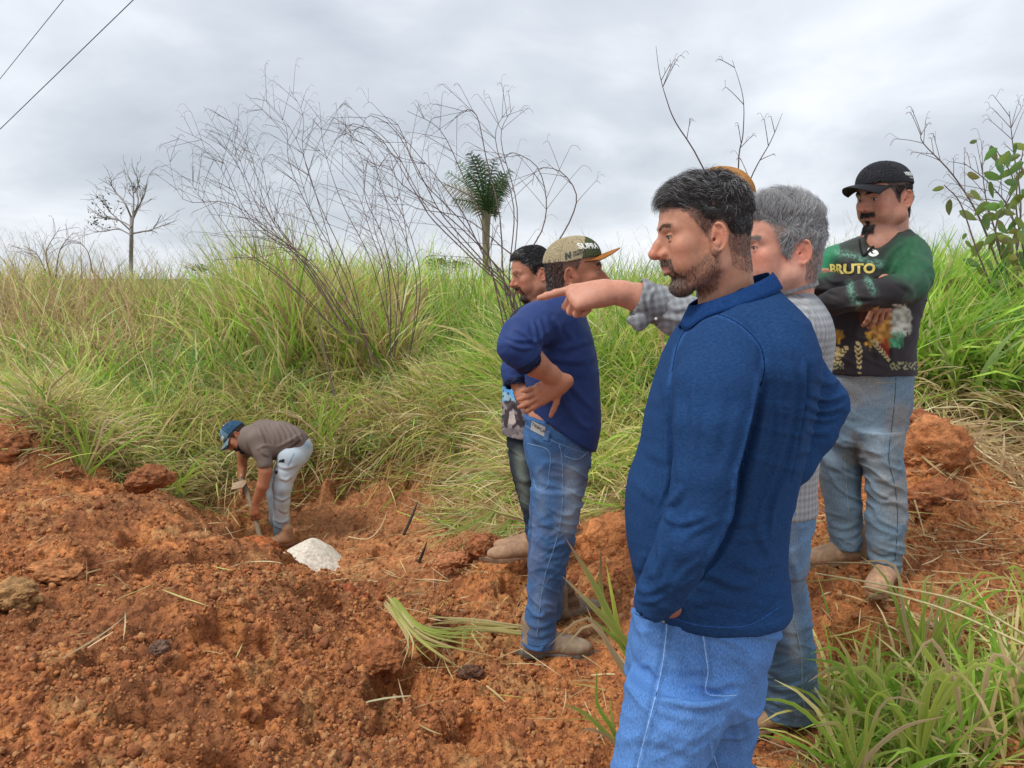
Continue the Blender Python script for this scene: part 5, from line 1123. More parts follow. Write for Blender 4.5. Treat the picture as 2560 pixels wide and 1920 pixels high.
def seam(par, root, pts, Y, wd=.0016, col=(.5, .38, .2), bvh=None, name='seam', m=None, lift=.001, n=40):
    """raised stitched seam: photo-px polyline laid on the garment surface"""
    P2 = curve_pts(np.array(pts, float), n) if len(pts) > 2 else np.linspace(pts[0], pts[1], n); out = []
    o = np.array([0, 0, CAMZ])
    for q in P2:
        d = unit(P(q[0], q[1], 1.)-o); hit = bvh.ray_cast(Vector(o), Vector(d))
        if hit[0] is not None: out.append(np.array(hit[0])+np.array(hit[1])*lift)
    if len(out) < 3: return None
    out = np.array(out); j = np.linalg.norm(np.diff(out, axis=0), axis=1); 
    cut = np.where(j > .05)[0]
    if len(cut): out = out[:cut[0]+1] if cut[0] > len(out)/2 else out[cut[-1]+1:]
    if len(out) < 3: return None
    V, Fq = tubes([out], [np.full(len(out), wd)], 5)
    return new_mesh(name, under(root, V), Fq, m or M_CLOTH, par, colors=np.tile(col, (len(V), 1)))
def bvh_of(V, Fq): return BVHTree.FromPolygons([tuple(q) for q in V.tolist()], [tuple(q) for q in Fq.tolist()])
def decal_text(txt, size, center, xdir, ydir, bvh, par, root, m, name='lettering', depth=.0008, bold=.0, proj=None, maxd=.1):
    """flat print: text laid onto a surface by projecting along the normal of its plane"""
    cu = bpy.data.curves.new('txt', 'FONT'); cu.body = txt; cu.size = size; cu.align_x = 'CENTER'; cu.align_y = 'CENTER'; cu.offset = bold; cu.resolution_u = 3
    ob = bpy.data.objects.new('txt', cu); COL.objects.link(ob); me = bpy.data.meshes.new_from_object(ob.evaluated_get(bpy.context.evaluated_depsgraph_get())); bpy.data.objects.remove(ob)
    import bmesh
    bm = bmesh.new(); bm.from_mesh(me); bmesh.ops.triangulate(bm, faces=bm.faces)
    bmesh.ops.subdivide_edges(bm, edges=[e for e in bm.edges if e.calc_length() > size*.2], cuts=2, use_grid_fill=True); bmesh.ops.triangulate(bm, faces=bm.faces)
    xd, yd = unit(xdir), unit(ydir); zd = unit(np.cross(xd, yd)) if proj is None else unit(proj); V = []
    for v in bm.verts:
        p = np.asarray(center)+xd*v.co.x+yd*v.co.y; hit = bvh.ray_cast(Vector(p+zd*.06), Vector(-zd), .06+maxd)
        V.append(np.array(hit[0])+np.array(hit[1])*0+zd*depth if hit[0] is not None else p)
    Fc = np.array([[v.index for v in f.verts] for f in bm.faces]); bm.free(); bpy.data.meshes.remove(me)
    o = new_mesh(name, under(root, np.array(V)), Fc, m, par); return o
# ================================================================== PEOPLE
def row(v, uL, uR, Y, ry): a, b = P(uL, v, Y), P(uR, v, Y); return (a[2], (a[0]+b[0])/2, Y, (b[0]-a[0])/2, ry)
def garment(par, name, fld, m, colf, fl=(), it=2, label=None, noise=.0, nsc=9, root=None):
    V, Fq = fld.mesh(); V = relax(V, Fq, it); Nn = vnormals(V, Fq)
    if noise: V = V+Nn*(noise*(noise3(V[:, 0]*nsc, V[:, 1]*nsc, V[:, 2]*nsc*.7, 5)+.5*noise3(V[:, 0]*nsc*2.3, V[:, 1]*nsc*2.3, V[:, 2]*nsc*1.6, 6)))[:, None]
    if m is M_DENIM or m is M_POLY or m is M_KNIT:
        q = [noise3(V[:, 0]*5+i*7, V[:, 1]*5, V[:, 2]*5, 30+i)*.03 for i in range(2)]; a_ = 1-np.abs(noise3(V[:, 0]*9+q[0]*9, V[:, 1]*9, V[:, 2]*26+q[1]*40+V[:, 0]*10, 35)); b_ = 1-np.abs(noise3(V[:, 0]*14, V[:, 1]*14, V[:, 2]*34-V[:, 0]*22, 36)); mk = sst(-.1, .5, noise3(V[:, 0]*4, V[:, 1]*4, V[:, 2]*4, 37))
        V = V+Nn*({M_DENIM: .0058, M_POLY: .0026, M_KNIT: .0016}[m]*(a_**4*1.3*(.35+mk)+b_**4*.6*(1.2-mk)-.5))[:, None]
    if len(fl):
        if m is M_DENIM: fl = [(a_, w_*1.1, h_*.62) for a_, w_, h_ in fl]
        V = folds(V, Nn, fl); V = relax(V, Fq, 1, .3)
    c = colf(V, *UV(V)) if callable(colf) else np.tile(colf, (len(V), 1)); rt = root or (par if par.parent is None else par.parent)
    o = new_mesh(name, under(rt, V), Fq, m, par, colors=np.clip(c, 0, 1))
    if label: o['label'] = label
    return o, V, Fq
def bb(pts, m): a = np.array(pts, float); return a.min(0)-m, a.max(0)+m
def fbox(lo, hi, h): return Field(lo, hi, h)
def body_mesh(par, parts): V, Fq, C = join(parts); return new_mesh('body', under(par, V), Fq, M_SKIN, par, colors=C)
def skinpart(fld, col, it=1):
    V, Fq = fld.mesh(); V = relax(V, Fq, it, .4); c = np.tile(col, (len(V), 1))*(1+.08*noise3(V[:, 0]*30, V[:, 1]*30, V[:, 2]*30, 3)+.05*noise3(V[:, 0]*110, V[:, 1]*110, V[:, 2]*110, 4))[:, None]; return V, Fq, np.clip(c, 0, 1)
def headpart(fr, h, prm, necks, base, beard, red=1.):
    nk = [(to_local(p, fr) if k else np.array(p), r) for p, r, k in necks]; f = head_field(h, prm, nk); V, Fq = f.mesh(); V = relax(V, Fq, 1, .4); Nn = vnormals(V, Fq)
    return V, Fq, Nn, paint_head(V, base, beard, red=red)
def inner_body(pts):
    """the covered trunk and legs, coarse"""
    a = np.array([p for p, r in pts]); f = Field(a.min(0)-.16, a.max(0)+.16, .018)
    return f
def boot(par, heel, fwd, L=.285, col=(.25, .17, .11), sole=(.14, .12, .10), H=.15, h=.004, shaft_lean=(0, 0), name='boot', panel=True, toe_up=0., sc_=1.):
    """ankle boot; heel = ground point under the heel"""
    fr = frame(heel, fwd, (0, 0, 1)); f = Field((-.06, -.065, -.01), (L-.02, .065, H+.06), h)
    f.cone((.012, 0, .075), (.010+shaft_lean[0], shaft_lean[1], H), .048, .050, .02); f.ell((.000, 0, .050), (.044, .036, .045), .02)
    f.cone((.03, 0, .058), (L*.52, 0, .046), .045, .040, .03, sq=((0, 0, 1), .85)); f.ell((L*.63, 0, .040), (.070, .046, .036), .025); f.cone((.05, 0, .09), (L*.5, 0, .056), .034, .028, .03)
    z = f.ax[2][None, None, :]; f.D = np.maximum(f.D, (.018-z)*.95+0*f.D)
    V, Fq = f.mesh(); V = relax(V, Fq, 2); V[:, 2] += toe_up*np.maximum(V[:, 0]-.1, 0)**2*10
    n = noise3(V[:, 0]*30, V[:, 1]*30, V[:, 2]*30, 8); V = V+vnormals(V, Fq)*(.0015*n)[:, None]
    c = np.tile(col, (len(V), 1))*(1+.22*noise3(V[:, 0]*14, V[:, 1]*14, V[:, 2]*14, 9)+.12*noise3(V[:, 0]*60, V[:, 1]*60, V[:, 2]*60, 2))[:, None]
    mud = sst(.05, .02, V[:, 2]+.015*n)[:, None]*.6; c = c*(1-mud)+np.array([.33, .15, .07])*mud
    if panel:
        pn = ((V[:, 0] > .015) & (V[:, 0] < .075) & (V[:, 2] > .075) & (np.abs(V[:, 1]) > .02)); st = .55+.45*(np.sin(V[:, 2]*1400) > 0); c[pn] = (np.array([.20, .11, .06])*st[pn, None])
    up = new_mesh(name, under(par, to_world(V*sc_, fr)), Fq, M_LEATHER, par, colors=np.clip(c, 0, 1))
    g = Field((-.07, -.07, -.005), (L, .07, .04), .0035)
    xx = g.ax[0][:, None, None]; yy = g.ax[1][None, :, None]; zz = g.ax[2][None, None, :]
    hw = np.interp(g.ax[0], [-.047, -.035, 0, .06, .14, .19, L-.060, L-.036, L-.028], [.001, .027, .036, .033, .043, .044, .030, .009, .001])[:, None, None]
    bot = np.interp(g.ax[0], [-.05, .045, .055, .11, .15, L], [0, 0, .012, .010, .0, 0])[:, None, None]
    g.D = np.maximum(np.maximum(np.abs(yy)-hw, bot-zz), zz-.026).astype(F32)
    V, Fq = g.mesh(); V = relax(V, Fq, 1); V[:, 2] += toe_up*np.maximum(V[:, 0]-.1, 0)**2*10; new_mesh('sole', under(par, to_world(V*sc_, fr)), Fq, M_SOLE, up, colors=np.tile(sole, (len(V), 1))*(1+.3*noise3(V[:, 0]*40, V[:, 1]*40, V[:, 2]*40, 2))[:, None])
    return up
def hair_part(par, fr, shellf, mask, nst, r, length, dirf, rad, curl, col, grey, name='hair', shellcol=None, h=.0035, lift=.35, bump=.004, bsc=60, hV=None):
    V, Fq = shellf.mesh(); V = relax(V, Fq, 1); Nn = vnormals(V, Fq)
    V = V+Nn*(bump*(noise3(V[:, 0]*bsc, V[:, 1]*bsc, V[:, 2]*bsc, 3)+.6*noise3(V[:, 0]*bsc*.45, V[:, 1]*bsc*.45, V[:, 2]*bsc*.45, 5)))[:, None]
    mk = mask(V[:, 0], np.abs(V[:, 1]), V[:, 2]); keep = (mk[Fq] > .45).all(1); Fk = Fq[keep]
    used = np.unique(Fk); mp = np.full(len(V), -1); mp[used] = np.arange(len(used)); Vs, Fs, Ns, ms = V[used], mp[Fk], Nn[used], mk[used]
    sc_ = np.array(shellcol if shellcol is not None else col); cs = np.tile(sc_, (len(Vs), 1))*(.8+.5*noise3(Vs[:, 0]*90, Vs[:, 1]*90, Vs[:, 2]*90, 2))[:, None]
    st = strands(r, Vs, Ns, ms+.01, nst, length, dirf, rad, curl, col, grey, 6, lift)
    W, Fa, C = join([(Vs, Fs, cs), st]); return new_mesh(name, under(par, to_world(W, fr)), Fa, M_HAIR, par, colors=np.clip(C, .003, 1))
def stubble(par, fr, V, Nn, mask, n, length, rad, col, grey, r, name='beard', dirv=(.1, 0, -1), lift=.6, curl=.1):
    side = .25 if name != 'eyebrow' else 1.6
    st = strands(r, V, Nn, mask, n, length, lambda p: np.tile(np.array(dirv, float), (len(p), 1))+np.stack([0*p[:, 0], np.sign(p[:, 1])*side, 0*p[:, 0]], 1), rad, curl, col, grey, 3, lift)
    return new_mesh(name, under(par, to_world(st[0], fr)), st[1], M_HAIR, par, colors=np.clip(st[2], .003, 1))
def m_brow(x, y, z):
    zc = np.interp(y, [.008, .03, .05], [.037, .0435, .039]); return np.exp(-((z-zc)/.0042)**2)*(y > .008)*(y < .052)*(x > .06)
def covered(f, chest, hips, kn, r_=(.13, .14, .07)):
    f.cone(chest, hips, r_[0], r_[1], .03)
    for k in kn: f.cone((k[0][0], k[0][1], max(hips[2]-.10, k[0][2]+.02)), k[0], .035, .03, .02); f.cone(k[0], k[1], .03, .025, .02)
    return f
# ---------------------------------------------------------------- front man in blue
r0 = np.random.RandomState(2)
def front_man():
    t = thing('person', 'dark haired bearded man in blue knit shirt and bright jeans, nearest the camera', 'man', (P(1700, 1600, 1.6)[0], 1.6, 0), 'men watching the digging')
    fr = frame(P(1768, 598, 1.565), (-.985, .02, -.165), (-.16, 0, 1)); fr = (fr[0]*np.array([.895, .93, .905]), fr[1])
    neckb = P(1822, 775, 1.60)
    beardm = lambda x, y, z: np.clip(m_jaw(x, y, z)*.45+m_goatee(x, y, z)*.9, 0, 1)
    V, Fq, Nn, C = headpart(fr, .002, dict(nose=1.12, jaw=1.05, chin=-.006, mouthz=-.004, fat=-.002, earx=.012), [((-.030, 0, -.02), .058, False), (neckb, .062, True), (neckb+[.01, 0, -.08], .06, True)], SKIN,
        [(beardm, (.10, .052, .036), .72), (lambda x, y, z: m_hair()(x, y, z)*1., (.07, .045, .04), .55), (m_brow, (.04, .024, .018), .62)])
    # neck tendons and the jaw shadow line are real relief
    f2 = Field(*bb([P(1640, 1500, 1.37), P(1640, 1580, 1.40)], .09), .004); hand(f2, P(1650, 1494, 1.41), (.30, 1.0, -.9), (-.25, -1, -.5), (-1, .1, 0), .95, (.2, .3, .3, .3))
    fb = inner_body([(P(1830, 850, 1.6), .1), ((.35, 1.6, .1), .1), ((.25, 1.4, .05), .1)]); covered(fb, P(1830, 900, 1.6), P(1740, 1620, 1.6), [((P(1640, 1930, 1.5)), P(1600, 2350, 1.5)), (P(1800, 1930, 1.72), P(1780, 2180, 1.72))], (.08, .10, .07))
    body_mesh(t, [(to_world(V, fr), Fq, C), skinpart(f2, SKIN_D), skinpart(fb, SKIN, 2)])
    eyeballs(t, fr, (1, .1, -.12))
    # hair: shell with body on top, curls brushed up and forward
    sh = Field((-.125, -.1, -.08), (.135, .1, .185), .0032)
    sh.ell((-.004, 0, .048), (.0995, .0790, .0915), 0); sh.ell((.022, 0, .080), (.072, .066, .052), .02); sh.ell((.056, 0, .095), (.036, .048, .020), .015); sh.ell((-.035, 0, .055), (.060, .074, .074), .02)
    mk = m_hair(.086, .03, -.075, .052)
    def dirf(p):
        d = np.tile(np.array([.9, 0, .1]), (len(p), 1)); back = sst(.0, -.05, p[:, 0])[:, None]; side = sst(.055, .07, np.abs(p[:, 1]))[:, None]; low = sst(.07, .02, p[:, 2])[:, None]
        d = d*(1-back)+np.array([-.5, 0, -1.])*back; d = d*(1-low)+np.array([-.25, 0, -1.])*low; n_ = noise3(p[:, 0]*45, p[:, 1]*45, p[:, 2]*45, 5); d[:, 1] += .9*n_; d[:, 2] += .6*noise3(p[:, 0]*38, p[:, 1]*38, p[:, 2]*38, 9); return d
    top = lambda p: np.where(p[:, 2] > .085, .032, np.where(p[:, 2] > .050, .018, .007))
    hair_part(t, fr, sh, mk, 19000, r0, top, dirf, .00034, .9, (.022, .018, .018), lambda p: np.where(p[:, 2] > .07, .15, .05), bump=.006, bsc=55, lift=.35, shellcol=(.02, .016, .016))
    # short faded sides
    x, y, z = V[:, 0], np.abs(V[:, 1]), V[:, 2]
    stubble(t, fr, V, Nn, m_hair(.086, .026, -.085, .052)(x, y, z)*(z < .06)*((y < .072) | (x < -.03) | (x > .012)), 15000, .0050, .00015, (.07, .05, .042), .10, r0, 'sideburn_hair', (-.25, 0, -1), .35)
    stubble(t, fr, V, Nn, np.clip(m_goatee(x, y, z)*1.3+m_jaw(x, y, z)*.55, 0, 1), 9500, .0060, .00023, (.045, .027, .020), .14, r0, 'beard', (.35, 0, -1), .45)
    stubble(t, fr, V, Nn, m_brow(x, y, z), 420, .008, .00022, (.02, .014, .012), .0, r0, 'eyebrow', (-.2, 0, .35), .25)
    # shirt
    Y0 = 1.6; f = Field((.18, 1.24, .78), (.88, 1.96, 1.58), .0048)
    rows = [row(v, a, b, Y0, ry) for v, a, b, ry in [(716, 1790, 1925, .062), (735, 1775, 1948, .085), (760, 1752, 1975, .125), (790, 1722, 1998, .160), (825, 1700, 2012, .190), (860, 1678, 2020, .205), (903, 1660, 2025, .215), (960, 1638, 2020, .205), (1050, 1613, 2008, .19), (1111, 1604, 1995, .182), (1160, 1587, 1987, .176), (1212, 1568, 1977, .172), (1300, 1564, 1955, .168), (1364, 1569, 1952, .168), (1449, 1588, 1958, .172), (1500, 1600, 1960, .178)]]
    rows.append((P(1816, 1585, 1.42)[2], P(1777, 1540, Y0)[0], Y0, .158, .195)); f.stack(rows, 0, p=2.25)
    arm = [(1806, 882, 1.455, .074), (1800, 920, 1.42, .076), (1790, 975, 1.370, .0765), (1780, 1060, 1.345, .068), (1764, 1180, 1.33, .057), (1750, 1275, 1.335, .056), (1722, 1345, 1.33, .055), (1690, 1415, 1.345, .050), (1655, 1475, 1.365, .0445), (1634, 1512, 1.375, .038)]
    f.chain([P(a[0], a[1], a[2]) for a in arm], [a[3] for a in arm], .006)
    far = [(1945, 838, 1.78, .064), (1992, 925, 1.82, .058), (2060, 1010, 1.85, .057), (2035, 1080, 1.83, .052), (1985, 1160, 1.80, .046), (1945, 1210, 1.77, .04)]
    f.chain([P(a[0], a[1], a[2]) for a in far], [a[3] for a in far], .02)
    # neck opening and open cuff
    f.cone(neckb+[.015, 0, 0.01], neckb+[-.01, 0, .12], .052, .075, .008, 'sub'); f.cone(P(1640, 1504, 1.374), P(1615, 1560, 1.385), .030, .036, .003, 'sub')
    KM = 1.15
    F_ = [([(1908, 930), (1888, 1050), (1850, 1180), (1838, 1285), (1785, 1400), (1735, 1455), (1695, 1490)], 8, -.016), ([(1678, 960), (1678, 1080), (1680, 1200), (1652, 1275)], 7, -.010), ([(2024, 905), (2012, 1010), (1990, 1120), (1972, 1215)], 6, -.012), ([(1690, 990), (1688, 1100), (1694, 1205)], 11, .006), ([(1728, 930), (1738, 1080), (1722, 1200)], 13, .004), ([(1780, 860), (1800, 1000), (1770, 1150)], 22, .003), ([(1846, 1000), (1830, 1100), (1800, 1200)], 14, .003),
          ([(1658, 1262), (1690, 1250), (1706, 1212)], 9, .006), ([(1650, 1285), (1700, 1308), (1775, 1285)], 9, .006), ([(1668, 1330), (1680, 1300), (1670, 1275)], 8, .006), ([(1700, 1360), (1740, 1325), (1800, 1300)], 10, .004), ([(1640, 1345), (1655, 1400), (1640, 1460)], 9, .004), ([(1600, 1440), (1640, 1430), (1660, 1370)], 10, .003), ([(1760, 1395), (1720, 1420), (1680, 1470)], 8, .004), ([(1585, 1460), (1620, 1480), (1680, 1450)], 8, .004), ([(1590, 1500), (1630, 1505), (1670, 1485)], 6, .003),
          ([(2010, 900), (2000, 1040), (1972, 1160), (1930, 1270), (1905, 1330)], 7, .006), ([(1975, 860), (1975, 1000), (1955, 1120), (1915, 1240), (1880, 1340)], 9, .004), ([(1920, 900), (1905, 1020), (1885, 1150), (1860, 1260)], 15, .005), ([(1950, 1000), (1940, 1120), (1900, 1200)], 9, .003), ([(1960, 1180), (1930, 1270), (1925, 1360)], 7, .004),
          ([(1890, 1290), (1905, 1350), (1935, 1400)], 12, .003), ([(1700, 1480), (1760, 1435), (1850, 1465), (1915, 1430)], 11, .005), ([(1830, 1395), (1890, 1420), (1950, 1400)], 12, .004), ([(1870, 1560), (1925, 1500), (1955, 1440)], 9, .005), ([(1720, 1520), (1780, 1500), (1860, 1515)], 12, .004), ([(1800, 1290), (1850, 1310), (1930, 1290)], 10, .003), ([(1830, 1345), (1880, 1352), (1940, 1335)], 7, .002),
          ([(1600, 1110), (1640, 1140), (1680, 1150)], 14, .003), ([(1590, 1010), (1640, 1000), (1675, 985)], 14, .003), ([(1575, 1200), (1620, 1235), (1650, 1245)], 12, .003), ([(1570, 1400), (1600, 1420), (1610, 1380)], 12, .004), ([(1650, 930), (1670, 1010), (1660, 1060)], 10, .003),
          ([(2018, 985), (2070, 1000), (2118, 985)], 6, .007), ([(2010, 1012), (2060, 1030), (2112, 1014)], 6, .007), ([(2015, 1040), (2055, 1052), (2098, 1042)], 6, .006), ([(2010, 1075), (2050, 1085), (2075, 1075)], 7, .005), ([(2035, 940), (2070, 960), (2100, 950)], 9, .005), ([(1985, 1140), (2010, 1130), (2040, 1125)], 8, .003), ([(2020, 1000), (2010, 1060), (1990, 1120)], 8, .003),
          ([(1840, 760), (1880, 790), (1920, 860), (1925, 960)], 11, .004), ([(1900, 760), (1950, 830), (1975, 900)], 16, .003), ([(1740, 800), (1700, 880), (1690, 960)], 9, .004)]
    def colf(V, u, v):
        c = np.tile(np.array([.0165, .050, .138]), (len(V), 1)); n = noise3(V[:, 0]*6, V[:, 1]*6, V[:, 2]*6, 7); c = c*(1+.10*n)[:, None]
        ed, _ = pdist(u, v, [(1905, 900), (1875, 1060), (1837, 1195), (1825, 1280)]); w2 = np.exp(-(ed/5)**2)*.5
        for s in ([(1782, 784), (1810, 791), (1848, 810), (1881, 840), (1904, 873), (1911, 922), (1900, 978)], [(1782, 784), (1750, 795), (1724, 810), (1687, 877), (1672, 960)], [(1782, 784), (1790, 742), (1825, 716)]):
            d, _ = pdist(u, v, s); w2 = w2+np.exp(-(d/4.5)**2)*.8
        c = c*(1+w2[:, None]*.9)
        hem = np.exp(-((V[:, 2]-(V[:, 2][V[:, 0] > .2].min()+.028))/.0025)**2)*(V[:, 2] < .95)*(V[:, 1] > 1.2); c = c*(1+.35*hem[:, None])
        return c
    so, Vs, Fs = garment(t, 'shirt', f, M_KNIT, colf, [(a_, w_*1.1, h_*KM) for a_, w_, h_ in F_], 2, noise=.0035, nsc=7)
    bv = bvh_of(Vs, Fs)
    for s in ([(1782, 784), (1810, 791), (1848, 810), (1881, 840), (1904, 873), (1911, 922), (1902, 965)], [(1782, 784), (1750, 795), (1724, 810), (1695, 860), (1680, 930)], [(1782, 784), (1790, 742), (1825, 716)]):
        seam(so, t, s, 0, .0016, (.007, .026, .09), bv, m=M_KNIT, lift=0)
    hemp = [(1681, 1545), (1740, 1562), (1816, 1568), (1880, 1560), (1945, 1520)]; seam(so, t, hemp, 0, .0011, (.03, .10, .30), bv, m=M_KNIT, lift=.0)
    # collar
    def collar(C, r_top, r_bot, k, h_, col, m, tt=(-2.95, 2.95), point=.02, wave=0):
        th = np.linspace(tt[0], tt[1], 90); rows_ = []
        for j, s in enumerate([0, .25, .5, .75, 1]):
            rr = r_top+(r_bot-r_top)*s**1.2; drop = h_*s+point*s*np.exp(-((np.abs(th)-.35)/.35)**2)
            rows_.append(np.stack([C[0]-rr[0]*np.cos(th), C[1]-rr[1]*np.sin(th), C[2]-k*np.cos(th)-drop+.004*math.sin(s*3.14)], -1))
        B = np.array(rows_); nn = B.shape[1]; outer = B.reshape(-1, 3); cen = np.array([C[0], C[1], 0]); off = unit([1, 0, 0])
        d = outer-cen; d[:, 2] = 0; d /= np.linalg.norm(d, axis=1)[:, None]; inner = outer-d*.0035
        i = np.arange(4)[:, None]*nn+np.arange(nn-1)[None]; q = np.stack([i, i+nn, i+nn+1, i+1], -1).reshape(-1, 4); n = len(outer); e = np.arange(nn-1); rim = np.stack([e, e+1, e+1+n, e+n], -1); e2 = e+4*nn; rim2 = np.stack([e2+1, e2, e2+n, e2+1+n], -1)
        s1 = np.arange(4)*nn; s2 = s1+nn-1
        V = np.concatenate([outer, inner]); Fq = np.concatenate([q, q[:, ::-1]+n, rim, rim2, np.stack([s1, s1+n, s1+nn+n, s1+nn], -1), np.stack([s2, s2+nn, s2+nn+n, s2+n], -1)])
        cc = np.tile(col, (len(V), 1)); ss = np.concatenate([np.repeat([0, .25, .5, .75, 1], nn)]*2); cc = cc*(1+.35*(ss > .8))[:, None]; return new_mesh('collar', under(t, V), Fq, m, so, colors=cc)
    Cn = P(1826, 722, 1.585); collar(Cn, np.array([.083, .078]), np.array([.102, .097]), .034, .030, (.012, .044, .145), M_KNIT)
    # jeans
    f = Field((.08, 1.32, -.0), (.62, 1.92, 1.02), .0055)
    f.stack([row(v, a, b, 1.6, ry) for v, a, b, ry in [(1430, 1612, 1940, .165), (1520, 1588, 1938, .178), (1577, 1577, 1922, .182), (1618, 1571, 1906, .186), (1653, 1567, 1899, .186), (1705, 1565, 1896, .180)]], 0, p=2.3)
    def below(z, x0, x1, Y, ry): return (z, (x0+x1)/2, Y, (x1-x0)/2, ry)
    nl = [row(1690, 1566, 1870, 1.50, .100), row(1740, 1561, 1846, 1.485, .098), row(1811, 1548, 1806, 1.48, .092), row(1919, 1529, 1752, 1.475, .086)]; a = nl[-1]
    nl += [(.36, a[1]-.03, 1.49, .085, .08), (.18, a[1]-.06, 1.49, .078, .075), (.05, a[1]-.08, 1.49, .075, .075)]; f.stack(nl, .012, p=2.1)
    fl_ = [row(1690, 1640, 1896, 1.71, .10), row(1740, 1640, 1896, 1.73, .095), row(1811, 1650, 1893, 1.75, .09), row(1919, 1655, 1910, 1.77, .085)]; a2 = fl_[-1]; fl_ += [(.36, a2[1]-.01, 1.73, .085, .08), (.05, a2[1]-.02, 1.73, .075, .075)]; f.stack(fl_, .012, p=2.1)
    FJ = [([(1850, 1728), (1800, 1752), (1740, 1762), (1640, 1745)], 9, .016), ([(1835, 1700), (1780, 1712), (1720, 1700)], 8, .008), ([(1650, 1565), (1620, 1580), (1585, 1570)], 7, .006), ([(1600, 1660), (1630, 1665), (1650, 1700)], 9, .007), ([(1640, 1660), (1720, 1675), (1830, 1650)], 12, .003), ([(1600, 1750), (1680, 1790), (1760, 1800)], 12, .004), ([(1560, 1850), (1640, 1850), (1720, 1880)], 14, .004), ([(1850, 1640), (1890, 1690), (1895, 1740)], 9, .004), ([(1820, 1750), (1845, 1840), (1860, 1919)], 9, .003), ([(1660, 1825), (1720, 1850), (1770, 1830)], 9, .003), ([(1620, 1600), (1660, 1620), (1665, 1700)], 10, .003)]
    def cj(V, u, v):
        c = np.tile(np.array([.088, .205, .47]), (len(V), 1)); n = noise3(V[:, 0]*5, V[:, 1]*5, V[:, 2]*5, 7); c = c*(1+.14*n)[:, None]
        for s, a_ in (([(1668, 1555), (1660, 1640), (1645, 1700), (1630, 1775), (1605, 1880), (1595, 1919)], .4), ([(1757, 1580), (1768, 1650), (1765, 1730), (1800, 1738)], .35), ([(1779, 1856), (1785, 1919)], .3)):
            d, _ = pdist(u, v, s); c = c*(1-a_*.6*np.exp(-((d-8)/7)**2))[:, None]; c = c*(1+a_*np.exp(-(d/2.5)**2))[:, None]
        return c
    jo, Vj, Fj = garment(t, 'jeans', f, M_DENIM, cj, [(a_, w_, h_*1.6) for a_, w_, h_ in FJ], 2, noise=.003, nsc=8); bj = bvh_of(Vj, Fj)
    for s in ([(1668, 1550), (1664, 1600), (1655, 1670), (1640, 1735), (1630, 1775), (1608, 1860), (1594, 1919)], [(1757, 1582), (1765, 1640), (1770, 1680), (1765, 1730), (1800, 1740), (1840, 1738)], [(1780, 1858), (1788, 1900), (1795, 1919)]):
        seam(jo, t, s, 0, .0012, (.30, .46, .72), bj, m=M_DENIM, lift=0)
    seam(jo, t, [(1588, 1530), (1620, 1545), (1668, 1552)], 0, .003, (.07, .17, .42), bj, m=M_DENIM, name='pocket_edge')
    V_, F_2 = ICO[2]; c_ = bj.ray_cast(Vector((0, 0, CAMZ)), Vector(unit(P(1660, 1553, 1.)-[0, 0, CAMZ])))[0]
    if c_ is not None: new_mesh('rivet', under(t, V_*.0042+np.array(c_)), F_2, M_METAL, jo)
    for (x, Y) in ((a[1]-.085, 1.49), (a2[1]-.02, 1.73)): boot(t, (x+.09, Y, .0), (-1, -.1, 0), h=.007)
    return t
front_man()
# ---------------------------------------------------------------- shared pieces for the others
def pts(*q): return [P(a[0], a[1], a[2]) for a in q]
def limbf(f, q, k=.02, mode='add'): return f.chain([P(*a[:3]) for a in q], [a[3] for a in q], k, mode)
def hem_shade(c, V, zc, w_=.003, a=.5): return c*(1+a*np.exp(-((V[:, 2]-zc)/w_)**2))[:, None]
def denim(base, wear, mud=0., zl=None):
    def f(V, u, v):
        c = np.tile(np.array(base), (len(V), 1)).astype(float); n = noise3(V[:, 0]*7, V[:, 1]*7, V[:, 2]*7, 7)+.5*noise3(V[:, 0]*18, V[:, 1]*18, V[:, 2]*14, 8)
        c = c*(1+.20*n)[:, None]; w2 = np.zeros(len(V))
        for pl, wd, a in wear: d, _ = pdist(u, v, pl); w2 = w2+a*np.exp(-(d/wd)**2)
        w2 = np.clip(w2, -1, 1)[:, None]; c = c*(1-np.maximum(w2, 0))+np.array([.42, .50, .56])*np.maximum(w2, 0); c = c*(1+np.minimum(w2, 0)*.6)
        if mud:
            m = (mud*sst(-.1, .8, noise3(V[:, 0]*9, V[:, 1]*9, V[:, 2]*7, 19)+.4*noise3(V[:, 0]*30, V[:, 1]*30, V[:, 2]*30, 20)))[:, None]; c = c*(1-m)+np.array([.40, .27, .15])*m
        return c
    return f
M_WHITE = simple('white print', (.78, .78, .74), .6); M_BLACKP = simple('black print', (.03, .03, .03), .6); M_YEL = simple('yellow print', (.62, .50, .12), .6)
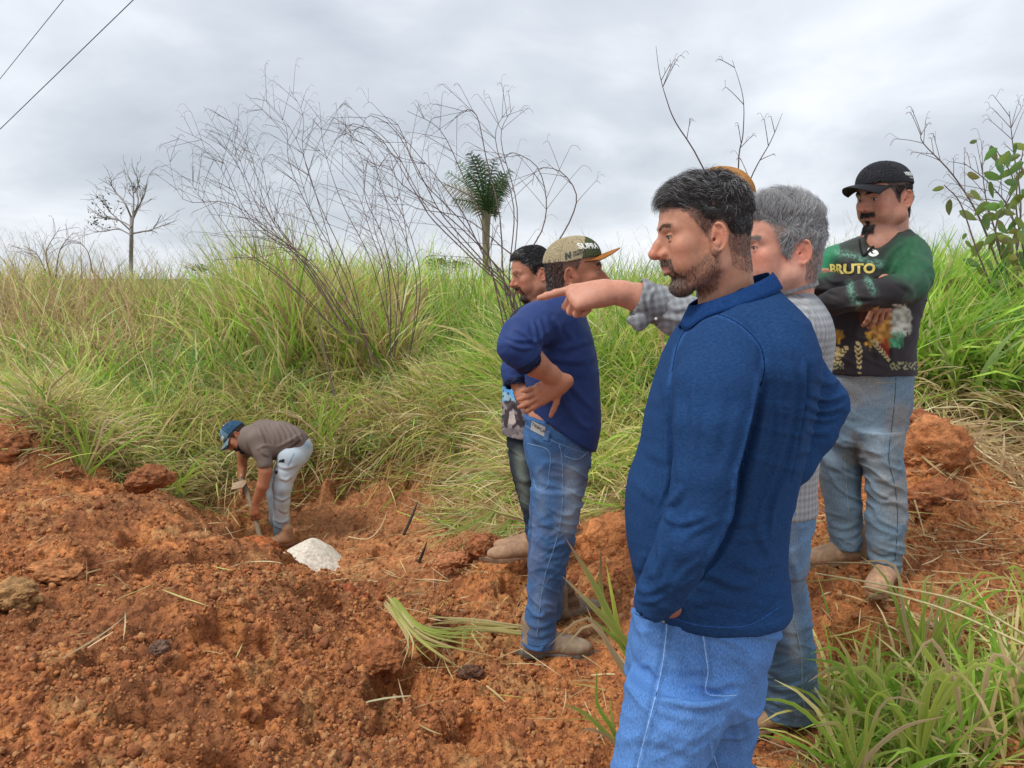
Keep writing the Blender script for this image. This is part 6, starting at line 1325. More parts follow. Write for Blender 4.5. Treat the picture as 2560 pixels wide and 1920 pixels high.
# ---------------------------------------------------------------- navy shirt man
def navy_man():
    r = np.random.RandomState(3)
    t = thing('person', 'man in navy long sleeved shirt and khaki cap resting a hand on his hip', 'man', (P(1380, 1650, 3.0)[0], 3.05, 0), 'men watching the digging')
    fr = frame(P(1431, 692, 3.05), (1, -.03, .03), (-.03, 0, 1), 1.08)
    skin = np.array([.42, .17, .095])
    V, Fq, Nn, C = headpart(fr, .003, dict(nose=1.08), [((-.035, 0, -.02), .058, False), (P(1405, 775, 3.07), .064, True), (P(1405, 815, 3.07), .09, True)], skin, [(lambda x, y, z: m_goatee(x, y, z)*(z > -.05), (.12, .08, .06), .5), (m_hair(.09, .06, -.06, .028), (.05, .035, .03), .7), (m_brow, (.05, .03, .02), .8)])
    fa = Field(*bb(pts((1300, 870, 2.6), (1410, 1075, 2.95), (1320, 1040, 2.95)), .09), .004)
    limbf(fa, [(1312, 872, 2.72, .046), (1340, 912, 2.74, .045), (1376, 936, 2.765, .035), (1402, 955, 2.775, .027)], .012)
    hand(fa, P(1404, 959, 2.775), (-.88, .10, -.46), (-.10, -1, -.05), (.46, .0, -.88), .98, ((.12, .25, .3), (.10, .28, .3), (.12, .3, .3), (.15, .3, .3)), .07, (.95, -.02), 1., rad=1.15)
    fl = Field(*bb(pts((1285, 930, 3.2), (1335, 1040, 3.2)), .07), .006); limbf(fl, [(1290, 940, 3.24, .040), (1312, 990, 3.2, .036), (1338, 1035, 3.12, .028)])
    fw = Field(*bb(pts((1330, 1000, 2.85), (1470, 1130, 3.2)), .05), .006)
    fw.stack([row(v, a, b, 3.05, ry) for v, a, b, ry in [(990, 1330, 1470, .135), (1050, 1318, 1476, .142), (1110, 1318, 1476, .145)]], 0)
    fb = Field(*bb(pts((1400, 800, 3.05), (1340, 1600, 3.1)), .2), .02); covered(fb, P(1400, 860, 3.05), P(1395, 1120, 3.05), [(P(1385, 1330, 3.0), P(1350, 1580, 3.0)), (P(1385, 1330, 3.15), P(1370, 1530, 3.2))], (.10, .10, .06))
    body_mesh(t, [(to_world(V, fr), Fq, C), skinpart(fa, skin*1.05), skinpart(fl, skin), skinpart(fw, skin*1.1), skinpart(fb, skin, 2)])
    eyeballs(t, fr, (1, .0, -.02)); x, y, z = V[:, 0], np.abs(V[:, 1]), V[:, 2]
    stubble(t, fr, V, Nn, m_hair(.09, .06, -.045, .022)(x, y, z)*(z < .05)*((y < .072) | (x < -.035) | (x > .012)), 4000, .008, .0006, (.03, .025, .022), .08, r, 'hair', (-.3, 0, -1), .25)
    stubble(t, fr, V, Nn, m_brow(x, y, z), 300, .009, .0005, (.04, .025, .02), 0, r, 'eyebrow', (-.4, 0, .2), .2)
    def crownf(V):
        x, y, z = V[:, 0], V[:, 1], V[:, 2]; c = np.tile([.36, .30, .185], (len(V), 1)).astype(float); gr = (x > .030+.02*(z-.06)/.1)&(np.abs(y) < .085)
        c[gr] = [.075, .088, .045]; edge = np.exp(-((x-(.030+.2*(z-.06)))/.0016)**2); return c*(1+.3*edge)[:, None]
    def brimf(V, under_): c = np.tile([.30, .115, .030], (len(V), 1)).astype(float); c[under_] = [.045, .020, .012]; return c*(1+.2*noise3(V[:, 0]*90, V[:, 1]*90, V[:, 2]*90, 2))[:, None]
    cap = cap_mesh(t, fr, crownf, brimf, brimlen=.080, tilt=.17, tall=.0, lift=.020, brimdrop=.006, back=.12, base=.006)
    # lettering on the cap
    m_ = cap.data; W = np.array([v.co[:] for v in m_.vertices])+np.array(t.location); bc = bvh_of(W, np.array([p.vertices[:] for p in m_.polygons]))
    R0 = fr[0]/1.08; right = -R0[:, 1]; fwd, up = R0[:, 0], R0[:, 2]
    try:
        nrm = unit(right*.8+fwd*.6); xd = unit(np.cross(up, nrm)); decal_text('SUPRA', .029, to_world(np.array([.062, -.066, .106]), fr), xd, np.cross(nrm, xd), bc, cap, t, M_WHITE, 'emblem', depth=.002, bold=.001)
        decal_text('N', .030, to_world(np.array([-.018, -.080, .074]), fr), unit(fwd+up*.25), up, bc, cap, t, M_BLACKP, 'emblem', depth=.002, bold=.002)
        decal_text('NUTRIA\nCAMPOS', .011, to_world(np.array([.018, -.080, .084]), fr), unit(fwd+up*.25), up, bc, cap, t, M_BLACKP, 'lettering', depth=.002, bold=.0004)
    except Exception as e: print('cap text', e)
    # shirt
    f = Field(*bb(pts((1250, 740, 3.05), (1510, 1135, 3.05)), [.08, .46, .03]), .0055)
    f.stack([row(v, a, b, 3.05, ry) for v, a, b, ry in [(738, 1388, 1440, .07), (752, 1360, 1452, .12), (770, 1345, 1460, .175), (800, 1325, 1468, .20), (830, 1320, 1478, .205), (878, 1318, 1488, .20), (940, 1312, 1498, .18), (1012, 1322, 1502, .17), (1066, 1340, 1500, .17), (1122, 1352, 1490, .165)]], 0, p=2.2)
    limbf(f, [(1385, 800, 2.90, .080), (1340, 812, 2.82, .076), (1303, 840, 2.74, .068), (1290, 868, 2.71, .058), (1312, 893, 2.715, .056)], .035)
    limbf(f, [(1395, 800, 3.20, .075), (1320, 880, 3.24, .062), (1288, 925, 3.25, .056), (1290, 950, 3.23, .054)], .03)
    f.cone(P(1318, 902, 2.72), P(1345, 935, 2.74), .049, .052, .003, 'sub'); f.cone(P(1292, 962, 3.22), P(1310, 1000, 3.2), .044, .05, .003, 'sub'); f.cone(P(1405, 760, 3.06), P(1412, 720, 3.05), .060, .075, .01, 'sub')
    p0 = P(1330, 1030, 2.95); p1 = P(1470, 1122, 2.95); d = unit(p1-p0); nn = unit(np.cross(np.array([0, 1, 0]), d)); nn = nn if nn[2] < 0 else -nn; f.half(p0, nn, k=.006)
    FN = [([(1345, 800), (1352, 830), (1350, 865)], 5, .012), ([(1330, 800), (1338, 840), (1340, 870)], 5, .010), ([(1362, 790), (1368, 830), (1360, 870)], 6, .010), ([(1380, 790), (1395, 830), (1375, 870)], 7, .008), ([(1290, 820), (1315, 840), (1340, 862)], 6, .008), ([(1270, 860), (1305, 872), (1340, 868)], 5, .007), ([(1262, 840), (1300, 850), (1335, 850)], 5, .005),
          ([(1355, 880), (1400, 900), (1470, 905)], 9, .006), ([(1350, 870), (1400, 930), (1450, 990), (1490, 1030)], 9, .008), ([(1345, 880), (1385, 950), (1430, 1040), (1470, 1100)], 8, .008), ([(1410, 820), (1430, 850), (1400, 890)], 8, .005), ([(1360, 870), (1420, 870), (1480, 850)], 8, .004), ([(1410, 960), (1440, 1040), (1480, 1090)], 7, .006), ([(1330, 930), (1370, 935), (1345, 960)], 7, .004), ([(1320, 985), (1350, 990), (1380, 980)], 7, .006), ([(1420, 1010), (1450, 1060), (1490, 1070)], 8, .005)]
    def cn(V, u, v): c = np.tile(np.array([.022, .045, .155]), (len(V), 1)); return c*(1+.15*noise3(V[:, 0]*9, V[:, 1]*9, V[:, 2]*9, 2))[:, None]
    so, Vs, Fs = garment(t, 'shirt', f, M_POLY, cn, FN, 2, noise=.003)
    # dark cuff bands
    for a, b, r_ in [(P(1307, 888, 2.713), P(1319, 902, 2.722), .0565), (P(1289, 942, 3.232), P(1291, 958, 3.222), .0548)]:
        g = Field(*bb([a, b], .08), .004); g.cone(a, b, r_, r_-.001, 0); g.cone(a+(b-a)*1.0, b+(b-a)*2, .050, .050, .002, 'sub'); garment(so, 'cuff', g, M_POLY, np.array([.012, .018, .05]), (), 1)
    # jeans
    f = Field(*bb(pts((1300, 1040, 3.05), (1490, 1625, 3.05)), [.04, .26, .03]), .0055)
    f.stack([row(v, a, b, 3.05, ry) for v, a, b, ry in [(1036, 1312, 1425, .150), (1066, 1311, 1474, .160), (1107, 1309, 1482, .168), (1147, 1314, 1478, .168), (1183, 1326, 1469, .16), (1245, 1334, 1452, .145), (1275, 1334, 1448, .13)]], 0, p=2.2)
    p0 = P(1318, 1036, 2.9); p1 = P(1470, 1112, 2.9); d = unit(p1-p0); nn = unit(np.cross(np.array([0, 1, 0]), d)); nn = -nn if nn[2] < 0 else nn; f.half(p0, nn, k=.004)
    f.stack([row(v, a, b, 2.97, ry) for v, a, b, ry in [(1220, 1334, 1450, .09), (1317, 1330, 1444, .085), (1375, 1325, 1430, .078), (1412, 1322, 1416, .074), (1462, 1318, 1401, .068), (1500, 1318, 1393, .062), (1525, 1314, 1389, .064), (1560, 1308, 1392, .066), (1592, 1306, 1394, .066), (1614, 1308, 1392, .066)]], .03, p=2.1)
    f.stack([row(v, a, b, 3.18, ry) for v, a, b, ry in [(1220, 1326, 1440, .09), (1317, 1322, 1430, .085), (1407, 1320, 1418, .07), (1462, 1322, 1408, .066), (1510, 1335, 1404, .06), (1545, 1340, 1402, .06)]], .03, p=2.1)
    FJ = [([(1330, 1290), (1360, 1310), (1410, 1300)], 8, .006), ([(1330, 1345), (1370, 1370), (1430, 1350)], 8, .006), ([(1335, 1380), (1375, 1395), (1425, 1380)], 6, .004), ([(1325, 1425), (1360, 1420), (1400, 1440)], 8, .004), ([(1312, 1530), (1345, 1540), (1390, 1525)], 6, .006), ([(1308, 1555), (1350, 1568), (1392, 1550)], 6, .007), ([(1308, 1580), (1350, 1592), (1393, 1575)], 5, .005), ([(1410, 1180), (1440, 1190), (1465, 1180)], 6, .004), ([(1408, 1210), (1435, 1215), (1460, 1205)], 5, .003), ([(1335, 1200), (1370, 1215), (1400, 1205)], 8, .004), ([(1380, 1250), (1400, 1300), (1385, 1350)], 9, .005), ([(1325, 1480), (1350, 1470), (1370, 1500)], 8, .004)]
    jo, Vj, Fj = garment(t, 'jeans', f, M_DENIM, denim((.055, .125, .27), [([(1430, 1180), (1432, 1260), (1420, 1320)], 22, .55), ([(1350, 1180), (1355, 1280)], 14, .15), ([(1345, 1470), (1340, 1520)], 10, .15)], .15), FJ, 2, noise=.0025)
    bj = bvh_of(Vj, Fj)
    seam(jo, t, [(1398, 1110), (1405, 1150), (1407, 1230), (1400, 1310), (1385, 1370), (1365, 1430), (1352, 1500), (1342, 1590)], 0, .0015, (.20, .32, .46), bj, m=M_DENIM, lift=0)
    seam(jo, t, [(1318, 1108), (1372, 1128), (1372, 1190), (1366, 1218), (1342, 1222), (1330, 1180)], 0, .0015, (.20, .30, .42), bj, m=M_DENIM, lift=0, name='pocket_seam'); seam(jo, t, [(1410, 1140), (1445, 1148), (1478, 1122)], 0, .0022, (.22, .32, .44), bj, m=M_DENIM, lift=0, name='pocket_edge')
    seam(jo, t, [(1310, 1062), (1350, 1085), (1395, 1108), (1440, 1125), (1478, 1135)], 0, .0013, (.20, .30, .42), bj, m=M_DENIM, lift=0); seam(jo, t, [(1306, 1604), (1345, 1616), (1393, 1600)], 0, .0014, (.03, .07, .15), bj, m=M_DENIM, lift=0)
    # grey label patch and belt loop
    o_ = np.array([0, 0, CAMZ])
    def quad(name, q4, col, m, lift=.004, nx=8):
        g = []
        for j in range(nx+1):
            for i in range(nx+1):
                a = np.array(q4[0])*(1-i/nx)*(1-j/nx)+np.array(q4[1])*(i/nx)*(1-j/nx)+np.array(q4[2])*(i/nx)*(j/nx)+np.array(q4[3])*(1-i/nx)*(j/nx); d = unit(P(a[0], a[1], 1.)-o_); h = bj.ray_cast(Vector(o_), Vector(d))
                g.append(np.array(h[0])-d*lift if h[0] is not None else P(a[0], a[1], 2.92))
        g = np.array(g); i = np.arange(nx)[:, None]*(nx+1)+np.arange(nx)[None]; q = np.stack([i, i+1, i+nx+2, i+nx+1], -1).reshape(-1, 4); n = len(g); return new_mesh(name, under(t, np.concatenate([g, g+np.array([0, .003, 0])])), np.concatenate([q, q[:, ::-1]+n]), m, jo, colors=np.tile(col, (2*n, 1)))
    pq = quad('label_patch', [(1330, 1052), (1364, 1068), (1360, 1092), (1326, 1074)], (.36, .35, .34), M_CLOTH)
    quad('belt_loop', [(1364, 1074), (1375, 1079), (1370, 1103), (1358, 1098)], (.08, .16, .32), M_DENIM, .006)
    decal_text('TRIPLA', .018, P(1346, 1072, 2.9), unit(P(1364, 1080, 2.9)-P(1330, 1063, 2.9)), (.2, 0, 1), bj, pq, t, M_BLACKP, 'lettering', depth=.006, proj=(0, -1, 0))
    boot(t, (P(1328, 1650, 2.97)[0], 2.97, .018), (1, -.03, 0), L=.285, col=(.27, .20, .135), shaft_lean=(.0, 0), toe_up=.0); boot(t, (P(1402, 1560, 3.25)[0], 3.25, .03), (1, .25, 0), col=(.27, .20, .14), h=.005)
navy_man()
# ---------------------------------------------------------------- man in black tee behind him
def tee_man():
    r = np.random.RandomState(4); Y = 3.8
    t = thing('person', 'man in dark tee with pictured lower half, goatee and short black hair', 'man', (P(1340, 1380, Y)[0], Y, .12), 'men watching the digging')
    skin = np.array([.44, .19, .115]); fr = frame(P(1338, 690, Y), (-.93, -.22, -.25), (-.24, 0, 1), 1.03)
    V, Fq, Nn, C = headpart(fr, .0035, dict(nose=.98, fat=.004), [((-.035, 0, -.02), .060, False), (P(1352, 775, Y), .066, True), (P(1352, 815, Y), .09, True)], skin, [(m_goatee, (.04, .022, .018), .85), (lambda x, y, z: m_jaw(x, y, z)*.5, (.12, .07, .05), .6), (m_hair(.098, .03, -.06), (.03, .022, .02), .9), (m_brow, (.03, .02, .015), .85)])
    fb = Field(*bb(pts((1340, 800, Y), (1330, 1400, Y)), .25), .02); covered(fb, P(1340, 870, Y), P(1335, 1100, Y), [(P(1335, 1220, Y-.08), P(1340, 1360, Y-.08)), (P(1345, 1220, Y+.08), P(1350, 1360, Y+.08))], (.10, .10, .06)); limbf(fb, [(1375, 850, Y-.18, .05), (1400, 940, Y-.2, .042), (1385, 1020, Y-.2, .035)]); limbf(fb, [(1375, 850, Y+.2, .05), (1395, 940, Y+.2, .042), (1385, 1020, Y+.2, .035)])
    body_mesh(t, [(to_world(V, fr), Fq, C), skinpart(fb, skin, 2)]); eyeballs(t, fr, (1, 0, -.2)); x, y, z = V[:, 0], np.abs(V[:, 1]), V[:, 2]
    sh = Field((-.12, -.1, -.08), (.12, .1, .17), .004); sh.ell((-.005, 0, .05), (.0995, .0790, .0935), 0); sh.ell((.03, 0, .085), (.068, .066, .055), .02)
    hair_part(t, fr, sh, m_hair(.102, .02, -.075, .050), 9000, r, .016, lambda p: np.tile([.8, 0, -.25], (len(p), 1))*(p[:, 2:] > .06)+np.tile([-.3, 0, -1.], (len(p), 1))*(p[:, 2:] <= .06), .0006, .1, (.016, .014, .014), .03, bump=.002, lift=.2)
    stubble(t, fr, V, Nn, m_goatee(x, y, z), 1800, .009, .0006, (.02, .015, .013), .0, r, 'beard', (.2, 0, -1), .5)
    f = Field(*bb(pts((1250, 745, Y), (1410, 1100, Y)), [.03, .3, .03]), .0065)
    f.stack([row(v, a, b, Y, ry) for v, a, b, ry in [(752, 1325, 1378, .075), (768, 1296, 1388, .14), (785, 1276, 1396, .19), (830, 1263, 1402, .21), (900, 1256, 1400, .19), (1000, 1256, 1395, .17), (1083, 1257, 1392, .17)]], 0)
    limbf(f, [(1370, 820, Y-.18, .075), (1395, 900, Y-.2, .065)], .02); limbf(f, [(1370, 820, Y+.18, .075), (1392, 900, Y+.2, .065)], .02); f.cone(P(1345, 775, Y), P(1338, 735, Y-.02), .060, .072, .006, 'sub')
    def ct(V, u, v):
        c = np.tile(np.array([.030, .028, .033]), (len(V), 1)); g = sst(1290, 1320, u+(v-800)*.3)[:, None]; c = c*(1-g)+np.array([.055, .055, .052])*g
        low = sst(905, 925, v)[:, None]; n = noise3(u/14., v/18., 0*u, 31); n2 = noise3(u/6., v/7., 0*u, 33); pr_ = np.tile([.10, .085, .09], (len(V), 1)); pr_ = np.where((n > .05)[:, None], [.28, .24, .24], pr_); pr_ = np.where(((n2 > .25) & (v > 1000))[:, None], [.05, .04, .045], pr_)
        blue = inpoly(u, v, [(1256, 960), (1290, 930), (1330, 980), (1335, 1030), (1300, 1010), (1275, 1000), (1256, 1005)]); pr_[blue] = np.where((n2[blue] > .1)[:, None], [.03, .08, .14], np.where((n[blue] > -.2)[:, None], [.12, .38, .75], [.30, .48, .58]))
        arc, _ = pdist(u, v, [(1264, 1062), (1268, 1030), (1282, 1015), (1300, 1030), (1303, 1065)]); pr_[arc < 5] = [.06, .05, .055]; pr_[inpoly(u, v, [(1270, 1060), (1274, 1030), (1284, 1025), (1290, 1060)])] = [.55, .48, .44]; pr_[v > 1070] = pr_[v > 1070]*.6+np.array([.30, .26, .26])*.4
        pr_[(v < 945)] = np.where((n2[v < 945] > 0)[:, None], [.45, .47, .5], [.06, .05, .07]); c = c*(1-low)+pr_*low
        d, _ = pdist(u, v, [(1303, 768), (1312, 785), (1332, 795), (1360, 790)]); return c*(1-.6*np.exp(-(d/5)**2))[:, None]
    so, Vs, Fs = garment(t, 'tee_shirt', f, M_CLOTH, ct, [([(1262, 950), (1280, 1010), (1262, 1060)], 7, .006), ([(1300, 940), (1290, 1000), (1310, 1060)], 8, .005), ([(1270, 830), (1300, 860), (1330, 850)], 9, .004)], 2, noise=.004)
    f = Field(*bb(pts((1262, 1060, Y), (1400, 1385, Y)), [.03, .24, .02]), .0065)
    f.stack([row(v, a, b, Y, ry) for v, a, b, ry in [(1050, 1262, 1390, .155), (1100, 1268, 1390, .155), (1180, 1280, 1388, .15)]], 0)
    f.stack([row(v, a, b, Y-.09, ry) for v, a, b, ry in [(1140, 1286, 1375, .085), (1185, 1288, 1372, .085), (1255, 1302, 1372, .075), (1302, 1310, 1370, .065), (1358, 1317, 1368, .06)]], .02); f.stack([row(v, a, b, Y+.1, ry) for v, a, b, ry in [(1140, 1273, 1370, .085), (1172, 1275, 1366, .085), (1230, 1290, 1370, .07), (1302, 1312, 1370, .062), (1350, 1320, 1370, .06)]], .02)
    def cj(V, u, v):
        c = np.tile([.022, .030, .042], (len(V), 1)).astype(float); w2 = np.exp(-((u-(1296+(v-1120)*.12))/14)**2)*sst(1100, 1140, v)*sst(1290, 1230, v); c = c*(1-w2[:, None])+np.array([.13, .15, .13])*w2[:, None]; m = sst(1240, 1280, v)*sst(.0, .4, noise3(V[:, 0]*12, V[:, 1]*12, V[:, 2]*12, 4)); b_ = sst(1290, 1320, v)[:, None]*.6; c = c*(1-b_)+np.array([.04, .08, .15])*b_; return c*(1-m[:, None]*.35)+np.array([.25, .18, .11])*m[:, None]*.35
    garment(t, 'trousers', f, M_DENIM, cj, [([(1290, 1180), (1310, 1200), (1335, 1190)], 8, .005), ([(1300, 1290), (1320, 1300), (1340, 1290)], 6, .005)], 2)
    boot(t, P(1345, 1398, Y-.08), (-1, -.12, 0), L=.30, col=(.33, .20, .12), h=.005, sole=(.25, .15, .09), panel=False); boot(t, P(1350, 1385, Y+.1), (-1, .1, 0), col=(.33, .20, .12), h=.007)
tee_man()
# ---------------------------------------------------------------- grey haired man pointing
def pointing_man():
    r = np.random.RandomState(5); Y = 2.15
    t = thing('person', 'grey haired man in rolled plaid sleeves pointing left past the others', 'man', (P(1930, 1780, 2.3)[0], 2.25, .08), 'men watching the digging')
    skin = np.array([.54, .255, .175]); fr = frame(P(1957, 634, 2.06), (-.975, -.10, -.05), (-.05, 0, 1), 1.03)
    V, Fq, Nn, C = headpart(fr, .003, dict(fat=.006), [((-.035, 0, -.02), .062, False), (P(1955, 745, 2.10), .068, True), (P(1955, 785, 2.10), .10, True)], skin, [(m_hair(.085, .02, -.055), (.25, .20, .17), .6), (m_brow, (.25, .2, .18), .6), (lambda x, y, z: m_jaw(x, y, z)*.6, (.45, .28, .22), .5)], red=1.5)
    f = Field(*bb(pts((1345, 690, 1.97), (1750, 830, 1.99)), .07), .0032)
    limbf(f, [(1730, 795, 1.99, .046), (1655, 768, 1.99, .043), (1600, 746, 1.985, .0365), (1560, 735, 1.98, .030), (1522, 730, 1.975, .0245)], .015)
    hand(f, P(1520, 731, 1.975), (-1, -.02, -.15), (.0, -.76, .65), (-.08, .67, .74), .95, ((.20, .06, .04), (1.30, 1.45, .9), (1.38, 1.5, .9), (1.42, 1.5, .9)), .03, (.5, .35), 1.2, rad=1.15)
    f2 = Field(*bb(pts((1990, 800, 2.35), (1900, 1200, 2.35)), .1), .01); limbf(f2, [(1990, 830, 2.33, .05), (1960, 1000, 2.38, .045), (1900, 1130, 2.35, .035)]); hand(f2, P(1900, 1140, 2.35), (-.1, 0, -1), (0, 1, 0), (-1, 0, 0))
    fb = Field(*bb(pts((1930, 800, Y), (1960, 1770, 2.36)), .25), .02); covered(fb, P(1920, 850, Y), P(1910, 1300, 2.15), [(P(1940, 1500, 2.22), P(1975, 1740, 2.36)), (P(1880, 1500, 2.35), P(1890, 1740, 2.45))], (.12, .11, .05))
    body_mesh(t, [(to_world(V, fr), Fq, C), skinpart(f, skin*np.array([.98, .95, .9])), skinpart(f2, skin), skinpart(fb, skin, 2)]); eyeballs(t, fr, (1, .05, -.1))
    x, y, z = V[:, 0], np.abs(V[:, 1]), V[:, 2]
    # fingernail of the pointing finger
    sh = Field((-.125, -.1, -.08), (.13, .1, .185), .0036); sh.ell((-.004, 0, .052), (.102, .0800, .097), 0); sh.ell((.025, 0, .095), (.072, .066, .052), .02)
    def gd(p): d = np.tile(np.array([.5, 0, .5]), (len(p), 1)); lo = sst(.075, .03, p[:, 2])[:, None]; d = d*(1-lo)+np.array([-.35, 0, -1.])*lo; d[:, 0] += .5*np.sin(p[:, 1]*80+p[:, 2]*60); d[:, 1] += .5*np.cos(p[:, 0]*70); return d
    hair_part(t, fr, sh, m_hair(.084, .0, -.075, .040), 13000, r, lambda p: np.where(p[:, 2] > .08, .040, .022), gd, .00060, .7, (.36, .355, .35), .75, bump=.006, bsc=60, lift=.6, shellcol=(.27, .265, .26))
    stubble(t, fr, V, Nn, m_hair(.085, .005, -.085, .048)(x, y, z)*(z < .045)*((y < .07) | (x < -.03) | (x > .012)), 3500, .012, .0004, (.22, .21, .20), .6, r, 'sideburn_hair', (-.2, 0, -1), .3)
    stubble(t, fr, V, Nn, m_brow(x, y, z), 300, .012, .0004, (.25, .22, .2), .3, r, 'eyebrow', (-.2, 0, .1), .4)
    f = Field(*bb(pts((1640, 690, Y), (2070, 1285, Y)), [.03, .30, .03]), .0052)
    f.stack([row(v, a, b, Y, ry) for v, a, b, ry in [(706, 1905, 1990, .075), (722, 1888, 2010, .11), (745, 1865, 2030, .155), (787, 1840, 2053, .195), (828, 1815, 2060, .21), (884, 1800, 2058, .21), (1000, 1790, 2045, .19), (1100, 1790, 2030, .18), (1200, 1795, 2024, .175), (1262, 1800, 2024, .18)]], 0)
    limbf(f, [(1990, 835, 1.985, .078), (1900, 830, 1.98, .070), (1780, 812, 1.985, .060), (1700, 790, 1.99, .052), (1640, 760, 1.99, .049)], .03); limbf(f, [(1990, 835, 2.33, .075), (1960, 1000, 2.38, .065)], .03)
    f.cone(P(1632, 757, 1.988), P(1600, 745, 1.985), .043, .046, .003, 'sub'); f.cone(P(1955, 735, 2.1), P(1955, 695, 2.09), .062, .075, .006, 'sub')
    def plaid(V, u, v, a=None):
        arm = ((V[:, 0] < P(1850, 800, 2)[0]) & (V[:, 2] > P(1800, 870, 2)[2])); x = np.where(arm, V[:, 0]*.97+V[:, 2]*.2, V[:, 0]+.6*V[:, 1]); z = np.where(arm, V[:, 2]*.97-V[:, 0]*.2, V[:, 2]); p = .018
        def band(q, w_): q = np.abs((q/p) % 1-.5)*2; return sst(w_+.12, w_-.12, q)
        g = .34-.06*band(x, .45)-.06*band(z, .45)+.04*band(x+p/2, .12)+.04*band(z+p/2, .12); g = g*(1+.06*noise3(V[:, 0]*9, V[:, 1]*9, V[:, 2]*9, 2)); d, _ = pdist(u, v, [(2022, 770), (2024, 830), (2005, 880), (1995, 940)]); g = g*(1-.3*np.exp(-(d/3)**2)); g = np.where(V[:, 1] < 0, g, g)
        return np.stack([g*.97, g, g*1.04], 1)
    FG = [([(1660, 755), (1690, 775), (1720, 765)], 7, .005), ([(1650, 790), (1690, 800), (1730, 800)], 7, .006), ([(1650, 735), (1680, 745), (1700, 770)], 6, .004), ([(2000, 720), (2030, 790), (2030, 860)], 9, .005), ([(2010, 850), (2040, 880), (2055, 860)], 8, .006), ([(1990, 800), (2000, 870), (2020, 930)], 9, .005), ([(1940, 1180), (1990, 1200), (2020, 1190)], 9, .004)]
    so, Vs, Fs = garment(t, 'plaid_shirt', f, M_CLOTH, plaid, FG, 2, noise=.0035)
    # rolled cuff with the hanging end
    g = Field(*bb(pts((1575, 700, 1.98), (1660, 840, 1.98)), .06), .0035); g.cone(P(1646, 762, 1.99), P(1608, 749, 1.986), .0525, .0515, 0); g.cone(P(1628, 756, 1.988), P(1585, 741, 1.985), .0405, .046, .003, 'sub')
    for q in [([(1640, 725), (1625, 765), (1628, 800)], 5)]: pass
    g.chain(pts((1622, 792, 1.96), (1600, 806, 1.95), (1578, 800, 1.955)), [.012, .016, .010], .01, sq=((0, 1, .2), .5)); g.cone(P(1598, 818, 1.95), P(1618, 795, 1.955), .008, .012, .01, sq=((0, 1, 0), .5))
    co, Vc, Fc = garment(so, 'cuff', g, M_CLOTH, lambda V, u, v: plaid(V, u, v)*.82, [([(1640, 715), (1622, 750), (1632, 790)], 5, .007), ([(1615, 712), (1604, 745), (1612, 780)], 4, .004)], 1, noise=.003, nsc=25, root=t)
    V_, F_ = ICO[2]; new_mesh('button', under(t, V_*.004*np.array([1, .4, 1])+P(1640, 797, 1.94)), F_, M_WHITE, so)
    C0 = P(1955, 716, 2.10); th = np.linspace(-2.9, 2.9, 70); rows_ = [np.stack([C0[0]-(.078+.016*s)*np.cos(th), C0[1]-(.074+.018*s)*np.sin(th), C0[2]-.022*np.cos(th)+.022-.036*s+0*th], -1) for s in (0, .5, 1)]
    B = np.array(rows_).reshape(-1, 3); nn = 70; i = np.arange(2)[:, None]*nn+np.arange(nn-1)[None]; q = np.stack([i, i+nn, i+nn+1, i+1], -1).reshape(-1, 4); B2 = B+np.array([0, 0, -.003])-unit([0, 0, 1])*0; d = B-C0; d[:, 2] = 0; B2 = B-unit([1, 0, 0])*0-d*.04
    VV = np.concatenate([B, B2]); n = len(B); e = np.arange(nn-1); FF = np.concatenate([q, q[:, ::-1]+n, np.stack([e, e+1, e+1+n, e+n], -1), np.stack([e+2*nn+1, e+2*nn, e+2*nn+n, e+2*nn+1+n], -1)]); new_mesh('collar', under(t, VV), FF, M_CLOTH, so, colors=plaid(VV, *UV(VV)))
    f = Field(*bb(pts((1780, 1230, 2.1), (2050, 1800, 2.4)), [.04, .2, .03]), .0055)
    f.stack([row(v, a, b, Yr, ry) for v, a, b, Yr, ry in [(1225, 1800, 2022, 2.15, .17), (1269, 1800, 2023, 2.15, .17), (1340, 1800, 2006, 2.16, .165), (1400, 1805, 2002, 2.18, .15)]], 0)
    f.stack([row(v, a, b, Yr, ry) for v, a, b, Yr, ry in [(1340, 1845, 2004, 2.12, .11), (1431, 1858, 2006, 2.16, .10), (1505, 1868, 2019, 2.22, .095), (1561, 1878, 2024, 2.26, .092), (1636, 1890, 2032, 2.31, .088), (1711, 1899, 2040, 2.35, .085), (1750, 1905, 2045, 2.37, .085), (1785, 1912, 2035, 2.38, .084)]], .03)
    f.stack([row(v, a, b, Yr, ry) for v, a, b, Yr, ry in [(1340, 1810, 1950, 2.24, .1), (1500, 1800, 1930, 2.3, .09), (1711, 1810, 1895, 2.42, .08), (1760, 1812, 1893, 2.44, .08)]], .03)
    FJ = [([(1900, 1660), (1960, 1690), (2035, 1670)], 9, .006), ([(1905, 1700), (1965, 1725), (2040, 1700)], 8, .006), ([(1905, 1740), (1960, 1760), (2040, 1745)], 8, .007), ([(2005, 1345), (1980, 1375), (1950, 1380)], 7, .006), ([(1965, 1380), (1990, 1430), (1985, 1480)], 8, .006), ([(1950, 1440), (1960, 1520), (1980, 1600)], 8, .004), ([(1930, 1560), (1980, 1580), (2020, 1560)], 9, .004), ([(1960, 1300), (1980, 1290), (2010, 1300)], 7, .003)]
    jo, Vj, Fj = garment(t, 'jeans', f, M_DENIM, denim((.12, .21, .34), [([(1960, 1500), (1975, 1560), (1990, 1640)], 20, .5), ([(1940, 1620), (1930, 1720)], 28, -.7), ([(1980, 1300), (1985, 1400)], 12, .2)], .12), FJ, 2, noise=.003); bj = bvh_of(Vj, Fj)
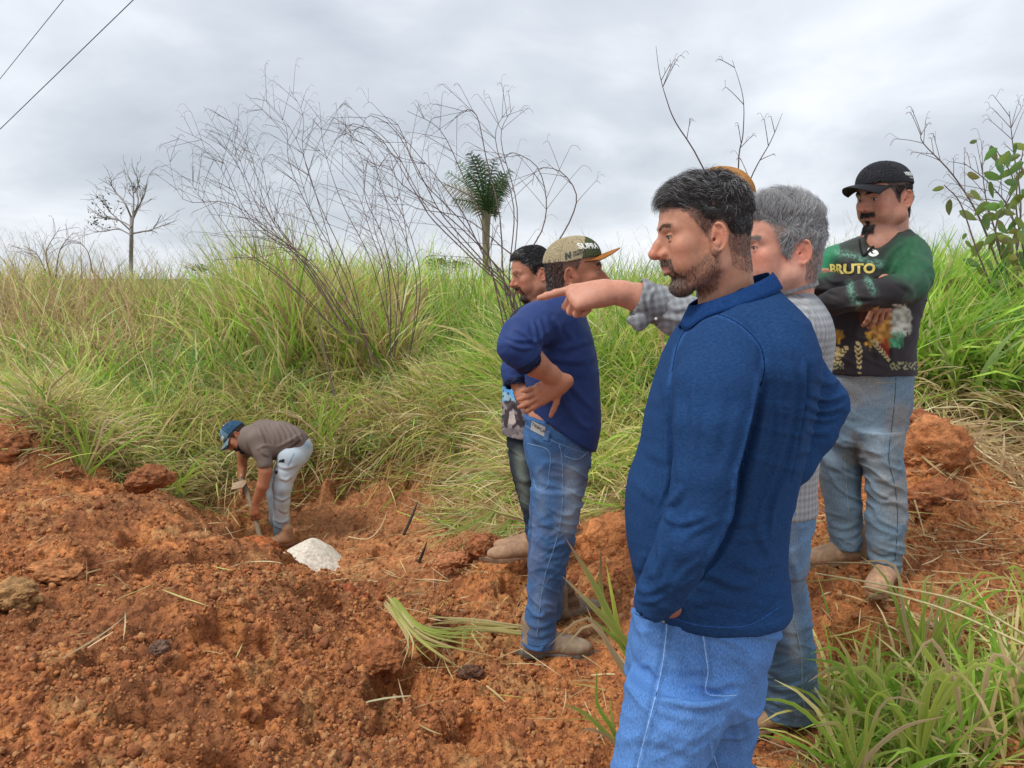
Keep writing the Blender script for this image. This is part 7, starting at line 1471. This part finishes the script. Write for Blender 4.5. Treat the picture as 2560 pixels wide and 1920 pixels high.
    seam(jo, t, [(1962, 1265), (1962, 1340), (1970, 1420), (1975, 1500), (1990, 1570), (2003, 1640), (2006, 1720), (2012, 1775)], 0, .0016, (.30, .40, .46), bj, m=M_DENIM, lift=0); seam(jo, t, [(1946, 1262), (1948, 1300), (1950, 1345), (1958, 1375)], 0, .0014, (.05, .10, .16), bj, m=M_DENIM, lift=0)
    boot(t, P(2000, 1822, 2.40), (-1, -.05, 0), col=(.42, .27, .155), sole=(.30, .2, .12), h=.005, panel=False); boot(t, P(1870, 1810, 2.5), (-1, -.05, 0), col=(.42, .27, .155), h=.008, panel=False)
pointing_man()
# ---------------------------------------------------------------- man with crossed arms
def crossed_man():
    r = np.random.RandomState(6); Y = 3.08
    t = thing('person', 'man with crossed arms, black cap and green black printed jersey', 'man', (P(2160, 1430, 3.05)[0], 3.05, .33), 'men watching the digging')
    skin = np.array([.43, .20, .13]); fr = frame(P(2214, 503, 3.08), (-.92, -.37, -.17), (-.14, -.06, 1), 1.07)
    V, Fq, Nn, C = headpart(fr, .0032, dict(fat=.008, nose=1.0, lip=1.05), [((-.035, 0, -.02), .056, False), (P(2222, 600, 3.12), .062, True), (P(2205, 625, 3.08), .085, True), (P(2210, 680, 3.10), .10, True)], skin, [(m_stache, (.02, .013, .012), .9), (lambda x, y, z: m_jaw(x, y, z)*.35, (.12, .07, .055), .6), (m_hair(.09, .02, -.06), (.03, .022, .02), .9), (m_brow, (.03, .02, .015), .85)])
    f = Field(*bb(pts((2140, 730, 2.80), (2240, 800, 3.0)), .08), .0035)
    limbf(f, [(2170, 720, 2.91, .030), (2205, 722, 2.87, .028)], .01); hand(f, P(2210, 713, 2.865), (-.10, -.05, -1), (-.1, -1, .0), (-1, .1, .1), .95, (.35, .4, .45, .5), .10, (-.6, .6))
    f3 = Field(*bb(pts((2050, 660, 2.93), (2085, 715, 2.93)), .05), .0035)
    for u_ in (2060, 2068, 2076): f3.cone(P(u_+3, 715, 2.93), P(u_, 676 if u_ < 2076 else 682, 2.925), .011, .009, .003)
    fb = Field(*bb(pts((2170, 650, Y), (2190, 1420, Y)), .28), .02); covered(fb, P(2180, 720, Y), P(2165, 1020, Y), [(P(2205, 1200, 3.0), P(2212, 1400, 3.0)), (P(2110, 1200, 3.1), P(2110, 1350, 3.12))], (.13, .12, .05))
    body_mesh(t, [(to_world(V, fr), Fq, C), skinpart(f, skin*.92), skinpart(f3, skin), skinpart(fb, skin, 2)]); eyeballs(t, fr, (1, .15, -.25)); x, y, z = V[:, 0], np.abs(V[:, 1]), V[:, 2]
    stubble(t, fr, V, Nn, m_hair(.09, .04, -.065, .04)(x, y, z)*(z < .055), 4500, .010, .0007, (.018, .015, .014), .0, r, 'hair', (-.1, 0, -1), .22); stubble(t, fr, V, Nn, m_stache(x, y, z), 1900, .009, .0006, (.015, .012, .011), 0, r, 'beard', (.25, 0, -1), .45); stubble(t, fr, V, Nn, m_brow(x, y, z), 350, .009, .0005, (.02, .015, .012), 0, r, 'eyebrow', (-.4, 0, .2), .2)
    cap = cap_mesh(t, fr, lambda V: np.tile([.016, .016, .020], (len(V), 1)), lambda V, u: np.tile([.018, .018, .022], (len(V), 1)), brimlen=.086, tilt=.10, tall=-.002, lift=.012, brimdrop=.018, back=-.1, mat_=M_POLY, base=.010)
    W = np.array([v.co[:] for v in cap.data.vertices])+np.array(t.location); bc = bvh_of(W, np.array([p.vertices[:] for p in cap.data.polygons])); R0 = fr[0]/1.07; left, fwd, up = R0[:, 1], R0[:, 0], R0[:, 2]
    try: nr = unit(left*.95-fwd*.1); xd = unit(-fwd+up*-.12); decal_text('VERDE', .018, to_world(np.array([-.035, .086, .085]), fr), xd, up, bc, cap, t, M_WHITE, 'lettering', depth=.002, bold=.0006, proj=left); decal_text('DO BRASIL', .008, to_world(np.array([-.048, .088, .070]), fr), xd, up, bc, cap, t, M_WHITE, 'lettering', depth=.002, proj=left)
    except Exception as e: print('cap2', e)
    f = Field(*bb(pts((1995, 560, 3.0), (2345, 950, 3.0)), [.03, .42, .03]), .0052)
    f.stack([row(v, a, b, Y+.02, ry) for v, a, b, ry in [(572, 2195, 2264, .070), (588, 2160, 2286, .10), (604, 2112, 2304, .13), (622, 2078, 2314, .15), (650, 2055, 2318, .165), (700, 2045, 2312, .175), (760, 2045, 2295, .18), (807, 2047, 2280, .18), (870, 2050, 2274, .172), (930, 2050, 2278, .172)]], 0)
    limbf(f, [(2274, 652, 3.0, .072), (2284, 690, 2.90, .066), (2272, 718, 2.84, .062), (2230, 727, 2.78, .056), (2160, 738, 2.76, .050), (2090, 754, 2.80, .043), (2062, 760, 2.84, .040)], .022)
    limbf(f, [(2092, 655, 3.14, .070), (2050, 680, 3.03, .064), (2036, 708, 2.98, .060), (2080, 716, 2.92, .050), (2150, 722, 2.93, .045)], .018)
    f.cone(P(2225, 590, 3.11), P(2215, 545, 3.07), .066, .085, .008, 'sub'); f.cone(P(2200, 583, 3.02), P(2160, 630, 2.89), .050, .010, .006, 'sub')
    wheat = [((2080, 860), (2100, 905), 9), ((2095, 875), (2060, 915), 9), ((2145, 860), (2150, 930), 10), ((2115, 870), (2075, 920), 8), ((2185, 855), (2222, 900), 8), ((2065, 850), (2075, 870), 7)]
    def cj(V, u, v):
        c = np.tile([.028, .024, .026], (len(V), 1)).astype(float); n = noise3(u/30., v/30., 0*u, 41); n2 = noise3(u/9., v/9., 0*u, 43); n3 = noise3(u/3.5, v/3.5, 0*u, 45)
        grn = np.array([.024, .115, .052])
        def mix(m, col): nonlocal c; m = np.clip(m, 0, 1)[:, None]; c = c*(1-m)+np.array(col)*m
        sm_ = sum(inpoly(u+dx, v+dy, [(2232, 612), (2262, 588), (2300, 575), (2350, 600), (2350, 690), (2325, 735), (2262, 752), (2285, 715), (2240, 692), (2205, 680), (2212, 645)]).astype(float) for dx, dy in ((0, 0), (9, 3), (-9, -3), (4, 9), (-4, -9), (14, -6), (-14, 6), (2, 16), (-2, -16)))/9; mix(sm_*(.80+.2*n2), grn*(1+.3*n)[:, None].mean())
        mix(np.exp(-(pdist(u, v, [(2300, 700), (2275, 738)])[0]/18)**2)*.35*(n > -.3), [.05, .06, .05])
        mix(np.exp(-(pdist(u, v, [(2090, 605), (2065, 640), (2052, 665)])[0]/24)**2), [.025, .20, .09]); mix(inpoly(u, v, [(2120, 585), (2205, 575), (2225, 600), (2190, 660), (2100, 640), (2098, 600)])*.9, [.035, .040, .032]); mix(inpoly(u, v, [(2230, 565), (2285, 575), (2290, 590), (2240, 590), (2205, 640), (2195, 655), (2200, 620)])*.85, [.03, .035, .03])
        # pale smoke streaks
        for pl in ([(2095, 630), (2130, 640), (2170, 655), (2200, 660)], [(2125, 710), (2130, 735), (2145, 765)], [(2010, 680), (2030, 690), (2012, 715)], [(2170, 700), (2185, 730)]): mix(np.exp(-(pdist(u, v, pl)[0]/9)**2)*(.25+.75*(n3 > -.05))*.55, [.20, .45, .33])
        low = v > 760
        tor = low & (v > 778)
        c[tor] = [.030, .024, .028]
        for poly, col in [([(2068, 822), (2107, 828), (2104, 858), (2066, 850)], (.62, .34, .05)), ([(2175, 770), (2230, 775), (2232, 830), (2222, 875), (2190, 850), (2172, 820)], (.55, .27, .06)), ([(2165, 840), (2180, 820), (2180, 870), (2168, 870)], (.6, .33, .05)), ([(2232, 760), (2275, 765), (2278, 830), (2240, 850), (2228, 835)], (.50, .50, .42)), ([(2228, 835), (2262, 830), (2256, 868), (2224, 862)], (.07, .30, .15)), ([(2215, 845), (2226, 870), (2218, 900), (2196, 870)], (.32, .03, .015)), ([(2058, 815), (2068, 818), (2062, 850), (2056, 850)], (.45, .03, .02))]:
            m = (sum(inpoly(u+7*n2+dx, v+7*n3+dy, poly).astype(float) for dx, dy in ((0, 0), (3, 1), (-3, -1), (1, 3), (-1, -3)))/5*low*(.62+.38*sst(-.4, .3, n2)))[:, None]; c = c*(1-m)+np.array(col)*(1+.3*n2)[:, None]*m
        mix(low*(v < 800)*np.exp(-((u-2155)/16)**2)*.5, [.10, .035, .015]); mix(inpoly(u, v, [(2150, 780), (2175, 770), (2172, 820), (2150, 815)])*low*.8, [.12, .05, .03])
        for a, b, w_ in wheat:
            d, _ = pdist(u, v, [a, b]); along = ptaper(u, v, [a, b]); m = (d < w_*(1-.5*along))*(np.sin(along*38+np.abs(d)*.55) > -.35)*(v > 780); c = np.where(m[:, None] > 0, np.array([.52, .42, .20])*(1+.3*n3)[:, None], c)
        mix((v > 905)*(n3 > .1)*.7*(v < 925)*((u < 2110) | (u > 2225)), [.40, .40, .20]); mix((v > 900)*(n2 > .25)*.5*(u < 2110), [.22, .05, .05]); c = c*(1-.0*u[:, None])
        c = np.where((((v > 924) & (v < 931) & (V[:, 1] < Y)))[:, None], [.03, .025, .028], c); return np.clip(c, .006, 1)
    FR = [([(2200, 755), (2150, 762), (2090, 775)], 6, .006), ([(2120, 735), (2170, 745), (2220, 740)], 7, .005), ([(2240, 700), (2280, 730), (2270, 760)], 8, .006), ([(2060, 690), (2085, 705), (2110, 700)], 6, .005), ([(2030, 720), (2070, 725), (2100, 735)], 6, .006), ([(2150, 790), (2140, 850), (2110, 920)], 9, .006), ([(2240, 790), (2225, 850), (2240, 920)], 9, .006), ([(2195, 800), (2190, 860), (2200, 920)], 9, .005), ([(2260, 620), (2290, 650), (2310, 700)], 9, .005), ([(2110, 650), (2130, 680), (2150, 690)], 8, .005), ([(2250, 760), (2270, 790), (2262, 830)], 6, .005), ([(2300, 615), (2260, 650), (2230, 690)], 8, .004), ([(2270, 600), (2230, 630), (2200, 680)], 6, .004)]
    so, Vs, Fs = garment(t, 'jersey', f, M_POLY, cj, FR, 2, noise=.003); bs = bvh_of(Vs, Fs); o_ = np.array([0, 0, CAMZ])
    try:
        decal_text('BRUTO', .050, P(2130, 673, 2.95), unit([1, -.25, .02]), (0, 0, 1), bs, so, t, M_YEL, 'lettering', depth=.002, bold=.002, proj=(-.15, -1, 0), maxd=.3)
        decal_text('G', .045, P(2199, 626, 2.9), unit([1, .1, .45]), unit([-.4, 0, 1]), bs, so, t, M_WHITE, 'emblem', depth=.002, bold=.003, proj=(0, -1, .1), maxd=.3)
    except Exception as e: print('chest', e)
    for pl, wd in ([(2148, 600), (2152, 625), (2158, 640)], .004), ([(2235, 572), (2200, 600), (2170, 630), (2158, 640)], .006): seam(so, t, pl, 0, wd, (.008, .008, .009), bs, m=M_POLY, lift=.001, name='zip_placket')
    f = Field(*bb(pts((2040, 900, 3.05), (2290, 1430, 3.05)), [.04, .24, .03]), .0055)
    f.stack([row(v, a, b, 3.1, ry) for v, a, b, ry in [(896, 2056, 2272, .15), (932, 2055, 2274, .158), (1008, 2058, 2269, .158), (1060, 2062, 2257, .15), (1105, 2068, 2250, .14)]], 0)
    f.stack([row(v, a, b, 3.0, ry) for v, a, b, ry in [(1070, 2125, 2254, .10), (1117, 2140, 2247, .095), (1189, 2166, 2254, .084), (1243, 2174, 2259, .078), (1298, 2170, 2261, .078), (1340, 2172, 2254, .076), (1366, 2173, 2252, .078), (1400, 2179, 2245, .076), (1420, 2181, 2243, .073)]], .012)
    f.stack([row(v, a, b, 3.14, ry) for v, a, b, ry in [(1060, 2062, 2165, .10), (1099, 2066, 2152, .095), (1146, 2045, 2150, .088), (1207, 2055, 2148, .080), (1260, 2062, 2150, .074), (1298, 2070, 2151, .070), (1330, 2075, 2151, .072), (1366, 2080, 2151, .072)]], .010)
    FJ = [([(2160, 1010), (2200, 1020), (2250, 1010)], 6, .003), ([(2065, 1050), (2110, 1040), (2160, 1050)], 7, .005), ([(2150, 1100), (2180, 1130), (2230, 1125)], 9, .005), ([(2165, 1220), (2205, 1240), (2250, 1215)], 8, .008), ([(2170, 1195), (2210, 1200), (2250, 1190)], 7, .005), ([(2050, 1150), (2090, 1170), (2150, 1160)], 8, .006), ([(2060, 1200), (2100, 1190), (2150, 1210)], 8, .005), ([(2070, 1310), (2110, 1320), (2152, 1305)], 6, .008), ([(2075, 1335), (2115, 1345), (2152, 1330)], 5, .006), ([(2175, 1370), (2210, 1385), (2250, 1370)], 5, .008), ([(2178, 1395), (2210, 1408), (2245, 1392)], 5, .007), ([(2172, 1340), (2210, 1350), (2250, 1335)], 6, .005), ([(2240, 1110), (2255, 1170), (2250, 1210)], 6, .005)]
    jo, Vj, Fj = garment(t, 'jeans', f, M_DENIM, denim((.16, .225, .29), [([(2190, 1080), (2195, 1150), (2190, 1190)], 30, .40), ([(2080, 1120), (2080, 1150)], 18, .25), ([(2120, 1000), (2220, 1000)], 30, .15), ([(2135, 1080), (2145, 1180), (2150, 1250)], 10, -.6), ([(2240, 1190), (2245, 1250)], 9, -.3)], .3), FJ, 2, noise=.003); bj = bvh_of(Vj, Fj)
    seam(jo, t, [(2240, 945), (2236, 1010), (2228, 1080), (2222, 1150), (2238, 1220), (2244, 1300), (2238, 1400)], 0, .0015, (.06, .09, .12), bj, m=M_DENIM, lift=0); seam(jo, t, [(2112, 1060), (2110, 1120), (2115, 1200), (2122, 1280), (2128, 1340)], 0, .0015, (.30, .33, .30), bj, m=M_DENIM, lift=0); seam(jo, t, [(2163, 935), (2172, 950), (2200, 957), (2240, 955)], 0, .0016, (.36, .30, .18), bj, m=M_DENIM, lift=0, name='pocket_seam'); seam(jo, t, [(2060, 945), (2100, 950), (2163, 952)], 0, .0012, (.30, .28, .2), bj, m=M_DENIM, lift=0)
    boot(t, P(2140, 1412, 3.14), (-1, -.12, 0), L=.30, col=(.38, .235, .14), sole=(.30, .19, .11), h=.0045); boot(t, P(2222, 1452, 3.02), (-.62, -.75, 0), L=.28, col=(.42, .25, .15), sole=(.3, .17, .1), h=.0045)
crossed_man()
# ---------------------------------------------------------------- hidden man in tan cap
def tan_cap_man():
    Y = 2.75; t = thing('person', 'man almost hidden behind the front man, only his tan cap showing', 'man', (P(1830, 1500, Y)[0], Y, .15), 'men watching the digging')
    fr = frame(P(1812, 530, Y), (-1, .05, -.05), (0, 0, 1), 1.); V, Fq, Nn, C = headpart(fr, .0045, {}, [((-.035, 0, -.02), .06, False), (P(1815, 640, Y), .065, True)], SKIN_D, [(m_hair(.09), (.03, .02, .02), .9)])
    fb = Field(*bb(pts((1830, 700, Y), (1830, 1450, Y)), .2), .02); covered(fb, P(1830, 750, Y), P(1830, 1080, Y), [(P(1830, 1250, Y-.08), P(1830, 1440, Y-.08)), (P(1830, 1250, Y+.08), P(1830, 1440, Y+.08))], (.09, .09, .05)); body_mesh(t, [(to_world(V, fr), Fq, C), skinpart(fb, SKIN_D, 2)])
    cap_mesh(t, fr, lambda V: np.tile([.40, .19, .065], (len(V), 1))*(1+.15*noise3(V[:, 0]*60, V[:, 1]*60, V[:, 2]*60, 3))[:, None], lambda V, u: np.tile([.35, .17, .06], (len(V), 1)), tall=.010)
    f = Field(*bb(pts((1730, 640, Y), (1930, 1100, Y)), .06), .012); f.stack([row(v, a, b, Y, ry) for v, a, b, ry in [(640, 1800, 1860, .06), (680, 1760, 1890, .14), (740, 1745, 1910, .19), (900, 1745, 1910, .18), (1080, 1755, 1905, .15)]], 0); garment(t, 'shirt', f, M_CLOTH, np.array([.10, .10, .11]))
    f = Field(*bb(pts((1740, 1040, Y), (1920, 1460, Y)), .06), .012); f.stack([row(v, a, b, Y, ry) for v, a, b, ry in [(1050, 1760, 1900, .14), (1200, 1770, 1895, .16), (1440, 1790, 1880, .14)]], 0); garment(t, 'trousers', f, M_DENIM, np.array([.05, .08, .12]))
tan_cap_man()
# ---------------------------------------------------------------- digging man
def digging_man():
    r = np.random.RandomState(7); Y = 6.6; t = thing('person', 'man bending over in the pit in grey polo, blue cap and bleached jeans', 'man', P(705, 1345, Y))
    skin = np.array([.40, .16, .085]); up = unit((-.80, .12, .58)); fr = frame(P(598, 1092, 6.58), (-.60, -.28, -.82), up, 1.05)
    V, Fq, Nn, C = headpart(fr, .0045, {}, [((-.03, 0, -.02), .06, False), (P(635, 1098, 6.6), .07, True), (P(655, 1092, 6.6), .10, True)], skin, [(lambda x, y, z: np.clip(m_jaw(x, y, z)*1.5+m_goatee(x, y, z), 0, 1), (.015, .010, .009), .95), (m_hair(.09), (.03, .022, .02), .9)])
    f = Field(*bb(pts((600, 1110, 6.2), (590, 1110, 6.95), (680, 1320, 6.3)), .12), .0065)
    limbf(f, [(655, 1120, 6.42, .062), (664, 1180, 6.38, .056), (656, 1215, 6.36, .050), (640, 1255, 6.37, .034)], .012); hand(f, P(639, 1258, 6.37), (-.12, -.05, -1), (-.4, -1, 0), (-1, .3, 0), 1.05, (.35, .4, .5, .5), .12, (.5, .4), k=.006)
    limbf(f, [(606, 1125, 6.78, .045), (606, 1165, 6.8, .042), (604, 1198, 6.74, .032)], .012); hand(f, P(604, 1200, 6.72), (.1, -.4, -1), (-.9, -.4, .1), (0, -1, 0), 1.0, (.6, .8, .9, .9), .06)
    fb = Field(*bb(pts((640, 1090, Y), (760, 1340, Y)), .18), .025); fb.cone(P(650, 1095, Y), P(740, 1115, Y), .10, .09, .02); fb.cone(P(738, 1120, Y), P(712, 1215, Y), .05, .04); fb.cone(P(712, 1215, Y), P(702, 1320, Y), .04, .03)
    body_mesh(t, [(to_world(V, fr), Fq, C), skinpart(f, skin), skinpart(fb, skin, 2)]); x, y, z = V[:, 0], np.abs(V[:, 1]), V[:, 2]
    stubble(t, fr, V, Nn, np.clip(m_jaw(x, y, z)+m_goatee(x, y, z), 0, 1), 2500, .022, .0011, (.012, .010, .009), 0, r, 'beard', (.2, 0, -1), .8); stubble(t, fr, V, Nn, m_hair(.09, .02, -.06)(x, y, z)*(z < .06), 2500, .012, .001, (.015, .012, .012), 0, r, 'hair', (-.2, 0, -1), .2)
    def crownf(V): c = np.tile([.035, .085, .15], (len(V), 1)).astype(float); c[V[:, 0] > .028] = [.14, .24, .31]; return c*(1+.25*noise3(V[:, 0]*50, V[:, 1]*50, V[:, 2]*50, 3))[:, None]
    cap = cap_mesh(t, fr, crownf, lambda V, u: np.tile([.17, .26, .30], (len(V), 1))*(1+.25*noise3(V[:, 0]*50, V[:, 1]*50, V[:, 2]*50, 3))[:, None], tall=.012, tilt=.08, brimlen=.08); W = np.array([v.co[:] for v in cap.data.vertices])+np.array(t.location); bc = bvh_of(W, np.array([p.vertices[:] for p in cap.data.polygons])); R0 = fr[0]/1.05; lf, fw, up_ = R0[:, 1], R0[:, 0], R0[:, 2]
    try: nr = unit(fw*.85+lf*.5); xd = unit(np.cross(up_, nr)); decal_text('JOHN', .036, to_world(np.array([.088, .034, .085]), fr), xd, np.cross(nr, xd), bc, cap, t, M_WHITE, 'emblem', depth=.004, bold=.002)
    except Exception as e: print(e)
    V_, F_ = ICO[1]; new_mesh('button', under(t, to_world(V_*.009+np.array([.0, 0, .157]), fr)), F_, M_WHITE, cap)
    f = Field(*bb(pts((600, 1035, Y), (780, 1165, Y)), [.05, .32, .06]), .008)
    f.chain(pts((628, 1098, Y), (660, 1100, Y), (700, 1102, Y), (728, 1108, Y), (738, 1111, Y)), [.130, .172, .165, .145, .128], .03, sq=((0, 1, 0), 1.08)); limbf(f, [(640, 1100, 6.45, .085), (654, 1130, 6.41, .072), (663, 1160, 6.385, .066)], .03); limbf(f, [(628, 1105, 6.78, .08), (612, 1130, 6.8, .065)], .03)
    f.cone(P(665, 1172, 6.38), P(668, 1195, 6.38), .055, .06, .003, 'sub'); f.cone(P(622, 1102, 6.6), P(600, 1104, 6.58), .07, .08, .006, 'sub')
    fo = [([(640+i*13, 1058), (652+i*14, 1085), (662+i*13, 1108)], 4, .012) for i in range(8)]+[([(690, 1120), (720, 1105), (755, 1085)], 4, .012), ([(650, 1120), (660, 1135), (675, 1140)], 4, .012), ([(640, 1125), (660, 1115), (680, 1118)], 4, .01)]
    so, Vs, Fs = garment(t, 'polo_shirt', f, M_CLOTH, lambda V, u, v: np.tile([.185, .145, .125], (len(V), 1))*(1+.08*noise3(V[:, 0]*6, V[:, 1]*6, V[:, 2]*6, 1))[:, None], fo, 2, noise=.004)
    f = Field(*bb(pts((660, 1085, Y), (785, 1345, Y)), [.04, .28, .03]), .008)
    f.chain(pts((742, 1120, Y), (736, 1128, Y), (728, 1145, 6.5), (714, 1180, 6.48), (706, 1215, 6.47)), [.136, .140, .112, .092, .082], .03); f.chain(pts((706, 1215, 6.47), (703, 1255, 6.5), (703, 1300, 6.53), (704, 1334, 6.55)), [.082, .074, .068, .068], .02); f.chain(pts((740, 1130, 6.7), (700, 1200, 6.72), (690, 1235, 6.74), (692, 1300, 6.75), (693, 1335, 6.75)), [.11, .09, .078, .065, .06], .03)
    f.half(P(735, 1098, Y), unit((.15, 0, 1)*np.array([-1, 1, 1])), k=.004) if False else None
    def cw(V, u, v):
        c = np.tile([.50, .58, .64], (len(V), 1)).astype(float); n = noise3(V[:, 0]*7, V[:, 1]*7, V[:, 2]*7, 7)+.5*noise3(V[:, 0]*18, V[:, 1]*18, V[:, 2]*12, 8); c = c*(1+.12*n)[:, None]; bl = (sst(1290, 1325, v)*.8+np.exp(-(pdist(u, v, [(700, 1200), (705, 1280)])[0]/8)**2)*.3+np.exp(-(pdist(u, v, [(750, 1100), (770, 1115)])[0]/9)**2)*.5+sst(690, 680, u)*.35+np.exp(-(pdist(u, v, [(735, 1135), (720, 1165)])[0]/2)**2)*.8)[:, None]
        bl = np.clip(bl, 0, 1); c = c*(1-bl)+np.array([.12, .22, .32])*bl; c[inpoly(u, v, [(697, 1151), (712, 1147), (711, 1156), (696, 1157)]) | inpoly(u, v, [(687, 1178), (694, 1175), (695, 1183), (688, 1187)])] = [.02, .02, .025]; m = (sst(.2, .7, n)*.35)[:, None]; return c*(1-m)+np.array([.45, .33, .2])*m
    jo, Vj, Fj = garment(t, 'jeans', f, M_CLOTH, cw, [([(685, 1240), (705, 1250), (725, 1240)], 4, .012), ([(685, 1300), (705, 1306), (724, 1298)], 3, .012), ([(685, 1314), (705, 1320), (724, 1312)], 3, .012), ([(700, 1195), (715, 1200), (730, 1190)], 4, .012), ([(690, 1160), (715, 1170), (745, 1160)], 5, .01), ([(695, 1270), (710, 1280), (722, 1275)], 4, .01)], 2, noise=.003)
    g = Field(*bb(pts((700, 1080, Y), (785, 1140, Y)), [.05, .22, .04]), .007); g.chain(pts((766, 1094, 6.6), (742, 1103, 6.46), (722, 1122, 6.44)), [.02, .02, .018], .01, sq=((.3, -1, 0), .45)); garment(t, 'belt', g, M_LEATHER, np.array([.08, .05, .04]), (), 1)
    boot(t, P(722, 1362, 6.5), (-1, -.5, 0), L=.29, col=(.40, .23, .13), sole=(.28, .15, .08), h=.007, panel=False); boot(t, P(700, 1345, 6.78), (-1, -.1, 0), col=(.40, .23, .13), h=.008, panel=False)
digging_man()
# ---------------------------------------------------------------- hoe
def hoe():
    t = thing('digging_hoe', 'long handled hoe held upside down by the bending man, blade at his hand', 'hoe', P(648, 1338, 6.35))
    p = curve_pts(pts((600, 1196, 6.62), (612, 1215, 6.58), (628, 1262, 6.48), (640, 1305, 6.4), (650, 1342, 6.34)), 20); V, Fq = tubes([p], [np.full(len(p), .022)], 10); new_mesh('handle', under(t, V), Fq, M_BARK, t, colors=np.tile([.26, .20, .13], (len(V), 1)))
    q = pts((577, 1225, 6.45), (583, 1208, 6.55), (612, 1200, 6.6), (617, 1206, 6.58), (607, 1219, 6.5)); q = np.array(q); n = unit(np.cross(q[1]-q[0], q[2]-q[0])); g = []; c = q.mean(0)
    V = np.concatenate([q+n*.004, q-n*.004, [c+n*.009], [c-n*.009]]); F3 = [];
    for i in range(5): j = (i+1) % 5; F3 += [[i, j, 10], [j+5, i+5, 11], [i, i+5, j+5], [i, j+5, j]]
    new_mesh('blade', under(t, V), np.array(F3), M_LEATHER, t, colors=np.tile([.42, .30, .19], (len(V), 1)), smooth=False)
hoe()
